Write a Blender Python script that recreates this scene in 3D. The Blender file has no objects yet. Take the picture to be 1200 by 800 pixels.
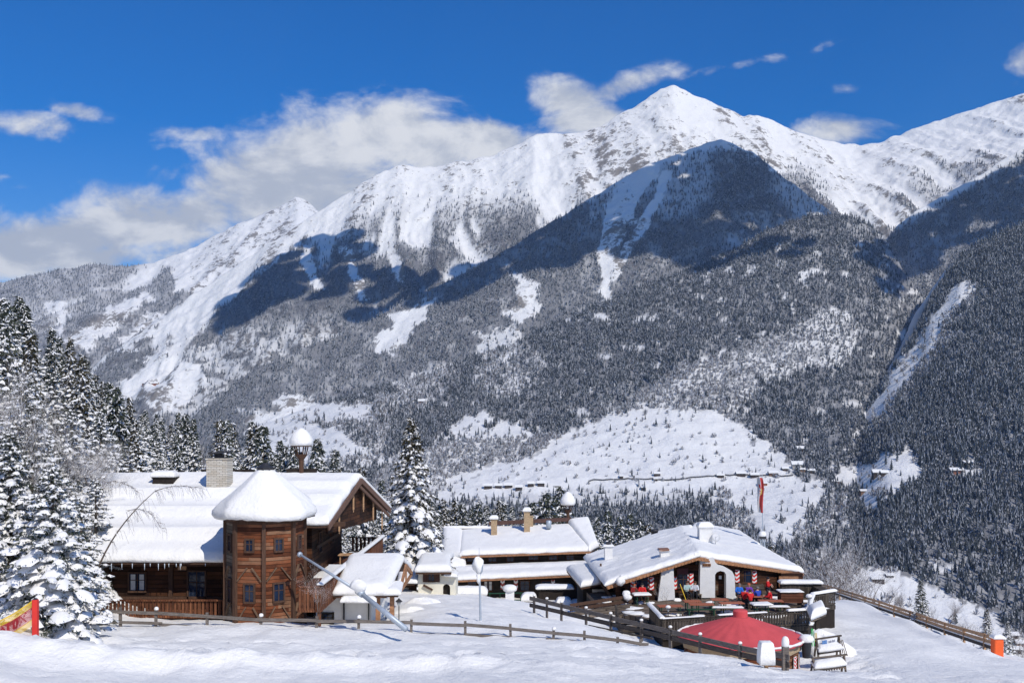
import bpy, bmesh, math, random
import numpy as np
from mathutils import Vector, Matrix
R_ = math.radians
F, CX, HY = 1150.0, 600.0, 500.0
scene = bpy.context.scene
COL = scene.collection
random.seed(7); RNG = np.random.default_rng(11)

def at(px, py, Y): return Vector(((px-CX)/F*Y, Y, (HY-py)/F*Y))
def X_(px, Y): return (px-CX)/F*Y
def Z_(py, Y): return (HY-py)/F*Y

# ---------------------------------------------------------------- camera, world, sun
cam_d = bpy.data.cameras.new('camera'); cam = bpy.data.objects.new('camera', cam_d); COL.objects.link(cam)
cam.location = (0, 0, 0); cam.rotation_euler = (R_(90), 0, 0)
cam_d.sensor_width = 36; cam_d.lens = 36*F/1200; cam_d.shift_y = 100/1200
cam_d.clip_start = .5; cam_d.clip_end = 30000
scene.camera = cam
scene.view_settings.view_transform = 'Standard'; scene.view_settings.look = 'None'
scene.view_settings.gamma = 1; scene.view_settings.exposure = .03
scene.view_settings.use_curve_mapping = False
SUN_EL, SUN_AZ = R_(43), R_(32)     # azimuth from "behind the camera" towards the right
SUN = Vector((math.sin(SUN_AZ)*math.cos(SUN_EL), -math.cos(SUN_AZ)*math.cos(SUN_EL), math.sin(SUN_EL)))
sd = bpy.data.lights.new('sun', 'SUN'); sd.energy = 3.5; sd.angle = R_(.5); sd.color = (1, .95, .87)
so = bpy.data.objects.new('sun', sd); COL.objects.link(so)
so.rotation_euler = SUN.to_track_quat('Z', 'Y').to_euler(); so.location = (30, -30, 60)

class NT:
    """tiny helper to write node trees"""
    def __init__(s, tree): s.t = tree; s.n = tree.nodes; s.l = tree.links
    def node(s, kind, **kw):
        n = s.n.new(kind)
        for k, v in kw.items(): setattr(n, k, v)
        return n
    def put(s, sock, v):
        if isinstance(v, bpy.types.NodeSocket): s.l.new(v, sock)
        elif v is not None: sock.default_value = v
    def math(s, op, a, b=None, c=None, clamp=False):
        n = s.node('ShaderNodeMath', operation=op, use_clamp=clamp)
        s.put(n.inputs[0], a); s.put(n.inputs[1], b)
        if c is not None: s.put(n.inputs[2], c)
        return n.outputs[0]
    def noise(s, vec, scale, detail=4, rough=.55, dist=0., out='Fac'):
        n = s.node('ShaderNodeTexNoise'); s.put(n.inputs['Vector'], vec)
        n.inputs['Scale'].default_value = scale; n.inputs['Detail'].default_value = detail
        n.inputs['Roughness'].default_value = rough; n.inputs['Distortion'].default_value = dist
        return n.outputs[out]
    def ramp(s, fac, stops, interp='LINEAR'):
        n = s.node('ShaderNodeValToRGB'); s.put(n.inputs[0], fac); cr = n.color_ramp; cr.interpolation = interp
        while len(cr.elements) < len(stops): cr.elements.new(.5)
        for e, (p, c) in zip(cr.elements, stops):
            e.position = p; e.color = (*c, 1) if len(c) == 3 else c
        return n.outputs[0]
    def mix(s, fac, a, b, blend='MIX'):
        n = s.node('ShaderNodeMix', data_type='RGBA', blend_type=blend)
        s.put(n.inputs[0], fac)
        for i, v in ((6, a), (7, b)):
            if isinstance(v, tuple) and len(v) == 3: v = (*v, 1)
            s.put(n.inputs[i], v)
        return n.outputs[2]
    def maprange(s, v, a, b, c=0., d=1., smooth=False):
        n = s.node('ShaderNodeMapRange', interpolation_type='SMOOTHSTEP' if smooth else 'LINEAR')
        for i, x in enumerate((v, a, b, c, d)): s.put(n.inputs[i], x)
        return n.outputs[0]
    def combine(s, x, y, z):
        n = s.node('ShaderNodeCombineXYZ'); s.put(n.inputs[0], x); s.put(n.inputs[1], y); s.put(n.inputs[2], z); return n.outputs[0]

world = bpy.data.worlds.new('World'); scene.world = world; world.use_nodes = True
w = NT(world.node_tree); w.n.clear()
sky = w.node('ShaderNodeTexSky', sky_type='NISHITA', sun_disc=False)
sky.sun_elevation = SUN_EL
sky.sun_rotation = math.atan2(SUN.x, SUN.y)
sky.altitude = 1500; sky.air_density = 1.0; sky.dust_density = .15; sky.ozone_density = 2.5
hs = w.node('ShaderNodeHueSaturation'); hs.inputs['Saturation'].default_value = 1.5; hs.inputs['Hue'].default_value = .512; hs.inputs['Value'].default_value = 1.0
w.l.new(sky.outputs[0], hs.inputs['Color'])
bg = w.node('ShaderNodeBackground'); bg.inputs[1].default_value = .13
w.l.new(hs.outputs[0], bg.inputs[0])
tc = w.node('ShaderNodeTexCoord'); sp = w.node('ShaderNodeSeparateXYZ'); w.l.new(tc.outputs['Generated'], sp.inputs[0])
yy = w.math('MAXIMUM', sp.outputs[1], .05)
u = w.math('DIVIDE', sp.outputs[0], yy); v = w.math('DIVIDE', sp.outputs[2], yy)
# clouds: direction-space blobs (azimuth / elevation tangents) broken up by fractal noise
uvw = w.combine(u, w.math('MULTIPLY', v, 1.5), .3)
n1 = w.noise(uvw, 11, 12, .6, .25); n1b = w.noise(w.combine(w.math('ADD', u, -.012), w.math('ADD', w.math('MULTIPLY', v, 1.5), -.022), .3), 11, 6, .58, .25); n2 = w.noise(uvw, 3.2, 3, .5)
blobs = [  # px, py, rx, ry, angle, weight
 (60, 280, 230, 46, 6, 1.0), (190, 245, 120, 42, 6, .9), (290, 195, 125, 62, 10, 1.0), (370, 200, 150, 76, 5, 1.15), (480, 172, 115, 60, -8, 1.0),
 (560, 165, 90, 32, -12, .95), (610, 190, 60, 20, 0, .8), (240, 158, 60, 16, 0, .75), (20, 146, 70, 22, 0, .8), (88, 128, 50, 15, -15, .7), (660, 110, 60, 30, 0, .9), (740, 96, 75, 18, 18, .8), (690, 140, 60, 22, 0, .8),
 (865, 76, 66, 10, 12, .56), (1000, 152, 80, 22, 0, .66), (995, 104, 40, 12, 0, .44), (1200, 66, 34, 24, 30, .7), (30, 220, 30, 9, 0, .5), (120, 300, 160, 30, 0, .85), (1400, 120, 130, 40, 10, 1), (-200, 220, 160, 60, 0, 1)]
tot = None
for bx_, by_, rx, ry, an, wt in blobs:
    cu, cv = (bx_-CX)/F, (HY-by_)/F
    du = w.math('SUBTRACT', u, cu); dv = w.math('SUBTRACT', v, cv)
    c, s_ = math.cos(R_(an)), math.sin(R_(an))
    a = w.math('ADD', w.math('MULTIPLY', du, c*F/rx), w.math('MULTIPLY', dv, s_*F/rx))
    b = w.math('ADD', w.math('MULTIPLY', du, -s_*F/ry), w.math('MULTIPLY', dv, c*F/ry))
    d2 = w.math('ADD', w.math('MULTIPLY', a, a), w.math('MULTIPLY', b, b))
    g = w.math('MULTIPLY', w.math('EXPONENT', w.math('MULTIPLY', d2, -.9)), wt)
    tot = g if tot is None else w.math('MAXIMUM', tot, g)
dens = w.math('ADD', tot, w.math('MULTIPLY', w.math('SUBTRACT', n1, .5), 1.8))
mask = w.maprange(dens, .34, .86, 0, .95, True)
mask = w.math('MULTIPLY', mask, w.maprange(sp.outputs[1], .05, .2, 0, 1))
shade = w.maprange(w.math('ADD', w.math('MULTIPLY', w.math('SUBTRACT', n1b, n1), -2.2), w.math('ADD', w.math('MULTIPLY', n2, .9), w.math('MULTIPLY', dens, -.12))), .12, .72, 0, 1, True)
ccol = w.mix(shade, (.54, .58, .66, 1), (.88, .89, .91, 1))
bgc = w.node('ShaderNodeBackground'); bgc.inputs[1].default_value = 1.0; w.l.new(ccol, bgc.inputs[0])
mx = w.node('ShaderNodeMixShader'); w.l.new(mask, mx.inputs[0]); w.l.new(bg.outputs[0], mx.inputs[1]); w.l.new(bgc.outputs[0], mx.inputs[2])
wo = w.node('ShaderNodeOutputWorld'); w.l.new(mx.outputs[0], wo.inputs[0])

# ---------------------------------------------------------------- materials
MATS = {}
def mat(name, col=(.5, .5, .5), rough=.8, var=.25, scale=3., bump=0., bscale=20., metal=0., spec=.3, stretch=(1, 1, 1), coord='Object', dark=None):
    """principled + noise colour variation + optional bump"""
    if name in MATS: return MATS[name]
    m = bpy.data.materials.new(name); m.use_nodes = True; t = NT(m.node_tree)
    b = m.node_tree.nodes['Principled BSDF']
    tc = t.node('ShaderNodeTexCoord'); mp = t.node('ShaderNodeMapping'); t.l.new(tc.outputs[coord], mp.inputs[0]); mp.inputs['Scale'].default_value = stretch
    n = t.noise(mp.outputs[0], scale, 5, .6)
    lo = dark or tuple(c*(1-var) for c in col); hi = tuple(min(.95, c*(1+var)) for c in col)
    t.l.new(t.ramp(n, [(.3, lo), (.7, hi)]), b.inputs['Base Color'])
    b.inputs['Roughness'].default_value = rough; b.inputs['Metallic'].default_value = metal
    b.inputs['Specular IOR Level'].default_value = spec
    if bump:
        bn = t.noise(mp.outputs[0], bscale, 4, .6); bp = t.node('ShaderNodeBump'); bp.inputs['Strength'].default_value = bump
        bp.inputs['Distance'].default_value = .05
        t.l.new(bn, bp.inputs['Height']); t.l.new(bp.outputs[0], b.inputs['Normal'])
    MATS[name] = m; return m

def mat_snow(name='snow', bumps=((1.2, .10), (7., .03), (40., .006)), col=(.88, .862, .815)):
    m = bpy.data.materials.new(name); m.use_nodes = True; t = NT(m.node_tree); b = m.node_tree.nodes['Principled BSDF']
    g = t.node('ShaderNodeNewGeometry')
    h = None
    for sc, am in bumps:
        x = t.math('MULTIPLY', t.noise(g.outputs['Position'], sc, 3, .6), am)
        h = x if h is None else t.math('ADD', h, x)
    bp = t.node('ShaderNodeBump'); bp.inputs['Strength'].default_value = 1; bp.inputs['Distance'].default_value = 1
    t.l.new(h, bp.inputs['Height']); t.l.new(bp.outputs[0], b.inputs['Normal'])
    b.inputs['Base Color'].default_value = (*col, 1); b.inputs['Roughness'].default_value = .65
    b.inputs['Specular IOR Level'].default_value = .25
    MATS[name] = m; return m
SNOW = mat_snow()

def mat_wood(name, c1, c2, plank=.22, axis='z', rough=.85, gap=.12, grey=None):
    """horizontal (axis z) or vertical (axis x/y) weathered boards"""
    m = bpy.data.materials.new(name); m.use_nodes = True; t = NT(m.node_tree); b = m.node_tree.nodes['Principled BSDF']
    g = t.node('ShaderNodeNewGeometry'); s = t.node('ShaderNodeSeparateXYZ'); t.l.new(g.outputs['Position'], s.inputs[0])
    if axis == 'z': a = s.outputs[2]; st = (.7, .7, 9)
    elif axis == 'n': a = None; st = (3, 3, 3)
    else: a = t.math('ADD', s.outputs[0], s.outputs[1]); st = (7, 7, .6)
    mp = t.node('ShaderNodeMapping'); t.l.new(g.outputs['Position'], mp.inputs[0]); mp.inputs['Scale'].default_value = st
    grain = t.noise(mp.outputs[0], 2.2, 5, .65)
    if a is not None:
        q = t.math('DIVIDE', a, plank); fl = t.math('FLOOR', q); fr = t.math('FRACT', q)
        # board lengths: staggered breaks
        lng = t.math('FLOOR', t.math('ADD', t.math('MULTIPLY', t.math('ADD', s.outputs[0], s.outputs[1]) if axis == 'z' else s.outputs[2], .45), t.math('MULTIPLY', fl, .37)))
        wn = t.node('ShaderNodeTexWhiteNoise', noise_dimensions='2D'); t.l.new(t.combine(fl, lng, 0), wn.inputs['Vector'])
        f = t.math('ADD', t.math('MULTIPLY', wn.outputs[0], .62), t.math('MULTIPLY', grain, .42))
    else: f = grain; fr = None
    stops = [(.2, c1), (.85, c2)] if not grey else [(.15, c1), (.62, c2), (.9, grey)]
    c = t.ramp(f, stops)
    if fr is not None:
        lo = t.math('LESS_THAN', fr, gap); c = t.mix(lo, c, tuple(x*.25 for x in c1))
        st_ = t.noise(g.outputs['Position'], .9, 5, .65); c = t.mix(t.maprange(st_, .42, .66, 0, .62), c, tuple(x*.55 for x in c1))
        bp = t.node('ShaderNodeBump'); bp.inputs['Strength'].default_value = .6; bp.inputs['Distance'].default_value = .02
        t.l.new(t.math('ADD', t.math('MULTIPLY', grain, .3), t.math('SUBTRACT', 1, lo)), bp.inputs['Height']); t.l.new(bp.outputs[0], b.inputs['Normal'])
    t.l.new(c, b.inputs['Base Color']); b.inputs['Roughness'].default_value = rough; b.inputs['Specular IOR Level'].default_value = .2
    MATS[name] = m; return m

# ---------------------------------------------------------------- object helpers
def tag(o, label=None, cat=None, group=None, kind=None):
    if label: o['label'] = label
    if cat: o['category'] = cat
    if group: o['group'] = group
    if kind: o['kind'] = kind
    return o
def empty(name, loc, label=None, cat=None, group=None, rz=0):
    o = bpy.data.objects.new(name, None); COL.objects.link(o); o.location = loc; o.rotation_euler = (0, 0, rz); o.empty_display_size = .3
    return tag(o, label, cat, group)

class MB:
    """mesh collector in world coordinates"""
    def __init__(s): s.v = []; s.f = []; s.m = []
    def add(s, vs, fs, mi=0):
        k = len(s.v); s.v.extend([tuple(v) for v in vs]); s.f.extend([tuple(i+k for i in f) for f in fs]); s.m.extend([mi]*len(fs)); return s
    def hexa(s, p, mi=0):   # 8 corners: bottom 4 ccw, top 4 ccw
        return s.add(p, [(3, 2, 1, 0), (4, 5, 6, 7), (0, 1, 5, 4), (1, 2, 6, 5), (2, 3, 7, 6), (3, 0, 4, 7)], mi)
    def box(s, a, b, mi=0):
        (x0, y0, z0), (x1, y1, z1) = a, b
        return s.hexa([(x0, y0, z0), (x1, y0, z0), (x1, y1, z0), (x0, y1, z0), (x0, y0, z1), (x1, y0, z1), (x1, y1, z1), (x0, y1, z1)], mi)
    def bar(s, p, q, w, h, mi=0, up=Vector((0, 0, 1))):   # a board from p to q, w across, h high
        p, q = Vector(p), Vector(q); d = (q-p).normalized()
        if abs(d.dot(up)) > .97: up = Vector((0, 1, 0))
        a = d.cross(up).normalized()*w/2; c = a.cross(d).normalized()*h/2
        return s.hexa([p-a-c, p+a-c, q+a-c, q-a-c, p-a+c, p+a+c, q+a+c, q-a+c], mi)
    def tube(s, pts, rads, n=8, mi=0, caps=True):
        pts = [Vector(p) for p in pts]
        if not hasattr(rads, '__len__'): rads = [rads]*len(pts)
        k = len(s.v); up = Vector((0, 0, 1))
        for i, p in enumerate(pts):
            d = (pts[min(i+1, len(pts)-1)]-pts[max(i-1, 0)]).normalized()
            uu = up if abs(d.dot(up)) < .95 else Vector((1, 0, 0))
            a = d.cross(uu).normalized(); b = a.cross(d)
            for j in range(n):
                t = 2*math.pi*j/n; s.v.append(tuple(p+(a*math.cos(t)+b*math.sin(t))*rads[i]))
        for i in range(len(pts)-1):
            for j in range(n):
                a0 = k+i*n+j; a1 = k+i*n+(j+1) % n; s.f.append((a0, a1, a1+n, a0+n)); s.m.append(mi)
        if caps:
            s.f.append(tuple(k+j for j in reversed(range(n)))); s.m.append(mi)
            e = k+(len(pts)-1)*n; s.f.append(tuple(e+j for j in range(n))); s.m.append(mi)
        return s
    def lathe(s, c, prof, n=16, mi=0, rot=0, jag=0, rnd=None):   # profile of (r, z) from bottom to top
        k = len(s.v); c = Vector(c)
        for (r, z) in prof:
            for j in range(n):
                t = rot+2*math.pi*j/n; q = r*(1+(rnd.uniform(-jag, jag) if jag else 0)); s.v.append((c.x+q*math.cos(t), c.y+q*math.sin(t), c.z+z))
        for i in range(len(prof)-1):
            for j in range(n):
                a0 = k+i*n+j; a1 = k+i*n+(j+1) % n; s.f.append((a0, a1, a1+n, a0+n)); s.m.append(mi)
        s.f.append(tuple(k+j for j in reversed(range(n)))); s.m.append(mi)
        e = k+(len(prof)-1)*n; s.f.append(tuple(e+j for j in range(n))); s.m.append(mi)
        return s
    def blob(s, c, r, mi=0, seed=0, amp=.18, seg=10, rings=7, flat=0.):   # lumpy ellipsoid; flat>0 cuts the underside
        rn = random.Random(seed); c = Vector(c); ph = [rn.uniform(0, 6.3) for _ in range(6)]; k = len(s.v)
        for i in range(rings+1):
            th = math.pi*i/rings
            for j in range(seg):
                a = 2*math.pi*j/seg
                q = 1+amp*(math.sin(2*a+ph[0]+th)+math.sin(3*a+ph[1]-2*th)*.7+math.sin(5*th+ph[2]+a)*.5)
                z = math.cos(th); z = max(z, -1+flat) if flat else z
                s.v.append((c.x+r[0]*q*math.sin(th)*math.cos(a), c.y+r[1]*q*math.sin(th)*math.sin(a), c.z+r[2]*q*z))
        for i in range(rings):
            for j in range(seg):
                a0 = k+i*seg+j; a1 = k+i*seg+(j+1) % seg; s.f.append((a0, a0+seg, a1+seg, a1)); s.m.append(mi)
        return s
    def build(s, name, mats, parent=None, smooth=False, bevel=0):
        me = bpy.data.meshes.new(name)
        org = Vector(parent.matrix_world.translation) if parent else (Vector(s.v[0]) if s.v else Vector())
        if parent is None:
            xs = [v[0] for v in s.v]; ys = [v[1] for v in s.v]; zs = [v[2] for v in s.v]
            org = Vector(((min(xs)+max(xs))/2, (min(ys)+max(ys))/2, min(zs)))
        else:
            q = parent; org = Vector()
            while q: org += q.location; q = q.parent
        me.from_pydata([(a-org.x, b-org.y, c-org.z) for a, b, c in s.v], [], s.f)
        if not isinstance(mats, (list, tuple)): mats = [mats]
        for m in mats: me.materials.append(m)
        me.polygons.foreach_set('material_index', s.m)
        if smooth: me.polygons.foreach_set('use_smooth', [True]*len(me.polygons))
        o = bpy.data.objects.new(name, me); COL.objects.link(o)
        if parent: o.parent = parent
        else: o.location = org
        if bevel:
            bm = bmesh.new(); bm.from_mesh(me); bmesh.ops.bevel(bm, geom=[e for e in bm.edges if e.calc_face_angle(0) > .5], offset=bevel, segments=1, affect='EDGES'); bm.to_mesh(me); bm.free()
        me.update(); return o

# ---------------------------------------------------------------- numpy noise
def _hash(ix, iy, seed):
    h = (ix.astype(np.int64)*374761393 + iy.astype(np.int64)*668265263 + seed*1442695041) & 0xFFFFFFFF
    h = ((h ^ (h >> 13))*1274126177) & 0xFFFFFFFF
    return ((h ^ (h >> 16)) & 0xFFFFFF)/float(0xFFFFFF)
def vnoise(x, y, seed=0):
    x = np.asarray(x, float); y = np.asarray(y, float); ix = np.floor(x); iy = np.floor(y); fx = x-ix; fy = y-iy
    fx = fx*fx*fx*(fx*(fx*6-15)+10); fy = fy*fy*fy*(fy*(fy*6-15)+10)
    ix = ix.astype(np.int64); iy = iy.astype(np.int64)
    a, b, c, d = _hash(ix, iy, seed), _hash(ix+1, iy, seed), _hash(ix, iy+1, seed), _hash(ix+1, iy+1, seed)
    return (a*(1-fx)+b*fx)*(1-fy)+(c*(1-fx)+d*fx)*fy
def fbm(x, y, oct=5, seed=0, gain=.5):
    s = 0; a = 1; t = 0
    for i in range(oct): s = s+a*vnoise(x*2**i, y*2**i, seed+i*17); t += a; a *= gain
    return s/t
def ridged(x, y, oct=4, seed=0, gain=.5):
    s = 0; a = 1; t = 0
    for i in range(oct): s = s+a*(1-np.abs(2*vnoise(x*2**i, y*2**i, seed+i*31)-1)); t += a; a *= gain
    return s/t
def sstep(a, b, x):
    t = np.clip((x-a)/(b-a), 0, 1); return t*t*(3-2*t)
def np_mesh(name, V, Fq, mats, mi=None, smooth=True):
    """V (n,3), Fq (m,k) with k = 3 or 4"""
    me = bpy.data.meshes.new(name); k = Fq.shape[1]
    me.vertices.add(len(V)); me.vertices.foreach_set('co', np.ascontiguousarray(V, np.float32).ravel())
    me.loops.add(Fq.size); me.loops.foreach_set('vertex_index', np.ascontiguousarray(Fq, np.int32).ravel())
    me.polygons.add(len(Fq)); me.polygons.foreach_set('loop_start', np.arange(len(Fq), dtype=np.int32)*k)
    for m in (mats if isinstance(mats, (list, tuple)) else [mats]): me.materials.append(m)
    if mi is not None: me.polygons.foreach_set('material_index', np.ascontiguousarray(mi, np.int32))
    me.polygons.foreach_set('use_smooth', np.full(len(Fq), smooth)); me.update(calc_edges=True)
    o = bpy.data.objects.new(name, me); COL.objects.link(o); return o
def grid_faces(nr, nc):
    i = np.arange(nr-1)[:, None]*nc+np.arange(nc-1)[None, :]
    return np.stack([i, i+1, i+nc+1, i+nc], -1).reshape(-1, 4)
# ================================================================ NEAR GROUND
CP = [  # px, py, Y control points of the snow surface
 (0,800,30),(300,800,31),(600,800,32),(900,800,34),(1200,800,42),(1000,798,40),
 (41,751,38),(0,756,36),(150,757,41),(300,765,42),(450,762,43),(600,762,44),(750,770,45),(850,786,44),
 (120,737,50),(200,731,51),(300,729,51.5),(420,737,51),(545,748,50),(650,751,50),(750,758,50),
 (310,724,55),(160,722,55),(230,722,55),(400,731,57),(470,730,55),(560,734,53),
 (430,722,62),(500,712,62),(540,700,70),(600,709,68),(480,697,74),(520,692,80),
 (560,702,87),(600,708,84),(650,710,82),
 (625,717,68),(700,736,61.5),(760,749,57),(850,769,52),(925,785,48),(700,752,53),(800,768,49),(880,785,46),
 (690,716,74),(720,722,69),
 (870,792,57),(780,766,57),(930,782,57),(960,786,54),(1000,790,50),(1010,765,60),(1000,730,80),(985,705,110),(972,692,140),
 (1100,762,62),(1100,742,80),(1050,720,100),(1200,783,58),(1170,770,64),(1050,790,50),
 (1000,707,118),(1050,723,96),(1100,739,81),(1150,758,69),(1165,765,66)]
P = [(X_(a, c), c, Z_(b, c)) for a, b, c in CP]
P += [(0, 0, -1.7), (-12, 5, -1.9), (12, 5, -2.6), (0, 12, -3.4), (-10, 20, -5.4), (12, 20, -6), (-22, 40, -8.2), (-30, 50, -8.2), (-30, 30, -6), (-28, 62, -9), (30, 30, -9), (40, 50, -13),
      (6, 66, -13.9), (14, 66, -14.2), (22, 66, -14.4), (6, 76, -14), (14, 78, -14), (24, 78, -15),
      (4, 95, -16.5), (14, 98, -17.5), (25, 95, -18), (-40, 75, -8), (-30, 90, -11), (-45, 100, -5), (-20, 90, -14.5), (-50, 130, -6), (-30, 130, -17), (-5, 110, -19), (5, 130, -25), (-25, 110, -16),
      (42, 75, -20), (46, 90, -23), (52, 110, -29), (60, 140, -37), (48, 62, -16.5), (62, 80, -27), (30, 130, -31), (20, 150, -36), (40, 160, -40), (0, 160, -37), (-30, 160, -27), (-55, 60, -2), (70, 50, -20), (-10, -20, 2), (15, -20, 0),(50,20,-12),(-40,15,-3)]
P = np.array(P)
def _U(r2): return r2*np.log(r2+1e-9)*.5
_n = len(P); _K = _U(((P[:, None, :2]-P[None, :, :2])**2).sum(-1))+np.eye(_n)*6.
_A = np.zeros((_n+3, _n+3)); _A[:_n, :_n] = _K; _A[:_n, _n] = 1; _A[:_n, _n+1:] = P[:, :2]; _A[_n, :_n] = 1; _A[_n+1:, :_n] = P[:, :2].T
_W = np.linalg.solve(_A, np.concatenate([P[:, 2], np.zeros(3)]))
def tps(X, Y):
    X = np.asarray(X, float); Y = np.asarray(Y, float); o = _W[_n]+_W[_n+1]*X+_W[_n+2]*Y
    for i in range(_n): o = o+_W[i]*_U((X-P[i, 0])**2+(Y-P[i, 1])**2)
    return o
def far_base(X, Y):
    b = np.interp(Y, [-200, 0, 60, 100, 150, 200, 300, 500, 1000, 1400, 3000], [60, 0, -14, -20, -33, -50, -92, -175, -320, -345, -345])
    left = .43*np.logaddexp(0, (-X-30)/14)*14
    left = left*np.clip(1-(Y-350)/900, .25, 1)
    right = -.25*np.logaddexp(0, (X-30)/14)*14
    return b+left+np.maximum(right, -60)*np.clip(1-(Y-300)/900, 0, 1)
def near_detail(X, Y):
    w1 = sstep(24, 34, Y)*(1-sstep(120, 170, Y))
    d = (fbm(X*.22, Y*.22, 3, 3)-.5)*.5*w1
    pis = sstep(16, 24, X)          # groomed piste on the right: smooth
    d += (fbm(X*1.1, Y*.8, 3, 9)-.5)*.26*(1-.7*pis)
    # ploughed bank along the foreground road
    yb = 38.8+.09*X+1.1*(fbm(X*.3, X*0, 2, 5)-.5)
    lump = .55+.9*fbm(X*1.2, Y*1.2, 3, 21)
    bk = 1-sstep(-8, 6, X)
    d += (.46*np.exp(-((Y-yb)/.8)**2)*lump - .25*sstep(0, 2, yb-Y)*(1-sstep(6, 9, yb-Y)))*bk
    d += .10*(fbm(X*2.6, Y*2.6, 2, 61)-.5)*(1-pis)*sstep(28, 34, Y)*(.42+.75*np.exp(-((Y-yb)/2.2)**2))*2
    # tracks pressed into the road below the bank
    d += -.05*np.maximum(0, np.sin((Y+.12*X+.6*fbm(X*.15, Y*0, 2, 4))*2.6))**3*sstep(1.5, 3, yb-Y)
    # ski-piste track ribs on the lower right
    d += .022*np.sin((X*.62+Y)*4.2+2*fbm(X*.1, Y*.1, 2, 6))*pis*(.4+.9*fbm(X*.3, Y*.15, 2, 15))
    # footprints and ski furrows along the foreground and below the long fence
    fp = np.exp(-((Y-43.6-1.2*np.sin(X*.16))/.8)**2)+np.exp(-((Y-47-.05*X-.8*np.sin(X*.2+1))/.5)**2)*.8+np.exp(-((X-19.5-.1*(Y-50))/1.3)**2)*sstep(48, 52, Y)*(1-sstep(62, 68, Y))
    d -= .26*fp*sstep(.52, .66, vnoise(X*1.9, Y*1.7, 77))
    # snow bank along the right-hand fence
    t = np.clip((Y-60)/(140-60), 0, 1); xf = np.interp(Y, [60, 67, 81, 96, 118, 140], [33.5, 33.2, 35.4, 38, 41.4, 44.5])
    d += .38*np.exp(-((X-xf+2.4)/1.0)**2)*sstep(56, 66, Y)*(1-sstep(140, 150, Y))*(.6+.8*fbm(X*.8, Y*.8, 3, 8))
    return d
def ground_z(X, Y):
    X = np.asarray(X, float); Y = np.asarray(Y, float)
    wt = (1-sstep(125, 165, Y))*(1-sstep(45, 80, np.abs(X)))*sstep(-60, -20, Y)
    zf = far_base(X, Y)+(fbm(X*.02, Y*.02, 4, 2)-.5)*10
    return np.where(wt > 0, wt*tps(X, Y)+(1-wt)*zf, zf)+near_detail(X, Y)
def gz(x, y): return float(ground_z(np.array([x]), np.array([y]))[0])
def grow(a, b, st, lo, hi, g=1.09):
    c = list(np.arange(a, b, st)); s = st; x = c[-1]
    while x < hi: s = min(s*g, 45); x += s; c.append(x)
    s = st; x = a; L = []
    while x > lo: s = min(s*g, 45); x -= s; L.append(x)
    return np.array(L[::-1]+c)
gx = grow(-27, 38, .33, -1500, 1500); gy = grow(28, 72, .3, -140, 1700)
GX, GY = np.meshgrid(gx, gy); GZ = ground_z(GX, GY)
GROUND_M = mat_snow('ground_snow', ((.9, .07), (3.5, .07), (13., .028), (50., .007)))
g = np_mesh('ground', np.stack([GX, GY, GZ], -1).reshape(-1, 3), grid_faces(len(gy), len(gx)), GROUND_M); tag(g, kind='structure')

# ================================================================ MOUNTAINS
def mat_mountain(name, rock=.5):
    m = bpy.data.materials.new(name); m.use_nodes = True; t = NT(m.node_tree); b = m.node_tree.nodes['Principled BSDF']
    g = t.node('ShaderNodeNewGeometry'); s = t.node('ShaderNodeSeparateXYZ'); t.l.new(g.outputs['Normal'], s.inputs[0])
    n = t.noise(g.outputs['Position'], .021, 9, .72); n2 = t.noise(g.outputs['Position'], .07, 6, .7)
    steep = t.math('SUBTRACT', 1, s.outputs[2])
    at_ = t.node('ShaderNodeAttribute', attribute_name='rock')
    f = t.math('ADD', t.math('MULTIPLY', steep, .55), t.math('ADD', t.math('MULTIPLY', n, .75), t.math('MULTIPLY', n2, .6)))
    f = t.math('ADD', f, t.math('MULTIPLY', at_.outputs['Fac'], .5))
    k = t.maprange(f, 1.30-rock*.2, 1.38-rock*.2, 0, 1)
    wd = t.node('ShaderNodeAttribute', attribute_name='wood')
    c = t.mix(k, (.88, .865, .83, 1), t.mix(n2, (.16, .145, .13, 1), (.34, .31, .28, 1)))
    c = t.mix(t.math('MULTIPLY', wd.outputs['Fac'], .85), c, (.13, .13, .14, 1))   # woodland floor gets darker as tree density rises
    t.l.new(c, b.inputs['Base Color']); b.inputs['Roughness'].default_value = .8; b.inputs['Specular IOR Level'].default_value = .1
    bp = t.node('ShaderNodeBump'); bp.inputs['Strength'].default_value = 1; bp.inputs['Distance'].default_value = 7
    t.l.new(t.math('ADD', n, t.math('MULTIPLY', n2, .4)), bp.inputs['Height']); t.l.new(bp.outputs[0], b.inputs['Normal'])
    return m
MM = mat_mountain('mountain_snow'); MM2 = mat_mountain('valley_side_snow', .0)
SHEETS = {}
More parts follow.
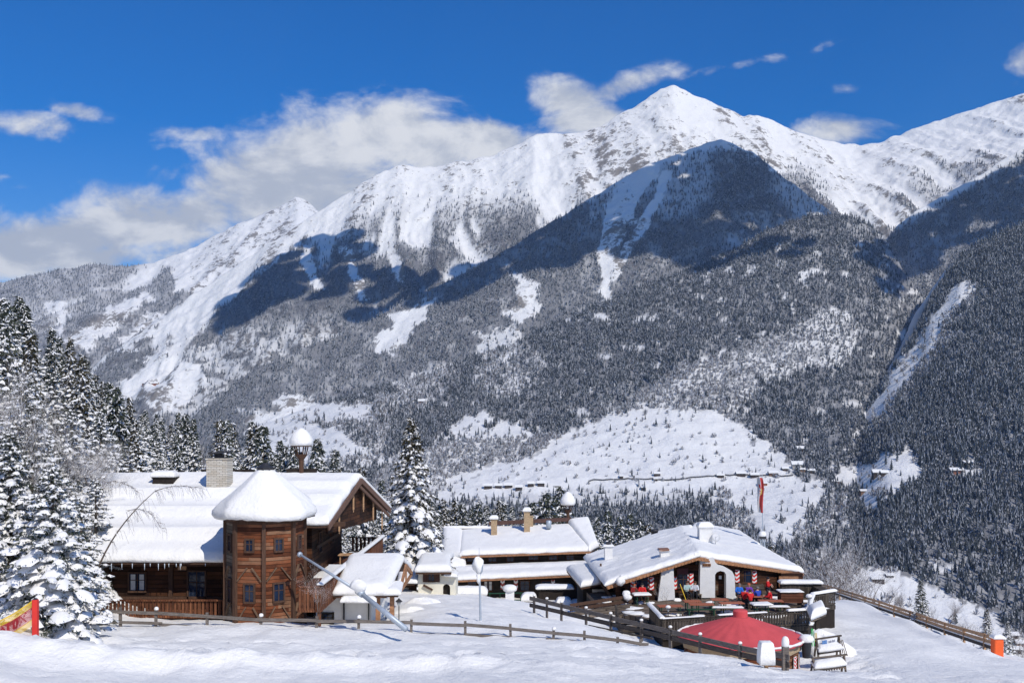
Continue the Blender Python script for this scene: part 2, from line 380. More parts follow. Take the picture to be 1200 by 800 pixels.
def sheet(name, lines, px0, px1, amp=40, seed=1, step=2., rows=150, skew=0., crest_jag=6., freq=1/260., mate=None, gully=1.0, label=None):
    """loft in real space through polylines [(px, py, Y)...] given from foot to crest, plus a hidden back slope"""
    px = np.arange(px0, px1+step, step); Ls = []
    for L in lines:
        L = np.array(L, float); y = np.interp(px, L[:, 0], L[:, 1]); D = np.interp(px, L[:, 0], L[:, 2])
        k = np.ones(7)/7; D = np.convolve(np.pad(D, 3, 'edge'), k, 'valid'); 
        yy_ = np.convolve(np.pad(y, 1, 'edge'), np.ones(3)/3, 'valid')
        Ls.append(((HY-yy_)/F*D, D))
    nseg = len(Ls)-1; Zs, Ys, T = [], [], []
    for s in range(nseg):
        n = max(6, int(rows/nseg))
        for i in range(n):
            t = i/n; (z0, d0), (z1, d1) = Ls[s], Ls[s+1]
            Zs.append(z0+(z1-z0)*t); Ys.append(d0+(d1-d0)*t); T.append((s+t)/nseg)
    Zs.append(Ls[-1][0]); Ys.append(Ls[-1][1]); T.append(1.)
    Z = np.array(Zs); Y = np.array(Ys); T = np.array(T)[:, None]+0*Z
    X = (px[None, :]-CX)/F*Y
    uu = X*freq + skew*(1-T) + .6*fbm(X*freq*.7, Y*freq*.5, 3, seed+40)
    vv = T*2.2
    r = ridged(uu, vv, 5, seed, .52)
    env = np.clip(1-T, 0, 1)**.45*np.clip(T*6, 0, 1)
    Z = Z+amp*(r-.6)*env*gully + (fbm(X/120., Y/120., 4, seed+5)-.5)*amp*.5*env
    Z = Z+(fbm(X/45., Y/45.+T*3, 4, seed+9)-.5)*crest_jag*2*np.clip(T*4, 0, 1)
    # back slope
    back = [(90, -25), (300, -180), (900, -800)]
    Zb = [Z]; Yb = [Y]; Xb = [X]
    for dy, dz in back:
        Yn = Y[-1:]+dy; Zb.append(Z[-1:]+dz*(.9+.2*fbm(X[-1:]/300, X[-1:]*0+dy, 3, seed))); Yb.append(Yn); Xb.append((px[None, :]-CX)/F*Y[-1:])
    Zf, Yf, Xf = np.concatenate(Zb), np.concatenate(Yb), np.concatenate(Xb)
    o = np_mesh(name, np.stack([Xf, Yf, Zf], -1).reshape(-1, 3), grid_faces(Zf.shape[0], Zf.shape[1]), mate or MM)
    at_ = o.data.attributes.new('rock', 'FLOAT', 'POINT'); at_.data.foreach_set('value', np.concatenate([r.ravel(), np.zeros(len(px)*3)]).astype(np.float32))
    tag(o, kind='structure'); SHEETS[name+str(len(SHEETS))] = dict(X=X, Y=Y, Z=Z, T=T, r=r, px=px, obj=o)
    return o
EXT = 260
S1_crest = [(-300,640,2200),(100,590,2300),(200,548,2350),(300,498,2450),(400,466,2550),(500,438,2650),(600,402,2750),(700,357,2850),(800,318,2950),(850,298,3000),(900,270,3050),(950,252,3080),(990,251,3080),(1020,264,3050),(1045,290,2980),(1060,320,2900),(1085,352,2800),(1120,390,2750),(1500,430,2750)]
S1_mid2 = [(-300,690,1900),(200,590,1950),(400,520,2050),(600,515,2050),(800,490,2050),(1000,480,2150),(1100,500,2200),(1500,520,2250)]
S1_mid = [(-300,730,1600),(200,640,1650),(400,600,1700),(600,578,1750),(800,572,1750),(950,562,1780),(1100,560,1850),(1500,590,1850)]
S1_low = [(-300,800,1300),(600,690,1350),(900,650,1400),(1000,672,1350),(1060,666,1380),(1120,690,1350),(1200,730,1280),(1500,800,1200)]
S1_foot = [(-300,900,1080),(1500,900,1080)]
sheet('hill', [S1_foot, S1_low, S1_mid, S1_mid2, S1_crest], -300, 1500, amp=26, seed=3, rows=190, freq=1/330., crest_jag=5, mate=MM2)
S2_crest = [(-300,760,2700),(100,640,2800),(170,560,2850),(205,515,2900),(232,482,2950),(300,432,3000),(400,391,3100),(470,355,3200),(560,312,3300),(600,289,3350),(640,264,3400),(700,228,3480),(750,197,3550),(800,178,3600),(845,163,3620),(880,178,3600),(920,208,3560),(960,238,3500),(1000,268,3450),(1060,340,3350),(1120,460,3200),(1500,560,3200)]
sheet('mountain', [[(-300,760,2300),(200,660,2300),(600,520,2500),(1000,460,2700),(1500,560,2700)], S2_crest], -300, 1300, amp=70, seed=12, rows=150, freq=1/420., skew=.5, crest_jag=7)
S3_crest = [(-300,560,3500),(0,500,3550),(60,470,3600),(130,412,3700),(180,376,3800),(250,330,3900),(300,296,3950),(345,267,4000),(370,250,4050),(400,231,4100),(440,205,4150),(470,193,4200),(500,197,4220),(540,190,4230),(575,183,4250),(610,168,4260),(625,157,4270),(660,157,4280),(700,151,4290),(720,138,4300),(740,127,4310),(758,115,4320),(775,104,4330),(790,100,4330),(805,108,4340),(830,118,4360),(850,127,4380),(870,135,4400),(885,136,4400),(900,139,4420),(930,153,4460),(970,165,4520),(1000,170,4560),(1030,168,4560),(1060,155,4540),(1100,141,4500),(1150,125,4450),(1200,108,4400),(1300,70,4350),(1500,30,4300)]
S3_mid = [(-300,600,3000),(130,500,3050),(250,450,3150),(350,400,3250),(500,330,3400),(700,280,3500),(850,200,3750),(900,215,3720),(1000,250,3650),(1100,250,3650),(1300,180,3650),(1500,150,3600)]
sheet('mountain', [[(-300,760,2400),(150,650,2500),(250,620,2600),(600,560,2700),(1000,420,2900),(1500,420,2900)], S3_mid, S3_crest], -300, 1500, amp=120, seed=23, rows=260, freq=1/170., skew=-1.1, crest_jag=9, gully=1.15)
sheet('mountain', [[(-500,600,4200),(200,480,4300),(600,420,4400)], [(-500,420,5900),(-100,345,6000),(0,331,6000),(40,322,6000),(60,318,6000),(110,309,6000),(150,312,6000),(180,308,6000),(205,299,6000),(228,290,6050),(250,277,6100),(280,262,6100),(300,254,6150),(330,241,6200),(348,231,6200),(358,235,6200),(372,246,6200),(420,290,6200),(600,400,6200)]], -500, 600, amp=170, seed=31, rows=140, freq=1/420., skew=.9, crest_jag=12)
sheet('mountain', [[(960,520,2600),(1100,450,2700),(1500,400,2700)], [(930,470,3150),(980,400,3200),(1020,330,3250),(1035,290,3300),(1050,266,3320),(1075,246,3350),(1100,232,3380),(1150,204,3420),(1200,172,3450),(1300,120,3480),(1500,60,3480)]], 930, 1500, amp=30, seed=41, rows=110, freq=1/260., crest_jag=5)
S6_crest = [(900,650,1900),(960,600,1950),(985,560,2000),(1000,515,2080),(1022,470,2180),(1050,425,2280),(1075,385,2400),(1090,350,2480),(1110,322,2540),(1125,300,2580),(1150,285,2600),(1200,262,2620),(1320,215,2650),(1500,180,2650)]
S6_mid = [(900,700,1500),(985,650,1520),(1040,590,1560),(1100,560,1650),(1200,520,1700),(1500,480,1700)]
sheet('hill', [[(900,900,1060),(1500,900,1050)], [(900,780,1250),(985,690,1350),(1060,672,1370),(1120,693,1320),(1200,742,1230),(1500,820,1150)], S6_mid, S6_crest], 900, 1500, amp=22, seed=52, rows=170, freq=1/240., crest_jag=5, mate=MM2)

# ---------------------------------------------------------------- forests
def inpoly(x, y, poly):
    r = np.zeros(x.shape, bool); n = len(poly); j = n-1
    for i in range(n):
        xi, yi = poly[i]; xj, yj = poly[j]
        c = ((yi > y) != (yj > y)) & (x < (xj-xi)*(y-yi)/((yj-yi) or 1e-9)+xi); r ^= c; j = i
    return r
FIELDS = [
 [(500,592),(530,560),(570,545),(620,540),(650,515),(700,492),(760,478),(800,482),(835,480),(870,500),(900,520),(930,535),(925,560),(850,574),(760,576),(700,572),(560,585)],
 [(515,510),(545,492),(562,484),(575,482),(572,496),(620,497),(630,508),(560,516)],
 [(437,414),(440,398),(455,380),(490,355),(512,350),(508,365),(496,378),(470,400),(450,418)],
 [(592,308),(603,318),(614,330),(636,334),(636,348),(626,365),(610,378),(600,370),(593,372),(606,352),(604,335)],
 [(588,400),(598,396),(600,420),(592,425)],
 [(700,300),(706,270),(716,232),(724,210),(742,205),(768,192),(770,205),(752,228),(742,252),(726,286),(718,310),(714,350),(708,355),(707,322)],
 [(1112,345),(1128,330),(1145,338),(1120,362),(1105,385),(1090,415),(1062,450),(1040,480),(1018,500),(1010,488),(1030,465),(1060,420),(1085,390),(1092,372)],
 [(975,562),(985,548),(1015,545),(1025,532),(1075,530),(1086,548),(1078,562),(1055,575),(1030,592),(1008,596),(1000,584),(1012,570),(990,566)],
 [(1110,552),(1125,545),(1150,548),(1150,556),(1120,560)],
 [(860,560),(900,552),(965,566),(975,580),(945,600),(925,640),(900,640),(880,600),(850,590)],
 [(960,780),(962,700),(985,680),(1008,670),(1060,668),(1090,685),(1120,700),(1160,718),(1195,745),(1230,790)],
 [(1090,662),(1110,660),(1128,665),(1120,672),(1095,670)],
 [(138,448),(165,430),(180,410),(200,400),(202,418),(215,428),(242,434),(236,452),(224,472),(196,482),(150,468)],
 [(205,340),(204,312),(250,278),(350,230),(376,246),(330,262),(290,282),(250,312),(225,332)],
 [(80,400),(110,375),(150,350),(180,345),(150,375),(120,395),(95,412)],
 [(120,420),(160,385),(200,360),(185,385),(150,410)],
 [(60,352),(75,348),(80,370),(70,400),(62,380)],
 [(320,470),(345,463),(400,475),(440,474),(430,492),(380,495),(330,490)],
 [(290,492),(330,488),(400,505),(430,530),(380,545),(320,540)],
 [(940,320),(950,312),(965,322),(945,328)],
 [(700,370),(712,366),(714,376),(702,378)],
 [(918,340),(925,338),(925,352),(918,350)],
 [(860,165),(846,150),(880,160),(905,175),(940,200),(925,205)]]
CHUTES = [[(700,300),(706,270),(716,232),(724,210),(740,200),(770,190),(774,200),(752,226),(742,252),(726,286),(718,310),(714,352),(706,356),(705,322)],
 [(776,200),(790,200),(775,240),(757,270),(738,300),(722,330),(716,330),(728,292),(748,262),(768,228)],
 [(1112,345),(1128,330),(1145,338),(1120,362),(1105,385),(1090,415),(1062,450),(1040,480),(1018,500),(1010,488),(1030,465),(1060,420),(1085,390),(1092,372)],
 [(395,290),(408,288),(425,330),(432,352),(424,352),(408,318)],[(350,300),(362,290),(372,322),(380,340),(370,340),(358,318)],[(455,300),(466,298),(476,322),(470,335),(460,320)]]
SHRUB = [  # thin, frosted broadleaf patches
 [(700,500),(745,465),(790,445),(800,425),(830,420),(870,410),(900,388),(935,378),(960,362),(1000,370),(1010,395),(985,430),(930,440),(875,470),(868,500),(830,484),(800,484),(760,482),(720,500)],
 [(430,470),(520,420),(540,440),(480,490),(430,520)],
 [(280,480),(440,470),(470,490),(440,545),(300,548)],
 [(840,575),(960,560),(1000,600),(960,640),(830,620)],
 [(480,600),(470,560),(500,520),(560,515),(620,510),(690,520),(650,545),(600,545),(540,560),(500,590)],
 [(960,760),(960,690),(1010,668),(1060,668),(1120,700),(1200,745),(1230,800)],
 [(1000,520),(1060,450),(1110,350),(1150,330),(1130,380),(1080,450),(1030,510)],
 [(560,390),(600,380),(620,400),(640,430),(600,470),(560,460)]]
GREY = [[(430,600),(440,560),(470,530),(560,515),(640,508),(700,520),(650,548),(600,548),(540,562),(490,600),(520,640),(430,640)],
        [(730,470),(800,430),(900,395),(960,390),(960,420),(900,440),(860,470),(800,480)]]
def forest_density(sh, x, y, T, r, X):
    """0..1 chance of a conifer on the slope, read off where the photo has woods / fields"""
    jx = x+(fbm(x/14, y/10, 4, 71, .65)-.5)*34; jy = y+(fbm(x/14+50, y/10, 4, 72, .65)-.5)*26
    d = np.ones(x.shape)
    for p in SHRUB: d = np.where(inpoly(jx, jy, p), .16+.5*(fbm(x/14, y/9, 3, 88) > .55), d)
    for p in FIELDS: d = np.where(inpoly(jx, jy, p), .005+.06*(fbm(x/11, y/5, 3, 131) > .70), d)
    kx = x+(fbm(x/7, y/7, 3, 171)-.5)*9
    for p in CHUTES: d = np.where(inpoly(kx, y, p), .004, d)
    rib = sstep(.50, .64, r); op = fbm(x/16, y/11, 4, 55, .6); d = np.where(sh.startswith('hill0') & (op > .70), d*.15, d); d = d*(.72+.28*sstep(.35, .5, op))
    if sh.startswith('mountain1'):      # the shaded pyramid
        d = d*(1-.9*(1-sstep(.0, .14, 1-T))*0)
        tl = np.interp(x, [600, 700, 760, 845, 900, 960, 1010], [272, 226, 194, 170, 186, 218, 250])
        d = d*sstep(-4, 12, y-tl)*np.where((x > 690) & (y < 300), .45+.55*sstep(.4, .6, r), 1)
    elif sh.startswith('mountain2'):
        tl = np.interp(x, [0, 200, 330, 400, 450, 560, 620, 700, 780, 850, 950, 1000, 1050, 1120, 1200, 1500], [330, 330, 300, 262, 235, 232, 222, 225, 185, 170, 195, 250, 215, 165, 185, 200])
        lowf = sstep(40, 110, y-tl)
        d = d*sstep(-12, 45, y-tl)*(rib*(1-lowf)+lowf*(.12+.88*sstep(.46, .58, r)))
        d = np.where(x > 1000, d*.5*(fbm(x/25, y/25, 3, 93) > .5), d)
        d = d*np.where((x > 180) & (x < 430), 1-.65*sstep(365, 400, jy)*(fbm(x/18, y/8, 3, 99) > .45), 1)
        dk_ = inpoly(jx, jy, [(225,402),(262,360),(300,325),(350,285),(385,272),(425,300),(520,318),(470,358),(420,372),(340,352),(250,402)]); d = np.where(dk_, .12+.88*sstep(.42, .54, r), d)
        for p in CHUTES: d = np.where(inpoly(kx, y, p), .01, d)
    elif sh.startswith('mountain3'):
        d = d*.75*sstep(.35, .62, r+.15*(x < 200))*sstep(-2, 4, y-np.interp(x, [0, 110, 205, 215, 260, 400], [300, 300, 312, 340, 350, 400]))
    elif sh.startswith('mountain4'):
        d = d*sstep(0, 14, y-np.interp(x, [1030, 1050, 1100, 1200, 1300], [262, 262, 236, 176, 130]))
    elif sh.startswith('hill0'):
        d = d*(1-.75*((x > 560) & (x < 860) & (y > 560) & (y < 592)))
    return d
def tier_proto(n_tier, n_side, seed, snow=.3, w=.2):
    rn = random.Random(seed); V, Fc, M = [], [], []
    for k in range(n_tier):
        z0 = .02+.9*k/n_tier; z1 = min(1., z0+1.55/n_tier); rr = w*(1-k/n_tier)**.85+.012
        top = len(V); V.append((rn.uniform(-.01, .01), rn.uniform(-.01, .01), z1)); base = len(V); ph = rn.uniform(0, 6)
        for j in range(n_side*2):
            a = ph+math.pi*j/n_side; q = rr*(1.1 if j % 2 else .55)*rn.uniform(.8, 1.2); V.append((q*math.cos(a), q*math.sin(a), z0+(-.012 if j % 2 else .03)))
        for j in range(n_side*2): Fc.append((top, base+j, base+(j+1) % (n_side*2))); M.append(1 if rn.random() < snow else 0)
    return np.array(V), np.array(Fc), np.array(M)
def bush_proto(seed, n=22):
    rn = random.Random(seed); V, Fc, M = [], [], []
    for k in range(n):
        a = rn.uniform(0, 6.28); e = rn.uniform(.3, 1.45); L = rn.uniform(.6, 1)
        d = Vector((math.cos(a)*math.cos(e)*.55, math.sin(a)*math.cos(e)*.55, math.sin(e)))*L
        q = Vector((rn.uniform(-1, 1), rn.uniform(-1, 1), rn.uniform(-.3, .3))).normalized()*.06
        b = len(V); V += [tuple(d*.12), tuple(d+q), tuple(d*.9-q*1.2)]; Fc.append((b, b+1, b+2)); M.append(1 if rn.random() < .5 else 0)
    return np.array(V), np.array(Fc), np.array(M)
def scatter(name, protos, pos, h, mats, wid=1.0, seed=0):
    rg = np.random.default_rng(seed); Vs, Fs, Ms = [], [], []; off = 0; idx = rg.integers(0, len(protos), len(pos))
    for k, (pv, pf, pm) in enumerate(protos):
        P_ = pos[idx == k]; H_ = h[idx == k]; n = len(P_)
        if not n: continue
        a = rg.uniform(0, 6.283, n); c, s = np.cos(a)[:, None], np.sin(a)[:, None]; W_ = H_*wid*rg.uniform(.8, 1.2, n)
        x = pv[None, :, 0]*c-pv[None, :, 1]*s; y = pv[None, :, 0]*s+pv[None, :, 1]*c
        V = np.stack([x*W_[:, None], y*W_[:, None], pv[None, :, 2]*H_[:, None]+0*x], -1)+P_[:, None, :]
        Vs.append(V.reshape(-1, 3)); Fs.append((pf[None]+np.arange(n)[:, None, None]*len(pv)+off).reshape(-1, 3)); Ms.append(np.tile(pm, n)); off += n*len(pv)
    return np_mesh(name, np.concatenate(Vs), np.concatenate(Fs), mats, np.concatenate(Ms), smooth=False)
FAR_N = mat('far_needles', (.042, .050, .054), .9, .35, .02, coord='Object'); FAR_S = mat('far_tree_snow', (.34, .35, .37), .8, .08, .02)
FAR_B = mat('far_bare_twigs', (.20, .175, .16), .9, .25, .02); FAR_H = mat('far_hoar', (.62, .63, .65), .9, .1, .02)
# visible-horizon of nearer sheets, to leave out what nothing shows
order = sorted(SHEETS, key=lambda k: SHEETS[k]['Y'].mean()); pxg = np.arange(-300, 1502, 2.); hor = np.full(pxg.shape, 900.)
near_first = ['hill5', 'hill0', 'mountain4', 'mountain1', 'mountain2', 'mountain3']
DENS = {'hill5': 1/30., 'hill0': 1/42., 'mountain4': 1/60., 'mountain1': 1/65., 'mountain2': 1/80., 'mountain3': 1/150.}
HT = {'hill5': 17, 'hill0': 15, 'mountain4': 15, 'mountain1': 15, 'mountain2': 14, 'mountain3': 17}
WOODS = {'hill5': 'snowy spruce wood covering the steep right hillside', 'hill0': 'snowy spruce wood on the broad middle hill above the meadows', 'mountain4': 'snowy spruce wood on the far right ridge below the saddle',
 'mountain1': 'dark snowy wood on the pyramid shaped spur below the summit', 'mountain2': 'thin wood on the ribs and gullies of the summit massif', 'mountain3': 'sparse wood on the farthest ridge at the left'}
tot_trees = 0
for key in near_first:
    S = SHEETS[key]; X, Y, Z, T, r = S['X'], S['Y'], S['Z'], S['T'], S['r']
    wv = forest_density(key, CX+F*X/Y, HY-F*Z/Y, T, r, X)
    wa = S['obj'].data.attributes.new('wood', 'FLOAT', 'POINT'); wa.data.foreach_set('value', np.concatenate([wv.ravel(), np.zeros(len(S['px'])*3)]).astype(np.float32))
    ax = X[:-1, 1:]-X[:-1, :-1]; ay = np.hypot(Y[1:, :-1]-Y[:-1, :-1], Z[1:, :-1]-Z[:-1, :-1]); area = (ax*ay).ravel()
    pxc = np.broadcast_to(S['px'][None, :-1], ax.shape).ravel(); Tc = T[:-1, :-1].ravel()
    area = area*((pxc > -110) & (pxc < 1310))
    n = int(area.sum()*DENS[key]); cs = np.cumsum(area); rg = np.random.default_rng(len(key)+int(cs[-1]) % 1000)
    ci = np.searchsorted(cs, rg.uniform(0, cs[-1], n)); ci = np.minimum(ci, len(cs)-1)
    i, j = np.unravel_index(ci, ax.shape); fu, fv = rg.uniform(0, 1, n), rg.uniform(0, 1, n)
    def bl(A): return (A[i, j]*(1-fu)+A[i, j+1]*fu)*(1-fv)+(A[i+1, j]*(1-fu)+A[i+1, j+1]*fu)*fv
    x, y, z, rr, tt = bl(X), bl(Y), bl(Z), bl(r), bl(T)
    px = CX+F*x/y; py = HY-F*z/y; top = HY-F*(z+20)/y
    hz = np.interp(px, pxg, hor); vis = (top < hz+5) & (py < 800)
    d = forest_density(key, px, py, tt, rr, x); keep = vis & (rg.uniform(0, 1, n) < d)
    hgt = HT[key]*rg.uniform(.40, 1.30, n)*(.8+.4*fbm(x/90, y/90, 2, 4))
    pos = np.stack([x, y, z-.5], -1)
    gm = np.zeros(n, bool)
    if key == 'hill0':
        for p in GREY: gm |= inpoly(px, py, p)
        gm &= rg.uniform(0, 1, n) < .85
    near = key.startswith('hill')
    prot = [tier_proto(5 if near else 4, 4, 100+q, {'hill5': .26, 'hill0': .34}.get(key, .55), .17) for q in range(6)]
    kk = keep & ~gm
    if key == 'mountain4' or True:
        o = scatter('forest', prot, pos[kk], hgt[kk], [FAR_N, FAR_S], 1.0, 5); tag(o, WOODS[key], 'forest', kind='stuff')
    tot_trees += int(kk.sum())
    if key in ('hill0', 'hill5'):
        n2 = n; d2 = np.full(n, .10); 
        for p in SHRUB: d2 = np.where(inpoly(px, py, p), .8, d2)
        for p in GREY: d2 = np.where(inpoly(px, py, p), 1., d2)
        for p in FIELDS: d2 = np.where(inpoly(px+(fbm(px/9, py/9, 3, 71)-.5)*14, py, p), .02+.22*(fbm(px/8, py/4, 3, 141) > .66), d2)
        kb = vis & ~kk & (rg.uniform(0, 1, n) < d2)
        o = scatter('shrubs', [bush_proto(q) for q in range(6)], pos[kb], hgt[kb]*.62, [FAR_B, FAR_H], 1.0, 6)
        tag(o, 'bare frosted broadleaf scrub around the valley meadows' if key == 'hill0' else 'bare frosted scrub along the right hand ravine', 'scrub', kind='stuff'); tot_trees += int(kb.sum())
    # update horizon
    pyc = (HY-F*Z/Y).min(0); nh = np.interp(pxg, S['px'], pyc, left=900, right=900)
    hor = np.minimum(hor, np.where(pxg < 1060, 900, nh) if key == 'hill5' else nh)
    print('forest', key, int(kk.sum()))
print('trees', tot_trees)

# ---------------------------------------------------------------- clouds high above the valley that shade parts of the slopes
CLOUD_M = mat('cloud_white', (.85, .86, .88), 1., .04, .002)
def shade_cloud(key, poly, step, rad, seed, label, top=1950):
    """a cloud made of many billows whose shadow falls on the given patch of slope"""
    S_ = SHEETS[key]; px = CX+F*S_['X']/S_['Y']; py = HY-F*S_['Z']/S_['Y']; ok = inpoly(px, py, poly); X, Y, Z = S_['X'][ok], S_['Y'][ok], S_['Z'][ok]
    t = (top-Z)/SUN.z; cx, cy = X+SUN.x*t, Y+SUN.y*t; rg = np.random.default_rng(seed); mb = MB(); used = []
    for i in rg.permutation(len(cx)):
        if all((cx[i]-a)**2+(cy[i]-b)**2 > step**2 for a, b in used): used.append((cx[i], cy[i]))
        if len(used) > 150: break
    for k, (a, b) in enumerate(used): q = rad*rg.uniform(.75, 1.25); mb.blob((a, b, top+rg.uniform(-15, 40)), (q, q, q*rg.uniform(.35, .6)), 0, seed*200+k, .10, 14, 8, .5)
    print('cloud', label, len(used)); o = mb.build('cloud', CLOUD_M, None, True); tag(o, label, 'cloud', kind='stuff'); return o
shade_cloud('mountain1', [(470,358),(520,330),(560,310),(600,288),(640,264),(690,240),(716,222),(745,205),(790,182),(845,162),(880,176),(930,208),(990,256),(1000,280),(940,280),(880,296),(820,312),(770,300),(720,290),(680,292),(640,312),(580,326),(530,348),(500,362)], 85, 75, 1, 'ragged cloud shading the pyramid shaped spur')
shade_cloud('mountain2', [(262,372),(268,350),(300,318),(338,290),(368,272),(392,276),(418,296),(440,312),(480,322),(560,312),(470,358),(430,372),(400,350),(340,347),(300,360),(275,378)], 112, 76, 3, 'ragged cloud shading the left ridge of the massif')
shade_cloud('mountain4', [(1035,300),(1060,268),(1100,246),(1150,220),(1215,190),(1215,258),(1130,285),(1060,322)], 75, 62, 4, 'ragged cloud shading the hollow below the right ridge')
shade_cloud('hill0', [(790,318),(850,296),(900,284),(945,284),(950,292),(920,300),(880,300),(830,316)], 70, 48, 5, 'cloud wisp shading the top of the middle hill')
shade_cloud('hill0', [(1040,285),(1062,330),(1045,345),(1020,320),(1000,300)], 60, 48, 6, 'cloud wisp shading the right shoulder of the middle hill')

# ================================================================ TREES
NEED = mat('needles', (.050, .058, .040), .85, .4, 1.3, dark=(.022, .028, .02))
NEED_B = mat('needles_brownish', (.055, .046, .026), .85, .4, 1.3, dark=(.02, .022, .012))
BARK = mat('bark', (.13, .10, .08), .95, .4, 3, bump=.5, bscale=12)
TWIG = mat('frosted_twigs', (.17, .135, .115), .9, .4, 2.)
TSNOW = mat_snow('tree_snow', ((3., .05), (14., .02)), (.87, .86, .845))

def spruce_mesh(H, R, nb, seed, snow=.8, needle=26, nl=.085, droop=.5, bare=0., power=.85, irregular=.2, zlow=.04, frost=.22):
    """returns crown mesh data: drooping boughs, each a spray of needle blades under a pad of snow, and trunk data"""
    rn = random.Random(seed); V, Fc, M = [], [], []
    def tri(a, b, c, m): k = len(V); V.extend((tuple(a), tuple(b), tuple(c))); Fc.append((k, k+1, k+2)); M.append(m)
    lop = rn.uniform(0, 6.28)
    for i in range(nb):
        t = zlow+(1-zlow-.015)*(i+rn.random())/nb; t = t**.92
        az = i*2.39996+rn.uniform(-.5, .5)
        L = R*((1-t)**power)*rn.uniform(1-irregular*1.5, 1+irregular)*(1+.12*math.cos(az-lop))+.02*H*(1-t)+.12
        z0 = t*H; dp = droop*rn.uniform(.6, 1.3)*(1-.5*t)
        ca, sa = math.cos(az), math.sin(az); side = Vector((-sa, ca, 0))
        def pt(s): return Vector((ca*L*s, sa*L*s, z0+L*(.22*s-dp*s*s)+L*.08*s**6))
        def wd(s): return L*.25*math.sin(math.pi*min(1, s*.88+.10))**.8+.03
        ns = max(4, min(9, int(L/.32)))
        # needle blades hanging below and to the sides of the bough
        nn = int(needle*(.35+.65*min(1, L/(R*.6))))
        for k in range(nn):
            s = rn.uniform(.12, 1.0); p = pt(s)+side*rn.uniform(-1, 1)*wd(s)*.95; ln = nl*H*.35*rn.uniform(.6, 1.5)
            d = (Vector((ca, sa, 0))*rn.uniform(.2, 1)+side*rn.uniform(-1, 1)+Vector((0, 0, rn.uniform(-1.2, .1)))).normalized()*ln
            q = Vector((rn.uniform(-1, 1), rn.uniform(-1, 1), rn.uniform(-.6, .6))).normalized()*ln*.24
            tri(p+q, p-q, p+d, 1 if rn.random() < frost else 0)
        # snow pad in broken clumps
        if rn.random() < snow:
            s = rn.uniform(.12, .4)
            while s < .98:
                e = min(1.03, s+rn.uniform(.16, .42)); k0 = len(V); m_ = 3 if L < 1.2 else 4
                lift = .035*H*.35; off = rn.uniform(-.3, .3)
                for a in range(m_+1):
                    ss = s+(e-s)*a/m_; p = pt(min(ss, 1.02)); ww = wd(min(ss, 1))*rn.uniform(.45, .95)*(.35 if a in (0, m_) else 1)
                    hh = (.20*ww+lift*.5)*rn.uniform(.6, 1.3)*(.3 if a in (0, m_) else 1)
                    c = p+side*off*wd(min(ss, 1))
                    V.extend([tuple(c-side*ww-Vector((0, 0, .35*ww))), tuple(c-side*ww*.5+Vector((0, 0, hh*.8))), tuple(c+side*ww*.1+Vector((0, 0, hh*1.1))), tuple(c+side*ww*.6+Vector((0, 0, hh*.7))), tuple(c+side*ww-Vector((0, 0, .35*ww)))])
                for a in range(m_):
                    for b in range(4):
                        q = k0+a*5+b; Fc.append((q, q+1, q+6, q+5)); M.append(1)
                Fc.append((k0, k0+4, k0+3, k0+2, k0+1)); M.append(1); q = k0+m_*5; Fc.append((q, q+1, q+2, q+3, q+4)); M.append(1)
                s = e+rn.uniform(-.03, .13)*(1.6-snow)
    return V, Fc, M
def mesh_from(name, V, Fc, M, mats, smooth_mat=None):
    me = bpy.data.meshes.new(name); me.from_pydata(V, [], Fc)
    for m in mats: me.materials.append(m)
    me.polygons.foreach_set('material_index', M)
    if smooth_mat is not None: me.polygons.foreach_set('use_smooth', [m == smooth_mat for m in M])
    me.update(); return me
def trunk_mesh(H, r, seed, z0=-.6):
    mb = MB(); rn = random.Random(seed); n = 7
    mb.tube([(rn.uniform(-.04, .04), rn.uniform(-.04, .04), z0+(H*.985-z0)*i/n) for i in range(n+1)], [r*(1-.93*i/n) for i in range(n+1)], 7)
    me = bpy.data.meshes.new('trunk'); me.from_pydata(mb.v, [], mb.f); me.materials.append(BARK); me.update(); return me
def make_tree(name, crown, trunk, loc, label, cat, group=None, rz=0, sc=1.0, wide=1.0):
    root = bpy.data.objects.new(name, None); COL.objects.link(root); root.location = loc; root.rotation_euler = (0, 0, rz); root.scale = (sc*wide, sc*wide, sc); root.empty_display_size = .5
    tag(root, label, cat, group)
    for nm, me in (('trunk', trunk), ('crown', crown)):
        o = bpy.data.objects.new(nm, me); COL.objects.link(o); o.parent = root
    return root
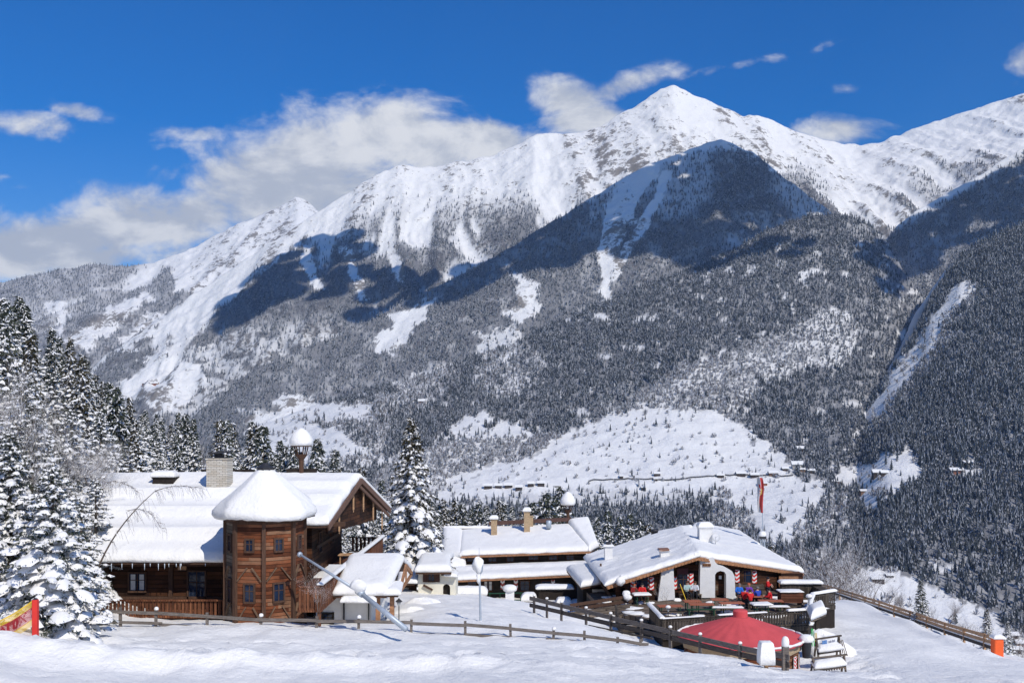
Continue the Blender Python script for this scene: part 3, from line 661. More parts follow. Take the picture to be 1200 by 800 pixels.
def bare_mesh(H, seed, spread=.35, depth=5, frost=.4, r0=.022):
    """bare broadleaf: recursive twigs; white hoar pads on some"""
    rn = random.Random(seed); V, Fc, M = [], [], []
    def seg(p, q, r, m):
        d = (q-p).normalized(); u_ = Vector((0, 0, 1)) if abs(d.z) < .9 else Vector((1, 0, 0)); a = d.cross(u_).normalized(); b = a.cross(d); k = len(V)
        for c, rr in ((p, r), (q, r*.7)):
            for j in range(3): t_ = j*2.0944; V.append(tuple(c+(a*math.cos(t_)+b*math.sin(t_))*rr))
        for j in range(3): Fc.append((k+j, k+(j+1) % 3, k+3+(j+1) % 3, k+3+j)); M.append(m)
    def grow_(p, d, L, r, lv):
        n = 3
        for i in range(n):
            d2 = (d+Vector((rn.uniform(-1, 1), rn.uniform(-1, 1), rn.uniform(-.5, .5)))*.16).normalized(); q = p+d2*L/n
            seg(p, q, r, 1 if (lv >= 3 and rn.random() < frost) else 0); p = q; d = d2; r *= .85
            if lv < depth and (lv > 0 or i > 0):
                for _ in range(2 if lv < 3 else 3):
                    ax = Vector((rn.uniform(-1, 1), rn.uniform(-1, 1), rn.uniform(-.15, .8))).normalized()
                    grow_(p, (d*1.0+ax*.85).normalized(), L*rn.uniform(.45, .7), r*.6, lv+1)
    grow_(Vector((0, 0, -.3)), Vector((rn.uniform(-.1, .1), rn.uniform(-.1, .1), 1)).normalized(), H*.62, H*r0, 0)
    return V, Fc, M

# mid-distance prototypes
SP = []
for k in range(6):
    H = 1*16.; V, Fc, M = spruce_mesh(H, 2.9+.35*(k % 3), 185, 900+k, snow=.93, needle=18, nl=.085, droop=.5, power=1.08)
    SP.append((mesh_from('spruce_crown', V, Fc, M, [NEED if k % 3 else NEED_B, TSNOW], 1), trunk_mesh(H, .22, k), H))
SPD = []     # darker, less snow
for k in range(3):
    H = 16.; V, Fc, M = spruce_mesh(H, 2.7+.3*k, 150, 950+k, snow=.66, needle=24, nl=.10, droop=.35)
    SPD.append((mesh_from('spruce_crown', V, Fc, M, [NEED, TSNOW], 1), trunk_mesh(H, .22, 10+k), H))
BR = []
for k in range(4):
    V, Fc, M = bare_mesh(9., 40+k, depth=4, frost=.35); BR.append((mesh_from('bare_crown', V, Fc, M, [TWIG, TSNOW]), trunk_mesh(5., .10, 20+k), 9.))

rf = random.Random(5); nleft = 0
# --- the dense wood climbing the left hillside: individual trees
spots = []
for k in range(2600):
    Y = rf.uniform(74, 300); px = rf.uniform(-70, 420); X = X_(px, Y)
    lim = np.interp(Y, [70, 90, 120, 160, 220, 300], [-30, -23, -13, -22, -45, -90])
    if X > lim: continue
    if Y < 100 and X > -34+(Y-74)*.6 and Y < 88: continue
    if any((X-a)**2+(Y-b)**2 < (2.9+.006*Y)**2 for a, b in spots): continue
    spots.append((X, Y))
print('left wood', len(spots))
spots = spots[:290]
for (X, Y) in spots:
    px = CX+F*X/Y; z = gz(X, Y)
    # top line of the wood in the photograph limits the height of each tree
    line = np.interp(px, [-80, 0, 15, 40, 60, 80, 100, 130, 150, 200, 250, 330, 400], [300, 335, 330, 345, 385, 390, 405, 440, 468, 482, 490, 500, 515])
    hmax = Z_(line, Y)-z+rf.uniform(-2.5, .6)
    h = min(hmax, rf.uniform(13, 21))
    if h < 5.5: continue
    dk = rf.random() < (.25 if Y > 170 else .1)
    cr, tr, H0 = rf.choice(SPD if dk else SP); nleft += 1
    make_tree('spruce', cr, tr, (X, Y, z), 'snow covered spruce in the dense wood climbing the left hillside', 'tree', 'spruces of the left hillside wood', rf.uniform(0, 6.28), h/H0, rf.uniform(.85, 1.15))
for k in range(4):
    Y = rf.uniform(66, 130); px = rf.uniform(-20, 330); X = X_(px, Y)
    if X > -14 or (Y < 86 and px > 75): continue
    cr, tr, H0 = rf.choice(BR); h = rf.uniform(6, 10)
    if h+gz(X, Y) > Z_(500 if px > 150 else 440, Y): continue
    make_tree('bare_tree', cr, tr, (X, Y, gz(X, Y)), 'bare hoar frosted broadleaf tree among the spruces of the left hillside', 'tree', 'frosted bare trees at the foot of the left wood', rf.uniform(0, 6.28), h/H0)
# --- spruces standing behind the houses
def sp(px, base, top, Y, label, group=None, dark=False, wide=1., bare=False, zb=None, cat='tree'):
    X = X_(px, Y); z = gz(X, Y) if zb is None else zb; h = Z_(top, Y)-z
    cr, tr, H0 = rf.choice(BR if bare else (SPD if dark else SP))
    return make_tree('bare_tree' if bare else 'spruce', cr, tr, (X, Y, z), label, cat, group, rf.uniform(0, 6.28), h/H0, wide)
sp(425, 0, 545, 108, 'spruce tip rising behind the gable of the log chalet', wide=1.0)
sp(447, 0, 560, 112, 'snowy spruce between the chalet gable and the tall lone spruce', wide=1.1)
sp(408, 0, 548, 125, 'small spruce tip beside the ridge of the log chalet', wide=1.1)
sp(370, 0, 518, 100, 'snowy spruce directly right of the bell turret on the chalet', wide=1.0)
sp(335, 0, 520, 110, 'snowy spruce directly left of the bell turret on the chalet')
sp(300, 0, 505, 108, 'snowy spruce behind the stone chimney, on its right')
sp(264, 0, 492, 104, 'tall snowy spruce right behind the stone chimney', dark=True)
sp(640, 0, 575, 109, 'stunted spruce with round snow clumps left of the middle house bell turret', dark=True, wide=1.5)
sp(657, 0, 568, 112, 'dark spruce tip just behind the middle house bell turret', dark=True, wide=1.2)
for k, (px, top, Y) in enumerate([(700, 604, 122), (712, 596, 128), (726, 603, 124), (738, 600, 131), (750, 606, 126), (690, 610, 135), (676, 605, 140), (760, 612, 138)]):
    sp(px, 0, top, Y, 'small snowy spruce in the row between the two big roofs', 'spruces between the middle house and the inn')
for k, px in enumerate([505, 515, 524, 533, 543, 552, 561, 570, 580, 590, 600, 612, 624, 500, 520, 540, 560, 585]):
    Y = 118+(k*7 % 23); sp(px, 0, 583+(k*5 % 14), Y, 'snowy spruce top showing over the middle house roof', 'spruce tops behind the middle house', dark=k % 4 == 0)
for k, px in enumerate([398, 404, 415, 432, 440, 455, 462, 470, 492, 505, 514]):
    Y = 96+(k*5 % 17); sp(px, 0, 592+(k*7 % 22), Y, 'snowy spruce in the thicket behind the chalet balcony', 'thicket behind the chalet balcony', bare=False)
sp(905, 0, 638, 118, 'small spruce behind the right end of the inn roof', wide=1.4)
sp(934, 0, 655, 128, 'frosted young spruce right of the inn where the long fence starts', wide=1.4)
# --- beyond the right-hand fence
sp(1079, 0, 679, 88, 'dark sparse spruce standing above the middle of the orange fence', dark=True, wide=1.25)
sp(1112, 0, 708, 86, 'pale frosted sapling right of the dark spruce beyond the fence', bare=True)
sp(1157, 0, 712, 76, 'young snowy spruce behind the end of the orange fence', wide=1.15)
sp(1181, 0, 727, 72, 'young snowy spruce right of the orange end post', wide=1.25)
for k, (px, top, Y) in enumerate([(985, 668, 160), (1005, 676, 150), (1022, 682, 140), (1040, 690, 128), (1060, 700, 115), (1092, 712, 100), (1125, 728, 92), (1140, 735, 88), (970, 662, 170), (1192, 745, 95), (955, 660, 165), (1200, 752, 80)]):
    sp(px, 0, top, Y, 'bare frosted bush on the bank beyond the orange fence', 'frosted bushes beyond the orange fence', bare=True)

# --- the lone spruce in the middle
H = Z_(487, 82)-gz(X_(482, 82), 82)
V, Fc, M = spruce_mesh(H, 3.7, 170, 77, snow=.97, needle=75, nl=.062, droop=.72, power=.95, irregular=.22)
make_tree('spruce', mesh_from('spruce_crown', V, Fc, M, [NEED_B, TSNOW], 1), trunk_mesh(H, .25, 3), (X_(482, 82), 82, gz(X_(482, 82), 82)), 'tall pointed snow laden spruce standing alone between chalet and middle house', 'tree')
# --- big trees in the left foreground
def hero(px, Y, top, R, nb, seed, label, snow=.9, needle=90, irr=.3, droop=.55, m=NEED, power=.7, nl=.05):
    X = X_(px, Y); z = gz(X, Y)-.2; H = Z_(top, Y)-z
    V, Fc, M = spruce_mesh(H, R, nb, seed, snow, needle, nl, droop, irregular=irr, power=power, zlow=.01)
    return make_tree('spruce', mesh_from('spruce_crown', V, Fc, M, [m, TSNOW], 1), trunk_mesh(H, .24, seed), (X, Y, z), label, 'tree')
hero(62, 44, 545, 2.7, 190, 501, 'big bushy spruce with heavy snow boughs right beside the orange net', .92, 120)
hero(12, 46, 505, 2.7, 200, 502, 'big bushy spruce with heavy snow boughs at the left picture edge', .9, 100)
hero(38, 52, 470, 2.4, 190, 503, 'snow plastered spruce standing just behind the two bushy foreground spruces', .9, 90)
hero(95, 50, 585, 1.9, 120, 508, 'bushy spruce with heavy boughs between the orange net and the chalet', .95, 90)
hero(-12, 50, 470, 2.6, 190, 509, 'tall spruce cut by the left picture edge', .93, 80)
hero(30, 58, 440, 2.8, 190, 510, 'tall snowy spruce rising behind the foreground group on the left', .93, 70)
hero(84, 62, 478, 2.7, 180, 511, 'tall snowy spruce behind the foreground group, nearer the chalet', .93, 70)
hero(-30, 62, 410, 3., 180, 512, 'tallest spruce at the extreme left edge', .9, 60)
hero(112, 57, 560, 1.7, 110, 513, 'small loaded spruce touching the left end of the chalet roof', .95, 70)
hero(100, 52, 600, 1.5, 90, 504, 'small spruce with drooping snow boughs at the left end of the chalet', .95, 90)
hero(118, 74, 480, 2.4, 160, 505, 'heavily loaded spruce behind the left end of the chalet roof', .95, 70)
hero(160, 88, 490, 2.6, 160, 506, 'loaded spruce above the chalet roof, left of the dark chimney', .9, 60)
hero(82, 60, 560, 1.6, 90, 507, 'slender loaded spruce between the foreground spruces and the chalet roof', .95, 80)
for k, (px, Y, top, lb) in enumerate([(55, 49, 478, 'tall bare frosted tree rising through the foreground spruces'), (112, 62, 530, 'bare frosted tree at the left end of the chalet roof'), (5, 62, 470, 'bare frosted tree highest up at the left edge')]):
    X = X_(px, Y); z = gz(X, Y); H = Z_(top, Y)-z; V, Fc, M = bare_mesh(H, 300+k, depth=5, frost=.45, r0=.010)
    make_tree('bare_tree', mesh_from('bare_crown', V, Fc, M, [TWIG, TSNOW]), trunk_mesh(H*.6, .09, k), (X, Y, z), lb, 'tree')
# snow clumps caught in the bare trees are part of their crowns; the arching birch in front of the roof:
def arch_birch():
    root = empty('birch', (X_(112, 50), 50, gz(X_(112, 50), 50)-.2), 'bare young birch bent over in front of the chalet roof', 'tree'); rn = random.Random(3)
    mb = MB()
    def curve(p0, p1, p2, n=10): return [Vector(p0)*(1-t)**2+Vector(p1)*2*t*(1-t)+Vector(p2)*t*t for t in [i/n for i in range(n+1)]]
    Y = 50
    c1 = curve(at(100, 735, 50), at(105, 640, Y), at(182, 575, Y), 12); mb.tube(c1, [.07*(1-.75*i/12) for i in range(13)], 6)
    c2 = curve(at(182, 575, Y), at(205, 565, Y), at(236, 572, Y), 8); mb.tube(c2, [.018*(1-.7*i/8) for i in range(9)], 5)
    c3 = curve(at(100, 660, Y), at(112, 590, Y), at(126, 565, Y-.5), 8); mb.tube(c3, [.03*(1-.7*i/8) for i in range(9)], 5)
    c4 = curve(at(150, 598, Y), at(175, 590, Y+.4), at(188, 618, Y+.4), 8); mb.tube(c4, [.014*(1-.6*i/8) for i in range(9)], 4)
    c5 = curve(at(126, 565, Y-.5), at(140, 560, Y-.5), at(160, 575, Y-.6), 6); mb.tube(c5, [.012*(1-.6*i/6) for i in range(7)], 4)
    mb.build('trunk', BARK, root)
    tw = MB()
    for c in (c2, c4, c5, c1[6:], c3[4:]):
        for p in c:
            for _ in range(5):
                q = p+Vector((rn.uniform(-.1, .35), rn.uniform(-.2, .2), rn.uniform(-.15, .1))); e = q+Vector((rn.uniform(0, .3), rn.uniform(-.15, .15), rn.uniform(-.7, -.2)))
                tw.tube([p, q, e], [.008, .006, .004], 3, caps=False)
                for _ in range(3): s_ = q.lerp(e, rn.random()); tw.blob(s_, (.025, .025, .02), 1, rn.randrange(999), .1, 4, 3)
    tw.build('crown', [TWIG, TSNOW], root)
arch_birch()
# ================================================================ BUILDINGS
W_DARK = mat_wood('dark_wood', (.028, .013, .008), (.12, .048, .022), .24)
W_TOWER = mat_wood('sunburnt_wood', (.055, .018, .009), (.24, .078, .032), .20, grey=(.30, .19, .115))
W_GREY = mat_wood('grey_wood', (.09, .07, .055), (.24, .19, .145), .20)
W_POST = mat('post_wood', (.085, .045, .028), .85, .35, 4, stretch=(4, 4, .6))
W_RED = mat_wood('red_brown_boards', (.10, .035, .018), (.28, .115, .055), .14, 'x', gap=.16)
W_FENCE = mat('weathered_fence_wood', (.17, .145, .125), .9, .4, 3, stretch=(1, 1, 6), bump=.4)
W_FENCE_D = mat('dark_fence_wood', (.085, .07, .06), .9, .4, 3, stretch=(1, 1, 6))
W_NEW = mat('new_timber', (.48, .29, .16), .8, .3, 3, stretch=(1, 1, 5))
W_BRACE = mat('brace_wood', (.15, .095, .06), .9, .4, 3); W_EAVE = mat('eave_timber', (.34, .17, .085), .8, .35, 6)
W_BLACK = mat('tarred_wood', (.022, .016, .012), .85, .4, 3)
PLASTER = mat('white_plaster', (.74, .73, .70), .9, .05, 2.5, bump=.35, bscale=6)
CREAM = mat('cream_plaster', (.72, .68, .56), .9, .06, 2.5, bump=.3, bscale=8)
GLASS = mat('window_glass', (.015, .025, .05), .06, .3, 2, spec=.4)
CURTAIN = mat('curtain', (.6, .6, .58), .9, .1, 8)
STONE = None
def mat_stone():
    m = bpy.data.materials.new('chimney_stone'); m.use_nodes = True; t = NT(m.node_tree); b = m.node_tree.nodes['Principled BSDF']
    g = t.node('ShaderNodeTexCoord'); br = t.node('ShaderNodeTexBrick'); mp = t.node('ShaderNodeMapping'); mp.inputs['Rotation'].default_value = (R_(90), 0, 0)
    t.l.new(g.outputs['Object'], mp.inputs[0]); t.l.new(mp.outputs[0], br.inputs[0])
    br.inputs['Color1'].default_value = (.48, .42, .33, 1); br.inputs['Color2'].default_value = (.62, .58, .5, 1); br.inputs['Mortar'].default_value = (.22, .2, .17, 1)
    br.inputs['Scale'].default_value = 2.2; br.inputs['Brick Width'].default_value = .8; br.inputs['Row Height'].default_value = .25; br.inputs['Mortar Size'].default_value = .03
    t.l.new(br.outputs[0], b.inputs['Base Color']); b.inputs['Roughness'].default_value = .9; return m
STONE = mat_stone()
METAL = mat('galvanised_metal', (.42, .47, .52), .45, .1, 3, metal=.3)
DARKM = mat('dark_metal', (.05, .05, .055), .5, .2, 3, metal=.4)
BRICK = mat('old_brick', (.42, .30, .18), .9, .3, 9)
def emis_free(name, c, r=.7): return mat(name, c, r, .08, 3)
RED = emis_free('red_fabric', (.62, .055, .055)); REDP = emis_free('red_paint', (.68, .04, .03)); WHITE = emis_free('white_paint', (.8, .8, .78)); ORANGE = emis_free('orange_foam', (.85, .13, .03))
GREENP = emis_free('green_paint', (.012, .06, .03)); YELLOW = emis_free('yellow_paint', (.75, .5, .04)); BLUEP = emis_free('blue_paint', (.03, .12, .42)); NEON = emis_free('bright_green', (.05, .65, .15)); TABLE = emis_free('tabletop_red_wood', (.38, .12, .06))

def slab(mb, A, B, C, D, th=.45, r=.4, n=26, over=.12, seed=0, steps=None, mi=0, rough=.06, lo=.0):
    """thick soft snow on the quad A B (front edge, left to right) C D (back edge, right to left)"""
    A, B, C, D = map(Vector, (A, B, C, D)); nrm = (B-A).cross(D-A).normalized(); nrm = nrm if nrm.z > 0 else -nrm
    Lu = max((B-A).length, (C-D).length); Lv = max((D-A).length, (C-B).length)
    def params(L):
        e = [0, .06, .16, .32, .55, .85, 1.2]; e = [x*r/1.2 for x in e if x*r/1.2 < L*.45]; m = max(3, int((L-2*e[-1])/.38))
        return [x/L for x in e]+[(e[-1]+(L-2*e[-1])*i/m)/L for i in range(1, m)]+[1-x/L for x in reversed(e)]
    us, vs = params(Lu), params(Lv); rows = []; k0 = len(mb.v); nu, nv = len(us), len(vs)
    UU, VV = np.meshgrid(us, vs); nz = fbm(UU*Lu*.8+seed*3.1, VV*Lv*.8+seed, 3, seed)-.5; nf = fbm(UU*Lu*3+seed, VV*Lv*3, 2, seed+3)-.5; eb = fbm(UU*Lu*1.3+seed, VV*0+seed, 3, seed+7)-.5
    for j, v_ in enumerate(vs):
        for i, u_ in enumerate(us):
            p = (A*(1-u_)+B*u_)*(1-v_)+(D*(1-u_)+C*u_)*v_
            du = min(u_, 1-u_)*Lu; dv = min(v_, 1-v_)*Lv; d = min(du, dv); q = min(1, d/r); h = lo+(1-lo)*math.sqrt(max(0, 1-(1-q)**2))
            h = th*(h if d > 1e-6 else 0)
            if d > 1e-6: h = max(h, th*.12); h += rough*2.2*nz[j, i]*min(1, d/.3)+rough*.5*nf[j, i]*min(1, d/.2)
            if steps and d > 1e-6:
                for (sv, sh, sw) in steps: x_ = (v_-sv)*Lv/sw+.5*nz[j, i]; h += sh*(math.exp(-x_*x_*16) if x_ < 0 else math.exp(-x_*x_*.35))
            o = Vector((0, 0, h))
            # bulge over the edge
            if d < r: 
                dirv = Vector(); 
                if v_*Lv < r: dirv -= (D-A).normalized()*(1-v_*Lv/r)
                if (1-v_)*Lv < r: dirv += (D-A).normalized()*(1-(1-v_)*Lv/r)*.6
                if u_*Lu < r: dirv -= (B-A).normalized()*(1-u_*Lu/r)
                if (1-u_)*Lu < r: dirv += (B-A).normalized()*(1-(1-u_)*Lu/r)
                o += dirv*over*(1+2.6*eb[j, i])*(1 if d > 1e-6 else .55)
            mb.v.append(tuple(p+o))
    for j in range(nv-1):
        for i in range(nu-1):
            a = k0+j*nu+i; mb.f.append((a, a+1, a+nu+1, a+nu)); mb.m.append(mi)
    kb = len(mb.v); ring = [k0+i for i in range(nu)]+[k0+j*nu+nu-1 for j in range(1, nv)]+[k0+(nv-1)*nu+i for i in range(nu-2, -1, -1)]+[k0+j*nu for j in range(nv-2, 0, -1)]
    mb.f.append(tuple(reversed(ring))); mb.m.append(mi)
    return mb
def board(mb, A, B, C, D, th=.16, mi=0):    # roof deck below the quad
    A, B, C, D = map(Vector, (A, B, C, D)); d = Vector((0, 0, -th)); e = Vector((0, 0, -.004)); return mb.hexa([A+d, B+d, C+d, D+d, A+e, B+e, C+e, D+e], mi)
def window(parent, c, w_, h, nrm, fm=None, cross=True, curtain=False, sill_snow=False, depth=.10):
    """c centre of the opening, nrm outward; frame > pane"""
    c = Vector(c); n = Vector(nrm).normalized(); s = Vector((-n.y, n.x, 0)).normalized(); u_ = Vector((0, 0, 1)); fm = fm or W_POST
    fr = MB(); t = .09
    def bx(cx_, cz, ww, hh, d0, d1, mb, mi=0):
        p = c+s*cx_+u_*cz; a, b = s*ww/2, u_*hh/2
        mb.hexa([p-a-b+n*d0, p+a-b+n*d0, p+a-b+n*d1, p-a-b+n*d1, p-a+b+n*d0, p+a+b+n*d0, p+a+b+n*d1, p-a+b+n*d1], mi)
    bx(-w_/2-t/2, 0, t, h+2*t, .0, depth, fr); bx(w_/2+t/2, 0, t, h+2*t, .0, depth, fr); bx(0, h/2+t/2, w_, t, .0, depth, fr); bx(0, -h/2-t/2, w_+.1, t, .0, depth+.05, fr)
    if cross: bx(0, 0, .045, h, .0, depth*.6, fr); bx(0, h*.12, w_, .04, .003, depth*.55, fr)
    f = fr.build('window', fm, parent)
    pn = MB(); bx(0, 0, w_, h, .004, .03, pn); pn.build('pane', GLASS, f)
    if curtain:
        cu = MB(); bx(-w_*.28, 0, w_*.3, h*.9, .032, .036, cu); bx(w_*.28, 0, w_*.3, h*.9, .032, .036, cu); cu.build('curtain', CURTAIN, f)
    return f
def snowcap(mb, c, r, h, seed=0, mi=0, n=14):
    rn = random.Random(seed); prof = [(r*.86, 0), (r*1.0, h*.18), (r*1.03, h*.45), (r*.9, h*.75), (r*.6, h*.95), (r*.2, h*1.02)]
    return mb.lathe(c, prof, n, mi, rn.random(), .035, rn)
def lathe_obj(c, prof, n, name, m, parent, smooth=True, rot=0): mb = MB(); mb.lathe(c, prof, n, 0, rot); return mb.build(name, m, parent, smooth)

# ---------------------------------------------------------------- 1 log chalet with its turret
CH = empty('log_chalet', (-18, 60, gz(-18, 60)), 'long dark log chalet with a timber turret, wide snowy roof and stone chimney', 'chalet')
RY, RZ = 66., -3.45; sl = .386
def rz(Y): return RZ-sl*abs(Y-RY)
XL = -28.5
wl = MB()
wl.box((XL+.8, 57.0, -12.2), (-15.0, 57.3, -7.6)); wl.box((XL+.8, 57.3, -12.2), (XL+1.1, 74, -6.6)); wl.box((-15.3, 57.3, -12.2), (-15.0, 61, -6.2))
wl.box((-15.0, 60.8, -12.2), (-12.4, 61.1, -5.6)); 
# gable wall on the right, pentagon
g_ = [(-12.4, 61.1, -12.2), (-12.4, 71.5, -12.2), (-12.4, 71.5, rz(71.5)-.25), (-12.4, RY, RZ-.25), (-12.4, 61.1, rz(61.1)-.25)]
wl.add(g_+[(x-.3, y, z) for x, y, z in g_], [(0, 1, 2, 3, 4), (9, 8, 7, 6, 5)]+[(i, i+5, (i+1) % 5+5, (i+1) % 5) for i in range(5)])
wl.box((XL+1.1, 71.2, -12.2), (-12.7, 71.5, -6))
wl.build('wall', W_DARK, CH)
pv = MB()
for x in (X_(124, 56.9), X_(200, 56.9)): pv.box((x-.13, 56.85, -12), (x+.13, 57.0, -7.7))
for z in (-8.0, -9.9): pv.box((XL+.8, 56.9, z-.07), (-15.6, 57.0, z+.07))
pv.build('timber_post', W_POST, CH)
# roof deck, two levels of eave
rf_ = MB(); F1 = 55.3; F2 = 59.5
rf_m = [(XL, F1, rz(F1)), (-15.6, F1, rz(F1)), (-15.6, RY, RZ), (XL, RY, RZ)]
board(rf_, *rf_m); board(rf_, (-15.597, F2, rz(F2)), (-11.2, F2, rz(F2)), (-10.2, RY, RZ), (-15.597, RY, RZ))
board(rf_, (XL, RY+.003, RZ), (-10.2, RY+.003, RZ), (-9.1, 72.6, rz(72.6)), (XL, 72.6, rz(72.6)))
RF = rf_.build('roof', W_POST, CH)
sn = MB()
slab(sn, (XL, F1-.05, rz(F1-.05)), (-15.5, F1-.05, rz(F1-.05)), (-15.6, RY+.2, RZ), (XL, RY+.2, RZ), .55, .45, seed=3, steps=[(.17, .46, .6), (.42, .42, .55), (.66, .38, .55)], over=.1, rough=.05)
slab(sn, (-15.7, F2, rz(F2)), (-11.15, F2, rz(F2)), (-10.2, RY+.2, RZ), (-15.7, RY+.2, RZ), .5, .45, seed=4, steps=[(.35, .26, .5), (.66, .24, .5)], over=.1)
slab(sn, (-9.05, 72.7, rz(72.7)), (XL, 72.7, rz(72.7)), (XL, RY-.1, RZ), (-10.2, RY-.1, RZ), .5, .45, seed=5, over=.1)
sn.build('roof_snow', SNOW, RF, True)
ic = random.Random(12)
for k in range(22):
    x = XL+3.4+ic.random()*9.3; L = ic.uniform(.15, .5); q = MB(); z = rz(F1)-.1; q.tube([(x, F1-.05, z), (x, F1-.05, z-L*.5), (x, F1-.05, z-L)], [.03, .018, .004], 5); q.build('icicle', mat('ice', (.7, .78, .85), .15, .05, 3), CH)
# barge boards and hanging wooden ornaments below the gable
bb = MB(); p1, p2, p3 = Vector((-11.12, F2-.05, rz(F2)-.16)), Vector((-10.12, RY, RZ-.16)), Vector((-9.0, 72.7, rz(72.7)-.16))
bb.bar(p1, p2, .10, .34); bb.bar(p2, p3, .10, .34); bb.bar(p2+Vector((-.12, 0, -.38)), p3+Vector((-.12, 0, -.36)), .1, .22)
bb.build('barge_board', mat('barge_brown', (.15, .085, .06), .8, .2, 4), CH)
for k, (yy_, zz) in enumerate(((62.2, .1), (65.1, 0), (67.3, 0), (69.6, 0), (71.8, 0))):
    z = rz(yy_)-.35; x = -11.1+.15*(yy_-59.5)-.25; o = MB(); o.bar((x, yy_, z), (x, yy_, z-1.35), .09, .09); o.bar((x, yy_, z-1.35), (x, yy_, z-1.5), .04, .04); o.build('hanging_ornament', W_NEW, CH)
q = MB(); gy_ = [(60.3, -6.55), (71.9, -6.75), (71.9, rz(71.9)-.2), (RY, RZ-.22), (60.3, rz(60.3)-.2)]
q.add([(-11.35+.12*(y-60), y, z) for y, z in gy_]+[(-11.5+.12*(y-60), y, z) for y, z in gy_], [(0, 1, 2, 3, 4), (9, 8, 7, 6, 5)]+[(i, i+5, (i+1) % 5+5, (i+1) % 5) for i in range(5)]); q.build('gable_boarding', W_DARK, CH)
# purlins and struts under the gable overhang
pu = MB()
for yy_ in (60.6, 66, 71.2): pu.bar((-12.4, yy_, rz(yy_)-.5), (-10.3, yy_, rz(yy_)-.45), .2, .26)
pu.bar((-12.35, 62, -7.6), (-12.35, 71, -7.6), .1, .2); pu.build('purlin', W_POST, CH)
# front-facing gloomy bay right of turret: door, windows
window(CH, (-13.7, 60.8, -7.2), .6, 1.1, (0, -1, 0)); window(CH, (-12.4, 63.2, -7.4), .8, 1.2, (1, 0, 0)); window(CH, (-12.4, 67.5, -7.2), .8, 1.3, (1, 0, 0))
# house windows left of the turret
window(CH, (-21.75, 57.0, -9.0), .9, 1.0, (0, -1, 0), curtain=True); d_ = window(CH, (-18.3, 57.0, -9.2), .95, 1.6, (0, -1, 0), curtain=False)
bo = MB(); bo.box((-19.4, 56.93, -8.3), (-18.9, 57, -8.05)); bo.box((-24.6, 56.5, -10.35), (-24.0, 56.9, -9.9)); bo.build('bench', W_NEW, CH)
# lower balcony: boarded balustrade with fretwork
bf = MB()
for i in range(46):
    x = -25.6+i*.225
    if x > -15.9: break
    bf.bar((x, 54.9, -10.55), (x, 54.9, -9.75), .15, .035, up=Vector((0, 1, 0)))
bf.bar((-25.8, 54.85, -9.68), (-15.9, 54.85, -9.68), .16, .09); bf.bar((-25.8, 54.9, -10.6), (-15.9, 54.9, -10.6), .14, .12)
bf.box((-25.8, 55.0, -10.75), (-15.9, 57.0, -10.6)); bf.bar((-15.9, 54.9, -11.3), (-15.9, 54.9, -9.5), .14, .14); bf.bar((-20.8, 54.9, -11.3), (-20.8, 54.9, -9.6), .12, .12)
bf.build('balustrade', W_RED, CH)
# turret
TC = Vector((X_(311, 54.5), 54.5, 0)); TR = 2.12; TB, TT = -11.4, -5.0
A0 = R_(-33+270+0)
def tv(k, R=TR): a = R_(-90)+R_(-33+45*k); return (TC.x+R*math.cos(a), TC.y+R*math.sin(a))
tw = MB(); bot = [(*tv(k), TB) for k in range(8)]; top = [(*tv(k), TT) for k in range(8)]
tw.add(bot+top, [(k, (k+1) % 8, (k+1) % 8+8, k+8) for k in range(8)]+[tuple(reversed(range(8))), tuple(range(8, 16))])
tw.m = [0 if k in (0, 1, 2, 3) else 1 for k in range(8)]+[1, 1]
TW = tw.build('turret_wall', [W_TOWER, W_GREY], CH)
TWp = MB()
for k in range(8): x, y = tv(k, TR+.03); TWp.bar((x, y, TB), (x, y, TT+.02), .2, .2, up=Vector((math.cos(R_(-123+45*k)), math.sin(R_(-123+45*k)), 0)))
TWp.build('turret_post', W_POST, CH)
br_ = MB()
for k in range(8):      # saltire braces between the two storeys, and ring beams
    (x0, y0), (x1, y1) = tv(k, TR+.05), tv(k+1, TR+.05); P0, P1 = Vector((x0, y0, 0)), Vector((x1, y1, 0)); m_ = (P0+P1)/2
    out = (m_-Vector((TC.x, TC.y, 0))).normalized(); zc = -7.85; V3 = lambda f, z: P0.lerp(P1, f)+Vector((0, 0, z))
    for a, b, za, zb_, hh in ((.08, .42, zc-.42, zc+.3, .12), (.92, .58, zc-.42, zc+.3, .12), (.1, .38, TB+1., TB+1.75, .1), (.9, .62, TB+1., TB+1.75, .1)):
        q = MB(); q.bar(V3(a, za), V3(b, zb_), .06, hh, up=out); q.build('brace', W_BRACE, CH)
    q = MB(); q.bar(V3(.02, TT-.12), V3(.98, TT-.12), .07, .2); q.build('beam', W_POST, CH)
for k, zs in ((0, ((-6.35, .38, .58), (-8.9, .5, .9))), (1, ((-6.35, .38, .6), (-8.9, .52, .9))), (7, ((-6.3, .5, .8), (-8.9, .5, 1.2))), (2, ((-6.35, .4, .7),))):
    (x0, y0), (x1, y1) = tv(k), tv(k+1); m_ = Vector(((x0+x1)/2, (y0+y1)/2, 0)); out = (m_-Vector((TC.x, TC.y, 0))).normalized()
    for z, ww, hh in zs: window(CH, m_+Vector((0, 0, z)), ww, hh, out, depth=.09)
tr = MB(); tr.lathe((TC.x, TC.y, 0), [(2.2, -5.06), (2.72, -5.0), (2.7, -4.93), (.3, -2.75)], 8, 0, R_(-123)); TRF = tr.build('turret_roof', W_POST, CH)
ts = MB(); rn = random.Random(9); n = 48; prof = [(2.62, -5.0), (2.74, -4.93), (2.8, -4.74), (2.76, -4.52), (2.58, -4.32), (2.4, -4.05), (1.9, -3.65), (1.42, -3.24), (.98, -2.86), (.66, -2.56), (.46, -2.38), (.3, -2.40)]
k0 = len(ts.v)
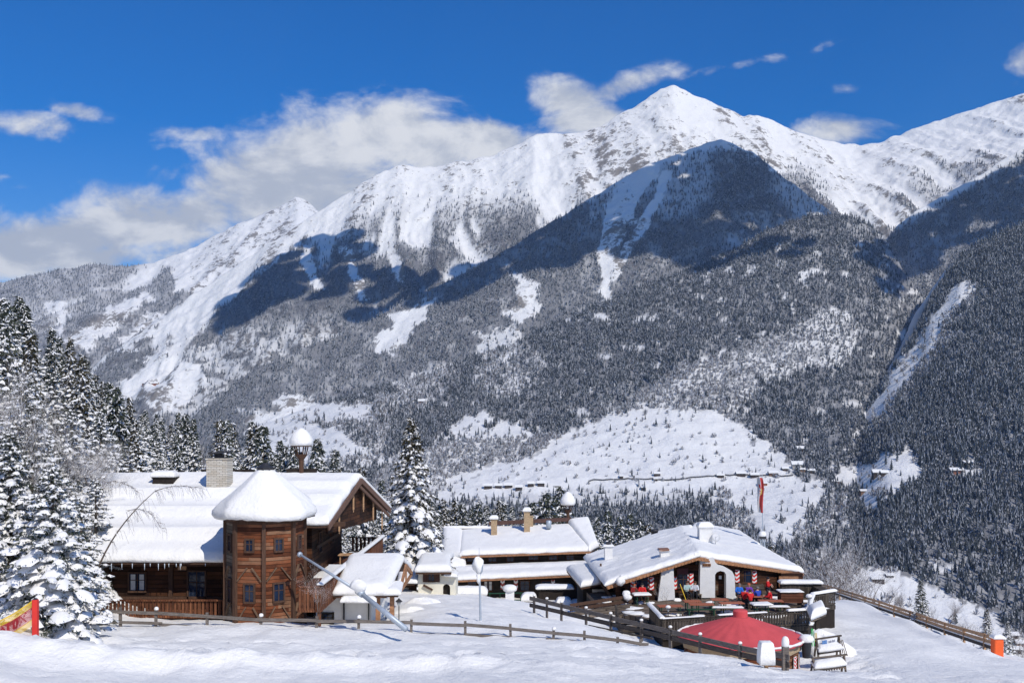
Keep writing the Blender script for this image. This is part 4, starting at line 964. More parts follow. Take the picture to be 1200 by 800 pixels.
for i, (r_, z_) in enumerate(prof):
    for j in range(n):
        a = 2*math.pi*j/n; oc = 1/math.cos(((a-R_(-123)) % (math.pi/4))-math.pi/8)*.955; q = r_*(oc*1.06-.06)*(1+.012*math.sin(7*a+i)+(.018*rn.uniform(-1, 1) if i < 5 else 0)); ts.v.append((TC.x+q*math.cos(a), TC.y+q*math.sin(a), z_+(rn.uniform(-.02, .02) if i < 6 else 0)+.05*math.sin(3*a+1)*(i < 9)))
for i in range(len(prof)-1):
    for j in range(n): a0 = k0+i*n+j; a1 = k0+i*n+(j+1) % n; ts.f.append((a0, a1, a1+n, a0+n)); ts.m.append(0)
ts.f.append(tuple(k0+j for j in reversed(range(n)))); ts.m.append(0); ts.f.append(tuple(k0+(len(prof)-1)*n+j for j in range(n))); ts.m.append(0)
ts.build('turret_snow', SNOW, TRF, True)
hat = MB(); hat.lathe((TC.x, TC.y, -2.42), [(.46, 0), (.5, .16), (.3, .28), (.14, .42)], 8); hat.build('finial', DARKM, TRF)
# chimneys
def chimney(parent, px, Y, ptop, pbot, wpx, m, d=None, cap=True, seed=0, plate=None, hcap=.35):
    X = X_(px, Y); zt, zb = Z_(ptop, Y), Z_(pbot, Y)-.5; w_ = wpx/F*Y; d = d or w_; mb = MB()
    mb.box((X-w_/2, Y-d/2, zb), (X+w_/2, Y+d/2, zt)); mb.box((X-w_/2-.05, Y-d/2-.05, zt+.002), (X+w_/2+.05, Y+d/2+.05, zt+.09))
    c = mb.build('chimney', m, parent)
    if plate:
        q = MB(); q.box((X-w_*.3, Y-d*.3, zt+.09), (X-w_*.26, Y-d*.26, zt+.4)); q.box((X+w_*.26, Y+d*.26, zt+.09), (X+w_*.3, Y+d*.3, zt+.4)); q.bar((X-w_*.45, Y, zt+.40), (X+w_*.55, Y, zt+.5), d*.8, .13); q.box((X-w_*.2, Y-.2, zt+.09), (X+w_*.2, Y+.2, zt+.36)); q.build('cowl', DARKM, c)
    if cap:
        q = MB(); slab(q, (X-w_/2-.05, Y-d/2-.05, zt+.092), (X+w_/2+.05, Y-d/2-.05, zt+.092), (X+w_/2+.05, Y+d/2+.05, zt+.092), (X-w_/2-.05, Y+d/2+.05, zt+.092), hcap, min(.3, w_*.4), over=.08, seed=seed); q.build('snow_cap', SNOW, c, True)
    return c
chimney(CH, 257.5, 63.5, 538, 575, 24, STONE, cap=False, plate=True); chimney(CH, 194, 64.5, 560, 572, 24, W_BLACK, d=1.0, seed=2, hcap=.4); chimney(CH, 286, 67.5, 552, 560, 16, W_BLACK, d=.8, cap=False); chimney(CH, 206, 67.5, 553, 560, 14, W_BLACK, d=.8, cap=False)
rb = MB(); rb.bar((-21, 66.3, RZ+.52), (-17.5, 66.3, RZ+.52), .3, .12); rb.bar((-15.2, 66.3, RZ+.5), (-13.2, 66.3, RZ+.5), .4, .25); rb.build('ridge_board', W_BLACK, CH)
# bell turret on the ridge
def bell_turret(parent, px, Y, p_cap_top, p_cap_bot, p_base, capw, m=W_POST):
    X = X_(px, Y); zt, zc, zb = Z_(p_cap_top, Y), Z_(p_cap_bot, Y), Z_(p_base, Y); r = capw/2/F*Y; mb = MB(); hh = zc-zb
    mb.tube([(X, Y, zb-.4), (X, Y, zb+hh*.5)], .16, 8); mb.lathe((X, Y, zb+hh*.45), [(.14, 0), (r*.55, hh*.22), (r*.6, hh*.25)], 8)
    for j in range(6): a = j*math.pi/3; mb.bar((X+r*.45*math.cos(a), Y+r*.45*math.sin(a), zb+hh*.68), (X+r*.62*math.cos(a), Y+r*.62*math.sin(a), zc+.02), .07, .07)
    mb.lathe((X, Y, zc), [(r*.95, 0), (r*.95, .06), (.1, (zt-zc)*.7)], 8)
    o = mb.build('bell_turret', m, parent); b = MB(); b.lathe((X, Y, zb+hh*.66), [(.16, 0), (.1, .16), (.03, .24)], 8); b.build('bell', DARKM, o)
    h = zt-zc; c = MB(); c.lathe((X, Y, zc+.07), [(r*.95, 0), (r*1.06, h*.14), (r*1.04, h*.34), (r*.8, h*.62), (r*.45, h*.85), (r*.12, h*.97)], 14, 0, 0, .02, random.Random(3)); c.build('snow_cap', SNOW, o, True)
bell_turret(CH, 353, 66, 502, 523, 553, 26)
# upper side balcony to the right of the gable wall
bal = MB(); zr = -8.25
bal.box((-11.2, 51.2, zr-1.35), (-10.0, 56.5, zr-1.2)); bal.box((-12.4, 56.5, zr-1.35), (-9.9, 74.0, zr-1.2)); BL = [(-12.9, 51.2), (-10.0, 51.2), (-9.75, 74.0), (-12.4, 74.0)]
def rail_boards(mb, p, q, z0, z1, st=.21, w_=.17):
    p, q = Vector(p), Vector(q); L = (q-p).length; d = (q-p)/L; n = int(L/st)
    for i in range(n):
        c = p+d*(i+.5)*st; n_ = Vector((-d.y, d.x, 0)); mb.bar(c+Vector((0, 0, z0)), c+Vector((0, 0, z1)), .03, w_, up=Vector((d.x, d.y, 0)) if False else n_.cross(Vector((0, 0, 1))))
    mb.bar(p+Vector((0, 0, z1)), q+Vector((0, 0, z1)), .14, .08); mb.bar(p+Vector((0, 0, z0)), q+Vector((0, 0, z0)), .1, .1)
rail_boards(bal, (-11.15, 51.2, 0), (-10.05, 51.2, 0), zr-1.35, zr-.08); rail_boards(bal, (-10.0, 51.2, 0), (-9.75, 74, 0), zr-1.35, zr-.08); rail_boards(bal, (-9.75, 74, 0), (-12.4, 74, 0), zr-1.1, zr-.08, .3, .16)
for x, y in ((-10.1, 51.4), (-10.0, 57), (-9.9, 63), (-9.8, 68), (-9.8, 73.8)): bal.bar((x, y, -12.5), (x, y, zr), .18, .18)
BA = bal.build('balcony', W_RED, CH); q = MB()
for a, b in ((51.2, 60), (60, 74)): t0, t1 = (a-51.2)/22.8*.25, (b-51.2)/22.8*.25; slab(q, (-10.13+t0, a, zr), (-9.87+t0, a, zr), (-9.87+t1, b, zr), (-10.13+t1, b, zr), .16, .1, over=.03)
slab(q, (-12.4, 61.5, zr-1.2), (-10.2, 61.5, zr-1.2), (-10.2, 66, zr-1.2), (-12.4, 66, zr-1.2), .15, .3); q.build('rail_snow', SNOW, BA, True)
tb = empty('balcony_table', (-11.2, 67, zr-1.2), 'small wooden table standing on the chalet balcony under the gable', 'table'); m_ = MB(); m_.box((-11.8, 66.5, zr-.48), (-10.6, 67.5, zr-.42)); m_.build('table_top', W_NEW, tb)
for sx in (-11.7, -10.75):
    for sy in (66.6, 67.3): m_ = MB(); m_.box((sx, sy, zr-1.2), (sx+.07, sy+.07, zr-.48)); m_.build('leg', W_NEW, tb)

# leaning telescopic mast
MS = empty('steel_mast', tuple(at(474, 735, 47.5)), 'long blue grey telescopic steel mast leaning against the turret', 'mast')
a_, m1, b_ = at(351, 649, 51.6), at(421, 693, 49.3), at(476, 737, 47.3)
q = MB(); q.tube([a_, m1], [.06, .085], 14); q.build('upper_tube', METAL, MS, True); q = MB(); q.tube([m1-(m1-b_)*.04, b_], [.115, .145], 16); q.build('lower_tube', METAL, MS, True); q = MB(); q.tube([m1+(a_-m1)*.03, m1-(m1-b_)*.08], .17, 12); q.tube([a_+(a_-m1)*.01, a_-(a_-m1)*.02], .14, 10); q.build('clamp', METAL, MS, True)
q = MB(); q.blob(m1+Vector((-.02, 0, .28)), (.42, .34, .32), 0, 4, .14, 12, 8); q.build('snow_clump', SNOW, MS, True)

# ---------------------------------------------------------------- 2 low porch building with open timber porch
def gabled(root, XA, XB, YF, YR, YB, zE, zR, walls=None, wmat=None, th=.45, over=.5, seed=0, name='roof', deck=W_POST, zbot=-14, skew=0):
    mb = MB(); board(mb, (XA, YF, zE), (XB, YF, zE), (XB+skew, YR, zR), (XA, YR, zR)); board(mb, (XA, YR+.003, zR), (XB+skew, YR+.003, zR), (XB+skew, YB, zE), (XA, YB, zE)); R = mb.build(name, deck, root)
    s_ = MB(); slab(s_, (XA, YF, zE), (XB, YF, zE), (XB+skew, YR+.15, zR), (XA, YR+.15, zR), th, .42, seed=seed, over=.12); slab(s_, (XB+skew, YB, zE), (XA, YB, zE), (XA, YR-.15, zR), (XB+skew, YR-.15, zR), th, .42, seed=seed+1, over=.12); s_.build('roof_snow', SNOW, R, True)
    if walls:
        x0, x1, y0, y1 = walls; zt = zE-.02+(y0-YF)/(YR-YF)*(zR-zE)-.15; mw = MB(); pr = [(y0, zbot), (y1, zbot), (y1, zt), (YR, zR-.2), (y0, zt)]
        mw.add([(x1, y, z) for y, z in pr]+[(x0, y, z) for y, z in pr], [(0, 1, 2, 3, 4), (9, 8, 7, 6, 5), (0, 4, 9, 5), (1, 6, 7, 2), (4, 3, 8, 9), (3, 2, 7, 8), (0, 5, 6, 1)]); mw.build('wall', wmat, root)
    return R
PO = empty('porch_house', (-9.5, 57, gz(-9.5, 57)), 'low white house with thick snow roof and wooden porch posts below the chalet balcony', 'house')
zE, zR = Z_(697, 54.5), Z_(657, 59.5)
gabled(PO, X_(392, 54.5), X_(453, 54.5), 54.5, 59.5, 64.5, zE, zR, (X_(372, 56), X_(436, 56), 55.6, 63), PLASTER, th=.55, seed=11, skew=.35)
q = MB()
for px in (377, 432): q.bar((X_(px, 55.5), 55.5, -13), (X_(px, 55.5), 55.5, zE-.1), .07, .07)
q.bar((X_(403, 55.45), 55.45, -12.6), (X_(403, 55.45), 55.45, zE-.1), .09, .09); q.build('drain_pipe', DARKM, PO)
for px, Y in ((443, 55), (459.5, 55.2)):
    q = MB(); X = X_(px, Y); q.bar((X, Y, -13), (X, Y, zE-.16), .24, .24); q.build('post', W_EAVE if px < 450 else W_EAVE, PO)
q = MB(); q.bar((X_(440, 55), 54.9, zE-.08), (X_(467, 55), 54.9, zE-.08), .3, .14); q.build('lintel', W_POST, PO)
q = MB(); slab(q, (X_(452, 54.6), 54.5, zE), (X_(468, 54.6), 54.5, zE), (X_(468, 56), 57, zE+.15), (X_(452, 56), 57, zE+.15), .35, .3, seed=8); slab(q, (X_(400, 54.3), 54.1, zE-.35), (X_(441, 54.3), 54.1, zE-.35), (X_(441, 55), 54.9, zE-.3), (X_(400, 55), 54.9, zE-.3), .3, .25, seed=9); q.build('porch_snow', SNOW, PO, True)
window(PO, (X_(384.5, 55.6), 55.6, Z_(724, 55.6)), .5, .5, (0, -1, 0), fm=W_BLACK); q = MB(); q.box((X_(462, 58), 58, -13), (X_(466, 58), 62.5, Z_(690, 58))); 
# truss under its right gable, planks
q = MB(); XG = X_(466, 56)+.1
for a, b in (((56.0, zE), (59.5, zR-.2)), ((59.5, zR-.2), (63, zE))): q.bar((XG, a[0], a[1]-.1), (XG, b[0], b[1]-.1), .12, .26)
q.bar((XG, 56.2, zE-.1), (XG, 62.8, zE-.1), .12, .18); q.bar((XG, 59.5, zE-.1), (XG, 59.5, zR-.3), .1, .12); q.build('gable_truss', W_EAVE, PO)
# lantern next to it
def lantern(px, Y, ptop, pbot, label, group=None, snow=True, sc=1.):
    b = at(px, pbot, Y); t_ = at(px, ptop, Y); root = empty('lantern', (b.x, Y, b.z-.3), label, 'lantern', group); h = .42*sc; q = MB(); q.tube([(b.x, Y, b.z-.3), (b.x, Y, t_.z-h)], .03*sc, 8); q.build('pole', DARKM, root)
    q = MB(); q.lathe((b.x, Y, t_.z-h), [(.06*sc, 0), (.13*sc, h*.55), (.13*sc, h*.56)], 6); q.build('lamp_glass', mat('lamp_glass', (.45, .46, .45), .2, .1, 3), root); q = MB(); q.lathe((b.x, Y, t_.z-h*.43), [(.2*sc, 0), (.19*sc, .04), (.05*sc, h*.4), (.02, h*.5)], 6); q.build('hood', DARKM, root)
    if snow: q = MB(); snowcap(q, (b.x, Y, t_.z-h*.36), .2*sc, h*.55, 4); q.build('snow_cap', SNOW, root, True)
    return root
lantern(467.5, 56.5, 701, 726, 'black lantern on a thin pole right of the porch posts', snow=False)
lantern(452, 58.5, 716, 728, 'lower black lantern half hidden between the two porch posts', snow=False, sc=.8)

# ---------------------------------------------------------------- 3 small cream house
CR = empty('cream_house', (X_(508, 76), 78, -12.8), 'small cream plastered house with shuttered window and arched doorway', 'house')
zE, zR = Z_(670, 75), Z_(655, 79.5)
x0, x1 = X_(490, 75.8), X_(534, 75.8); zb = -13.4
q = MB(); q.box((x0, 75.8, zb), (X_(517, 75.8), 83, zE-.05)); q.box((X_(529.5, 75.8), 75.8, zb), (x1, 79, Z_(675, 75.8))); 
ax0, ax1, azt = X_(519, 75.8), X_(527.5, 75.8), Z_(686, 75.8); q.box((X_(517, 75.8), 75.8, azt+.28), (X_(529.5, 75.8), 79, Z_(674, 75.8)))
q.box((X_(517, 75.8), 76.3, zb), (X_(529.5, 75.8), 79, azt+.28)); q.build('wall', CREAM, CR)
q = MB(); n = 8; cx_, r_ = (ax0+ax1)/2, (ax1-ax0)/2; pts = [(ax0, zb)]+[(cx_-r_*math.cos(math.pi*i/n), azt-.15+r_*math.sin(math.pi*i/n)) for i in range(n+1)]+[(ax1, zb)]
q.add([(x, 76.2, z) for x, z in pts]+[(x, 76.29, z) for x, z in pts], [tuple(range(len(pts)))]+[(i+1, i, i+len(pts), i+1+len(pts)) for i in range(len(pts)-1)]); q.build('door', W_BLACK, CR)
# spandrels of the arch: plaster face with arched cut
q = MB(); ptsA = [(X_(517, 75.8), zb), (X_(517, 75.8), azt+.28)]
for side in (0, 1):
    xa = X_(517, 75.8) if side == 0 else X_(529.5, 75.8); e = ax0 if side == 0 else ax1
    arc = [(cx_-(r_*math.cos(math.pi*i/n))*(1 if side == 0 else -1), azt-.15+r_*math.sin(math.pi*i/n)) for i in range(n//2+1)]; poly = [(xa, zb), (e, zb)]+arc+[(cx_, azt+.28), (xa, azt+.28)]
    if side: poly = poly[::-1]
    q.add([(x, 75.802, z) for x, z in poly]+[(x, 76.299, z) for x, z in poly], [tuple(range(len(poly))), tuple(reversed(range(len(poly), 2*len(poly))))]+[((i+1) % len(poly), i, i+len(poly), (i+1) % len(poly)+len(poly)) for i in range(len(poly))])
q.build('arch', CREAM, CR)
gabled(CR, X_(487, 75), X_(529, 75), 75, 79.5, 84, zE, zR, None, th=.55, seed=15, skew=-.4)
RR = MB(); board(RR, (X_(470, 77), 75.4, Z_(683, 75.4)), (X_(488, 77), 75.4, Z_(683, 75.4)), (X_(488, 77), 78.5, Z_(667, 78.5)), (X_(466, 77), 78.5, Z_(667, 78.5))); r2 = RR.build('side_roof', W_POST, CR); q = MB(); slab(q, (X_(470, 77), 75.4, Z_(683, 75.4)), (X_(489, 77), 75.4, Z_(683, 75.4)), (X_(489, 77), 78.5, Z_(667, 78.5)), (X_(466, 77), 78.5, Z_(667, 78.5)), .35, .3, seed=16); q.build('roof_snow', SNOW, r2, True)
q = MB(); q.box((X_(463, 77), 77, zb), (X_(480, 77), 77.3, Z_(684, 77))); q.build('annex_wall', CREAM, CR); q = MB(); q.box((X_(480, 77), 76.9, zb+.4), (X_(488, 77), 77.3, Z_(679, 77))); q.bar((X_(463, 76.9), 76.9, Z_(687, 76.9)), (X_(480, 76.9), 76.9, Z_(687, 76.9)), .08, .14); q.bar((X_(480, 76.8), 76.8, zb), (X_(480, 76.8), 76.8, Z_(679, 76.8)), .14, .14); q.bar((X_(496, 75.6), 75.6, Z_(685, 75.6)), (X_(507, 75.6), 75.6, Z_(691, 75.6)), .08, .16); q.build('annex_timber', W_POST, CR)
wn = window(CR, (X_(505.5, 75.8), 75.8, Z_(675.5, 75.8)), .42, .62, (0, -1, 0), fm=W_POST); 
for s_ in (-1, 1): q = MB(); c = at(505.5, 675.5, 75.8); q.box((c.x+s_*.48-.17, 75.72, c.z-.4), (c.x+s_*.48+.17, 75.79, c.z+.36)); q.build('shutter', mat('shutter_brown', (.07, .03, .02), .7, .2, 5), CR)
q = MB(); slab(q, (X_(522, 75.5), 75.3, Z_(675, 75.3)), (X_(534, 75.5), 75.3, Z_(676, 75.3)), (X_(534, 75.5), 77, Z_(672, 77)), (X_(521, 75.5), 77, Z_(671, 77)), .3, .2, seed=17); q.build('door_canopy_snow', SNOW, CR, True)

# ---------------------------------------------------------------- 4 middle house
MH = empty('middle_house', (2, 98, -16.5), 'large dark timber house with two stepped snow roofs and two brick chimneys', 'house')
YU, YRg, YBk = 96.5, 104, 111; zr_ = Z_(618, YRg); 
def zz(px, py, Y): return (X_(px, Y), Y, Z_(py, Y))
A, B, C, D = zz(539, 651, YU), zz(692, 646, YU), zz(668, 614, YRg), zz(541, 624, YRg)
q = MB(); board(q, A, B, C, D); board(q, zz(519, 645, 99), A, D, zz(521, 618, YRg)); board(q, B, zz(701, 640, 98.5), zz(691, 610, YRg), C)
board(q, (X_(521, YRg), YRg+.003, zr_), (X_(691, YRg), YRg+.003, zr_), (X_(700, 111), 111, zr_-2.6), (X_(520, 111), 111, zr_-2.6)); RU = q.build('roof', W_POST, MH)
q = MB(); slab(q, A, B, zz(668, 617, YRg), zz(541, 624, YRg), .5, .45, seed=21, over=.15); slab(q, zz(519, 652, 97.5), (A[0]+.1, A[1], A[2]-.1), (D[0]+.1, D[1], D[2]), zz(521, 620, YRg+.3), .5, .4, seed=22); slab(q, (B[0]-.15, B[1], B[2]), zz(701, 641, 98), zz(690, 610, YRg+.3), (C[0]-.15, C[1], C[2]+.1), .6, .4, seed=23)
slab(q, (X_(700, 111), 111, zr_-2.6), (X_(520, 111), 111, zr_-2.6), (X_(521, YRg), YRg-.1, zr_-.1), (X_(691, YRg), YRg-.1, zr_-.1), .4, .4, seed=24); q.build('roof_snow', SNOW, RU, True)
q = MB(); q.bar(zz(573, 613, YRg), zz(669, 608, YRg), .3, .4); q.build('ridge_board', mat('ridge_brown', (.10, .055, .045), .8, .2, 4), MH)
wb = MB(); wb.box((X_(542, 97), 97.2, -14.2), (X_(688, 97), 104, Z_(650, 97.2)-.02)); wb.box((X_(534, 93), 94.0, -17.5), (X_(697, 93), 104, Z_(672, 94)-.15)); 
gl = [(X_(522, 100), 97.6, -16), (X_(522, 100), 97.6, Z_(650, 97.6)), (X_(522, 100), YRg, zr_-.2), (X_(522, 100), 110, zr_-2.5), (X_(522, 100), 110, -16)]; wb.add(gl+[(x+.3, y, z) for x, y, z in gl], [(4, 3, 2, 1, 0), (5, 6, 7, 8, 9)]+[((i+1) % 5, i, i+5, (i+1) % 5+5) for i in range(5)]); wb.build('wall', W_BLACK, MH)
q = MB(); A2, B2, C2, D2 = zz(532, 680, 92.2), zz(702, 672, 92.2), zz(698, 661, 97.0), zz(524, 667, 97.0); board(q, A2, B2, C2, D2); RL = q.build('lower_roof', W_POST, MH)
q = MB(); slab(q, A2, B2, C2, D2, .5, .5, seed=25, over=.14, steps=[(.5, .22, .7)]); slab(q, zz(524, 668, 95.5), zz(545, 668, 95.5), zz(543, 650, 98), zz(524, 650, 98), .6, .4, seed=26); q.build('roof_snow', SNOW, RL, True)
q = MB(); q.bar(zz(533, 681, 92.1), zz(702, 673.5, 92.1), .12, .14); q.bar(zz(540, 652.5, 96.4), zz(692, 647, 96.4), .12, .16); q.build('fascia', W_EAVE, MH)
for px, w_ in ((553, 1.3), (577, 1.1), (598, .9), (625, 1.3), (648, 1.1), (668, 1.0)): window(MH, (X_(px, 97.2), 97.2, Z_(655 if px < 600 else 653, 97.2)), w_*.7, .42, (0, -1, 0), fm=W_DARK)
for px in (553, 572, 615, 640, 680): window(MH, (X_(px, 94), 94, Z_(686, 94)), .8, .9, (0, -1, 0), fm=W_DARK, curtain=px in (572,))
chimney(MH, 579, 101.5, 609, 625, 7, BRICK, cap=True, hcap=.45); chimney(MH, 617.5, 101.8, 600, 622, 7, BRICK, cap=True, hcap=.45, seed=2); chimney(MH, 622.5, 103.5, 605, 612, 4.5, BRICK, cap=False)
q = MB(); q.lathe(zz(643, 614, 102), [(.28, -.4), (.28, .35), (.2, .4)], 12); q.build('flue', METAL, MH, True)
bell_turret(MH, 665.5, 104, 576, 592, 609, 17)
# chevron shutters
def chevron(parent, c, w_, h, n=3, nrm=(0, -1, 0), red=REDP, flip=False):
    """white board with red chevrons"""
    c = Vector(c); nv = Vector(nrm).normalized(); s = Vector((-nv.y, nv.x, 0)); u_ = Vector((0, 0, 1)); mb = MB(); P = lambda a, b, d: c+s*a+u_*b+nv*d
    mb.hexa([P(-w_/2, -h/2, 0), P(w_/2, -h/2, 0), P(w_/2, -h/2, .035), P(-w_/2, -h/2, .035), P(-w_/2, h/2, 0), P(w_/2, h/2, 0), P(w_/2, h/2, .035), P(-w_/2, h/2, .035)], 0)
    st = h/n; th = st*.52; dp = w_*.42
    for i in range(-1, n+1):
        zc = -h/2+st*(i+.9)
        for sg in (-1, 1):
            q4 = [(0, zc-dp), (sg*w_/2, zc), (sg*w_/2, zc+th), (0, zc-dp+th)]; q4 = [(a, max(-h/2, min(h/2, b))) for a, b in q4]
            if q4[2][1]-q4[1][1] < .01 and q4[3][1]-q4[0][1] < .01: continue
            if sg*(-1) > 0: q4 = q4[::-1]
            k = len(mb.v); mb.v.extend(tuple(P(a, b, .038)) for a, b in q4); mb.f.append((k, k+1, k+2, k+3)); mb.m.append(1)
    return mb.build('shutter', [WHITE, red], parent)
for px in (589, 604.5, 648): chevron(MH, (X_(px, 93.9), 93.95, Z_(684.5, 93.9)), .38, .95, 2, red=mat('faded_red', (.35, .07, .06), .8, .1, 3))

# ---------------------------------------------------------------- 5 the inn
IN = empty('mountain_inn', (14, 80, -13.6), 'wide low inn with shallow snow roof, white plaster pillars and chevron shutters', 'inn')
Af, Bf = Vector((X_(711, 72), 72, Z_(686, 72))), Vector((X_(817, 74), 74, Z_(652, 74))); Cb, Db = Vector((X_(797, 95), 95, Z_(620, 95))), Vector((X_(686, 88), 88, Z_(654, 88))); Ef, Fb = Vector((X_(941, 80), 80, Z_(671, 80))), Vector((X_(893, 97), 97, Z_(644, 97)))
q = MB(); board(q, Af, Bf, Cb, Db, .14); board(q, Bf+Vector((.003, 0, 0)), Ef, Fb, Cb+Vector((.003, 0, 0)), .14)
bk = [Vector((X_(675, 104), 104, Z_(640, 104))), Vector((X_(860, 104), 104, Z_(640, 104)))]; RI = q.build('roof', W_EAVE, IN)
q = MB(); slab(q, Af, Bf+Vector((.15, 0, 0)), Cb+Vector((.15, 0, 0)), Db, .42, .5, seed=31, over=.14, steps=[(.25, .06, .5), (.5, .07, .6), (.75, .05, .6)], rough=.08); slab(q, Bf-Vector((.15, 0, 0)), Ef, Fb, Cb-Vector((.15, 0, 0)), .5, .5, seed=32, over=.14, rough=.07); q.build('roof_snow', SNOW, RI, True)
# second, rear roof rising behind
q = MB(); r1, r2_, r3, r4 = zz(800, 634, 95.5), zz(893, 642, 97), zz(868, 626, 108), zz(815, 616, 108); board(q, r1, r2_, r3, r4, .2); RB = q.build('rear_roof', W_EAVE, IN); q = MB(); slab(q, r1, r2_, r3, r4, .5, .5, seed=33); q.build('roof_snow', SNOW, RB, True)
q = MB(); l1, l2, l3, l4 = zz(738, 640, 93), zz(800, 634, 95), zz(812, 619, 104), zz(765, 628, 104); board(q, l1, l2, l3, l4, .2); RB2 = q.build('rear_roof', W_EAVE, IN); q = MB(); slab(q, l1, l2, l3, l4, .5, .5, seed=34); q.build('roof_snow', SNOW, RB2, True)
# fascia with rafter tails
q = MB(); up_ = Vector((0, 0, 1)); q.bar(Af+Vector((0, -.06, -.14)), Bf+Vector((0, -.06, -.14)), .08, .24); q.bar(Bf+Vector((0, -.06, -.14)), Ef+Vector((0, -.06, -.14)), .08, .24); q.build('fascia', W_EAVE, IN)
q = MB()
for P0, P1, n in ((Af, Bf, 26), (Bf, Ef, 34)):
    for i in range(n): c = P0.lerp(P1, (i+.5)/n); q.bar(c+Vector((0, -.17, -.2)), c+Vector((0, .5, -.2)), .10, .12)
q.build('rafter_tail', mat('rafter_orange', (.42, .2, .09), .8, .3, 5), IN)
# walls: back wall of the veranda
WY = 75.2; WL = 74.0; zD = -13.05     # deck level
def face_y(px): return WY+max(0, (px-830)/110*4.5)
q = MB(); q.box((X_(770, WY), WY, -14), (X_(830, WY), WY+.3, Z_(668, WY)+.0)); q.hexa([Vector((X_(722, WL), WL, -14)), Vector((X_(774, WL), WL, -14)), Vector((X_(774, WL), WL+.3, -14)), Vector((X_(722, WL), WL+.3, -14)), Vector((X_(722, WL), WL, Z_(678, WL)+.0)), Vector((X_(774, WL), WL, Z_(665, WL))), Vector((X_(774, WL), WL+.3, Z_(665, WL))), Vector((X_(722, WL), WL+.3, Z_(678, WL)))])

q.add([(X_(774, WY), WY+.01, Z_(672, WY)), (X_(829, WY), WY+.01, Z_(672, WY)), (X_(822, WY), WY+.01, Z_(656, WY)), (X_(774, WY), WY+.01, Z_(664, WY))], [(0, 1, 2, 3)])
a, b = Vector((X_(828, WY), WY, 0)), Vector((X_(938, 80.2), 80.2, 0)); q.hexa([a+Vector((0, 0, -14)), b+Vector((0, 0, -14.5)), b+Vector((0, .3, -14.5)), a+Vector((0, .3, -14)), a+Vector((0, 0, Z_(657, WY))), b+Vector((0, 0, Z_(673, 81))), b+Vector((0, .3, Z_(673, 81))), a+Vector((0, .3, Z_(657, WY)))])
q.hexa([Vector((8.2, 74, -14.5)), Vector((8.5, 74, -14.5)), Vector((8.2, 90, -14.5)), Vector((7.9, 90, -14.5)), Vector((8.2, 74, -12.1)), Vector((8.5, 74, -12.1)), Vector((8.2, 90, -11.9)), Vector((7.9, 90, -11.9))])
q.build('wall', W_DARK, IN)
def prism(mb, pts, y0, y1, mi=0):   # polygon in (px, py) read at its own depth y0, extruded back
    n = len(pts); F_ = [(X_(a, y0), y0, Z_(b, y0)) for a, b in pts]; mb.add(F_+[(x, y1, z) for x, y, z in F_], [tuple(range(n)), tuple(reversed(range(n, 2*n)))]+[((i+1) % n, i, i+n, (i+1) % n+n) for i in range(n)], mi)
q = MB(); prism(q, [(771, 704), (791, 702), (789, 661), (776, 665)], 73.6, 75.0); q.build('pillar', PLASTER, IN)
q = MB(); prism(q, [(820, 700), (838, 700), (838, 673), (840, 670), (844, 668.5), (849, 669.5), (851, 673), (851, 700), (862, 702), (861, 675), (858, 669), (850, 664.5), (842, 662), (838, 658), (836.5, 653), (821, 653)], 74.5, 76.0); q.build('door_wall', PLASTER, IN)
q = MB(); prism(q, [(838.2, 697), (850.8, 697), (850.8, 673), (848, 670.5), (844, 669), (840, 671), (838.2, 674)], 75.2, 75.4); dr = q.build('door', W_DARK, IN); q = MB(); q.box((X_(842.5, 75.17), 75.15, Z_(678, 75.17)), (X_(845.5, 75.17), 75.195, Z_(674, 75.17))); q.build('notice', WHITE, dr)
# wooden sign board with raised ornament
q = MB(); q.box((X_(823.5, 74.45), 74.42, Z_(663.2, 74.45)), (X_(833, 74.45), 74.49, Z_(660, 74.45))); sg = q.build('sign_board', W_EAVE, IN)
q = MB(); 
for k, px in enumerate((824.6, 826.4, 828.4, 830.4, 832.0)): q.box((X_(px, 74.4)-.035, 74.405, Z_(662.6, 74.4)), (X_(px, 74.4)+.035, 74.418, Z_(660.7, 74.4)))
q.build('sign_carving', W_DARK, sg)
for px, py, Y in ((742.5, 681, WL), (762.8, 683, WL), (791.2, 682.5, WY), (809.2, 679, WY), (863.2, 674.5, 76.75), (883.6, 675.5, 77.65)): chevron(IN, (X_(px, Y-.05), Y-.05-(.0), Z_(py, Y)), .44 if px not in (791.2,) else .26, .98, 3)
window(IN, (X_(752.5, WL), WL, Z_(681, WL)), .95, .9, (0, -1, 0)); window(IN, (X_(800.5, WY), WY, Z_(680, WY)), .8, 1.0, (0, -1, 0)); window(IN, (X_(873.5, 77.1), 77.15, Z_(675, 77.15)), .9, .9, (0, -1, 0))
q = MB(); q.box((X_(908.5, 79), 79.1, -14), (X_(913, 79), 79.25, Z_(671, 79))); q.build('side_door', PLASTER, IN)
q = MB(); q.box((X_(915, 78.5), 78.5, -14.3), (X_(941, 78.5), 79.9, Z_(666.5, 78.5)-.35)); q.build('boarded_end', W_DARK, IN)
q = MB(); q.box((X_(793, WY), WY-.2, Z_(672, WY)), (X_(806, WY), WY-.1, Z_(665, WY))); q.build('awning_box', mat('maroon', (.09, .03, .03), .8, .1, 3), IN)
q = MB(); q.lathe(zz(816.5, 661, 75), [(.08, 0), (.16, .1), (.14, .36), (.2, .38), (.03, .55)], 8); q.build('wall_lamp', DARKM, IN)
chimney(IN, 713, 82, 641, 654, 9, PLASTER, cap=True, hcap=.2); q = MB(); q.lathe(zz(713, 640, 82), [(.22, .1), (.22, .35), (.1, .42)], 8); q.build('flue', DARKM, IN)
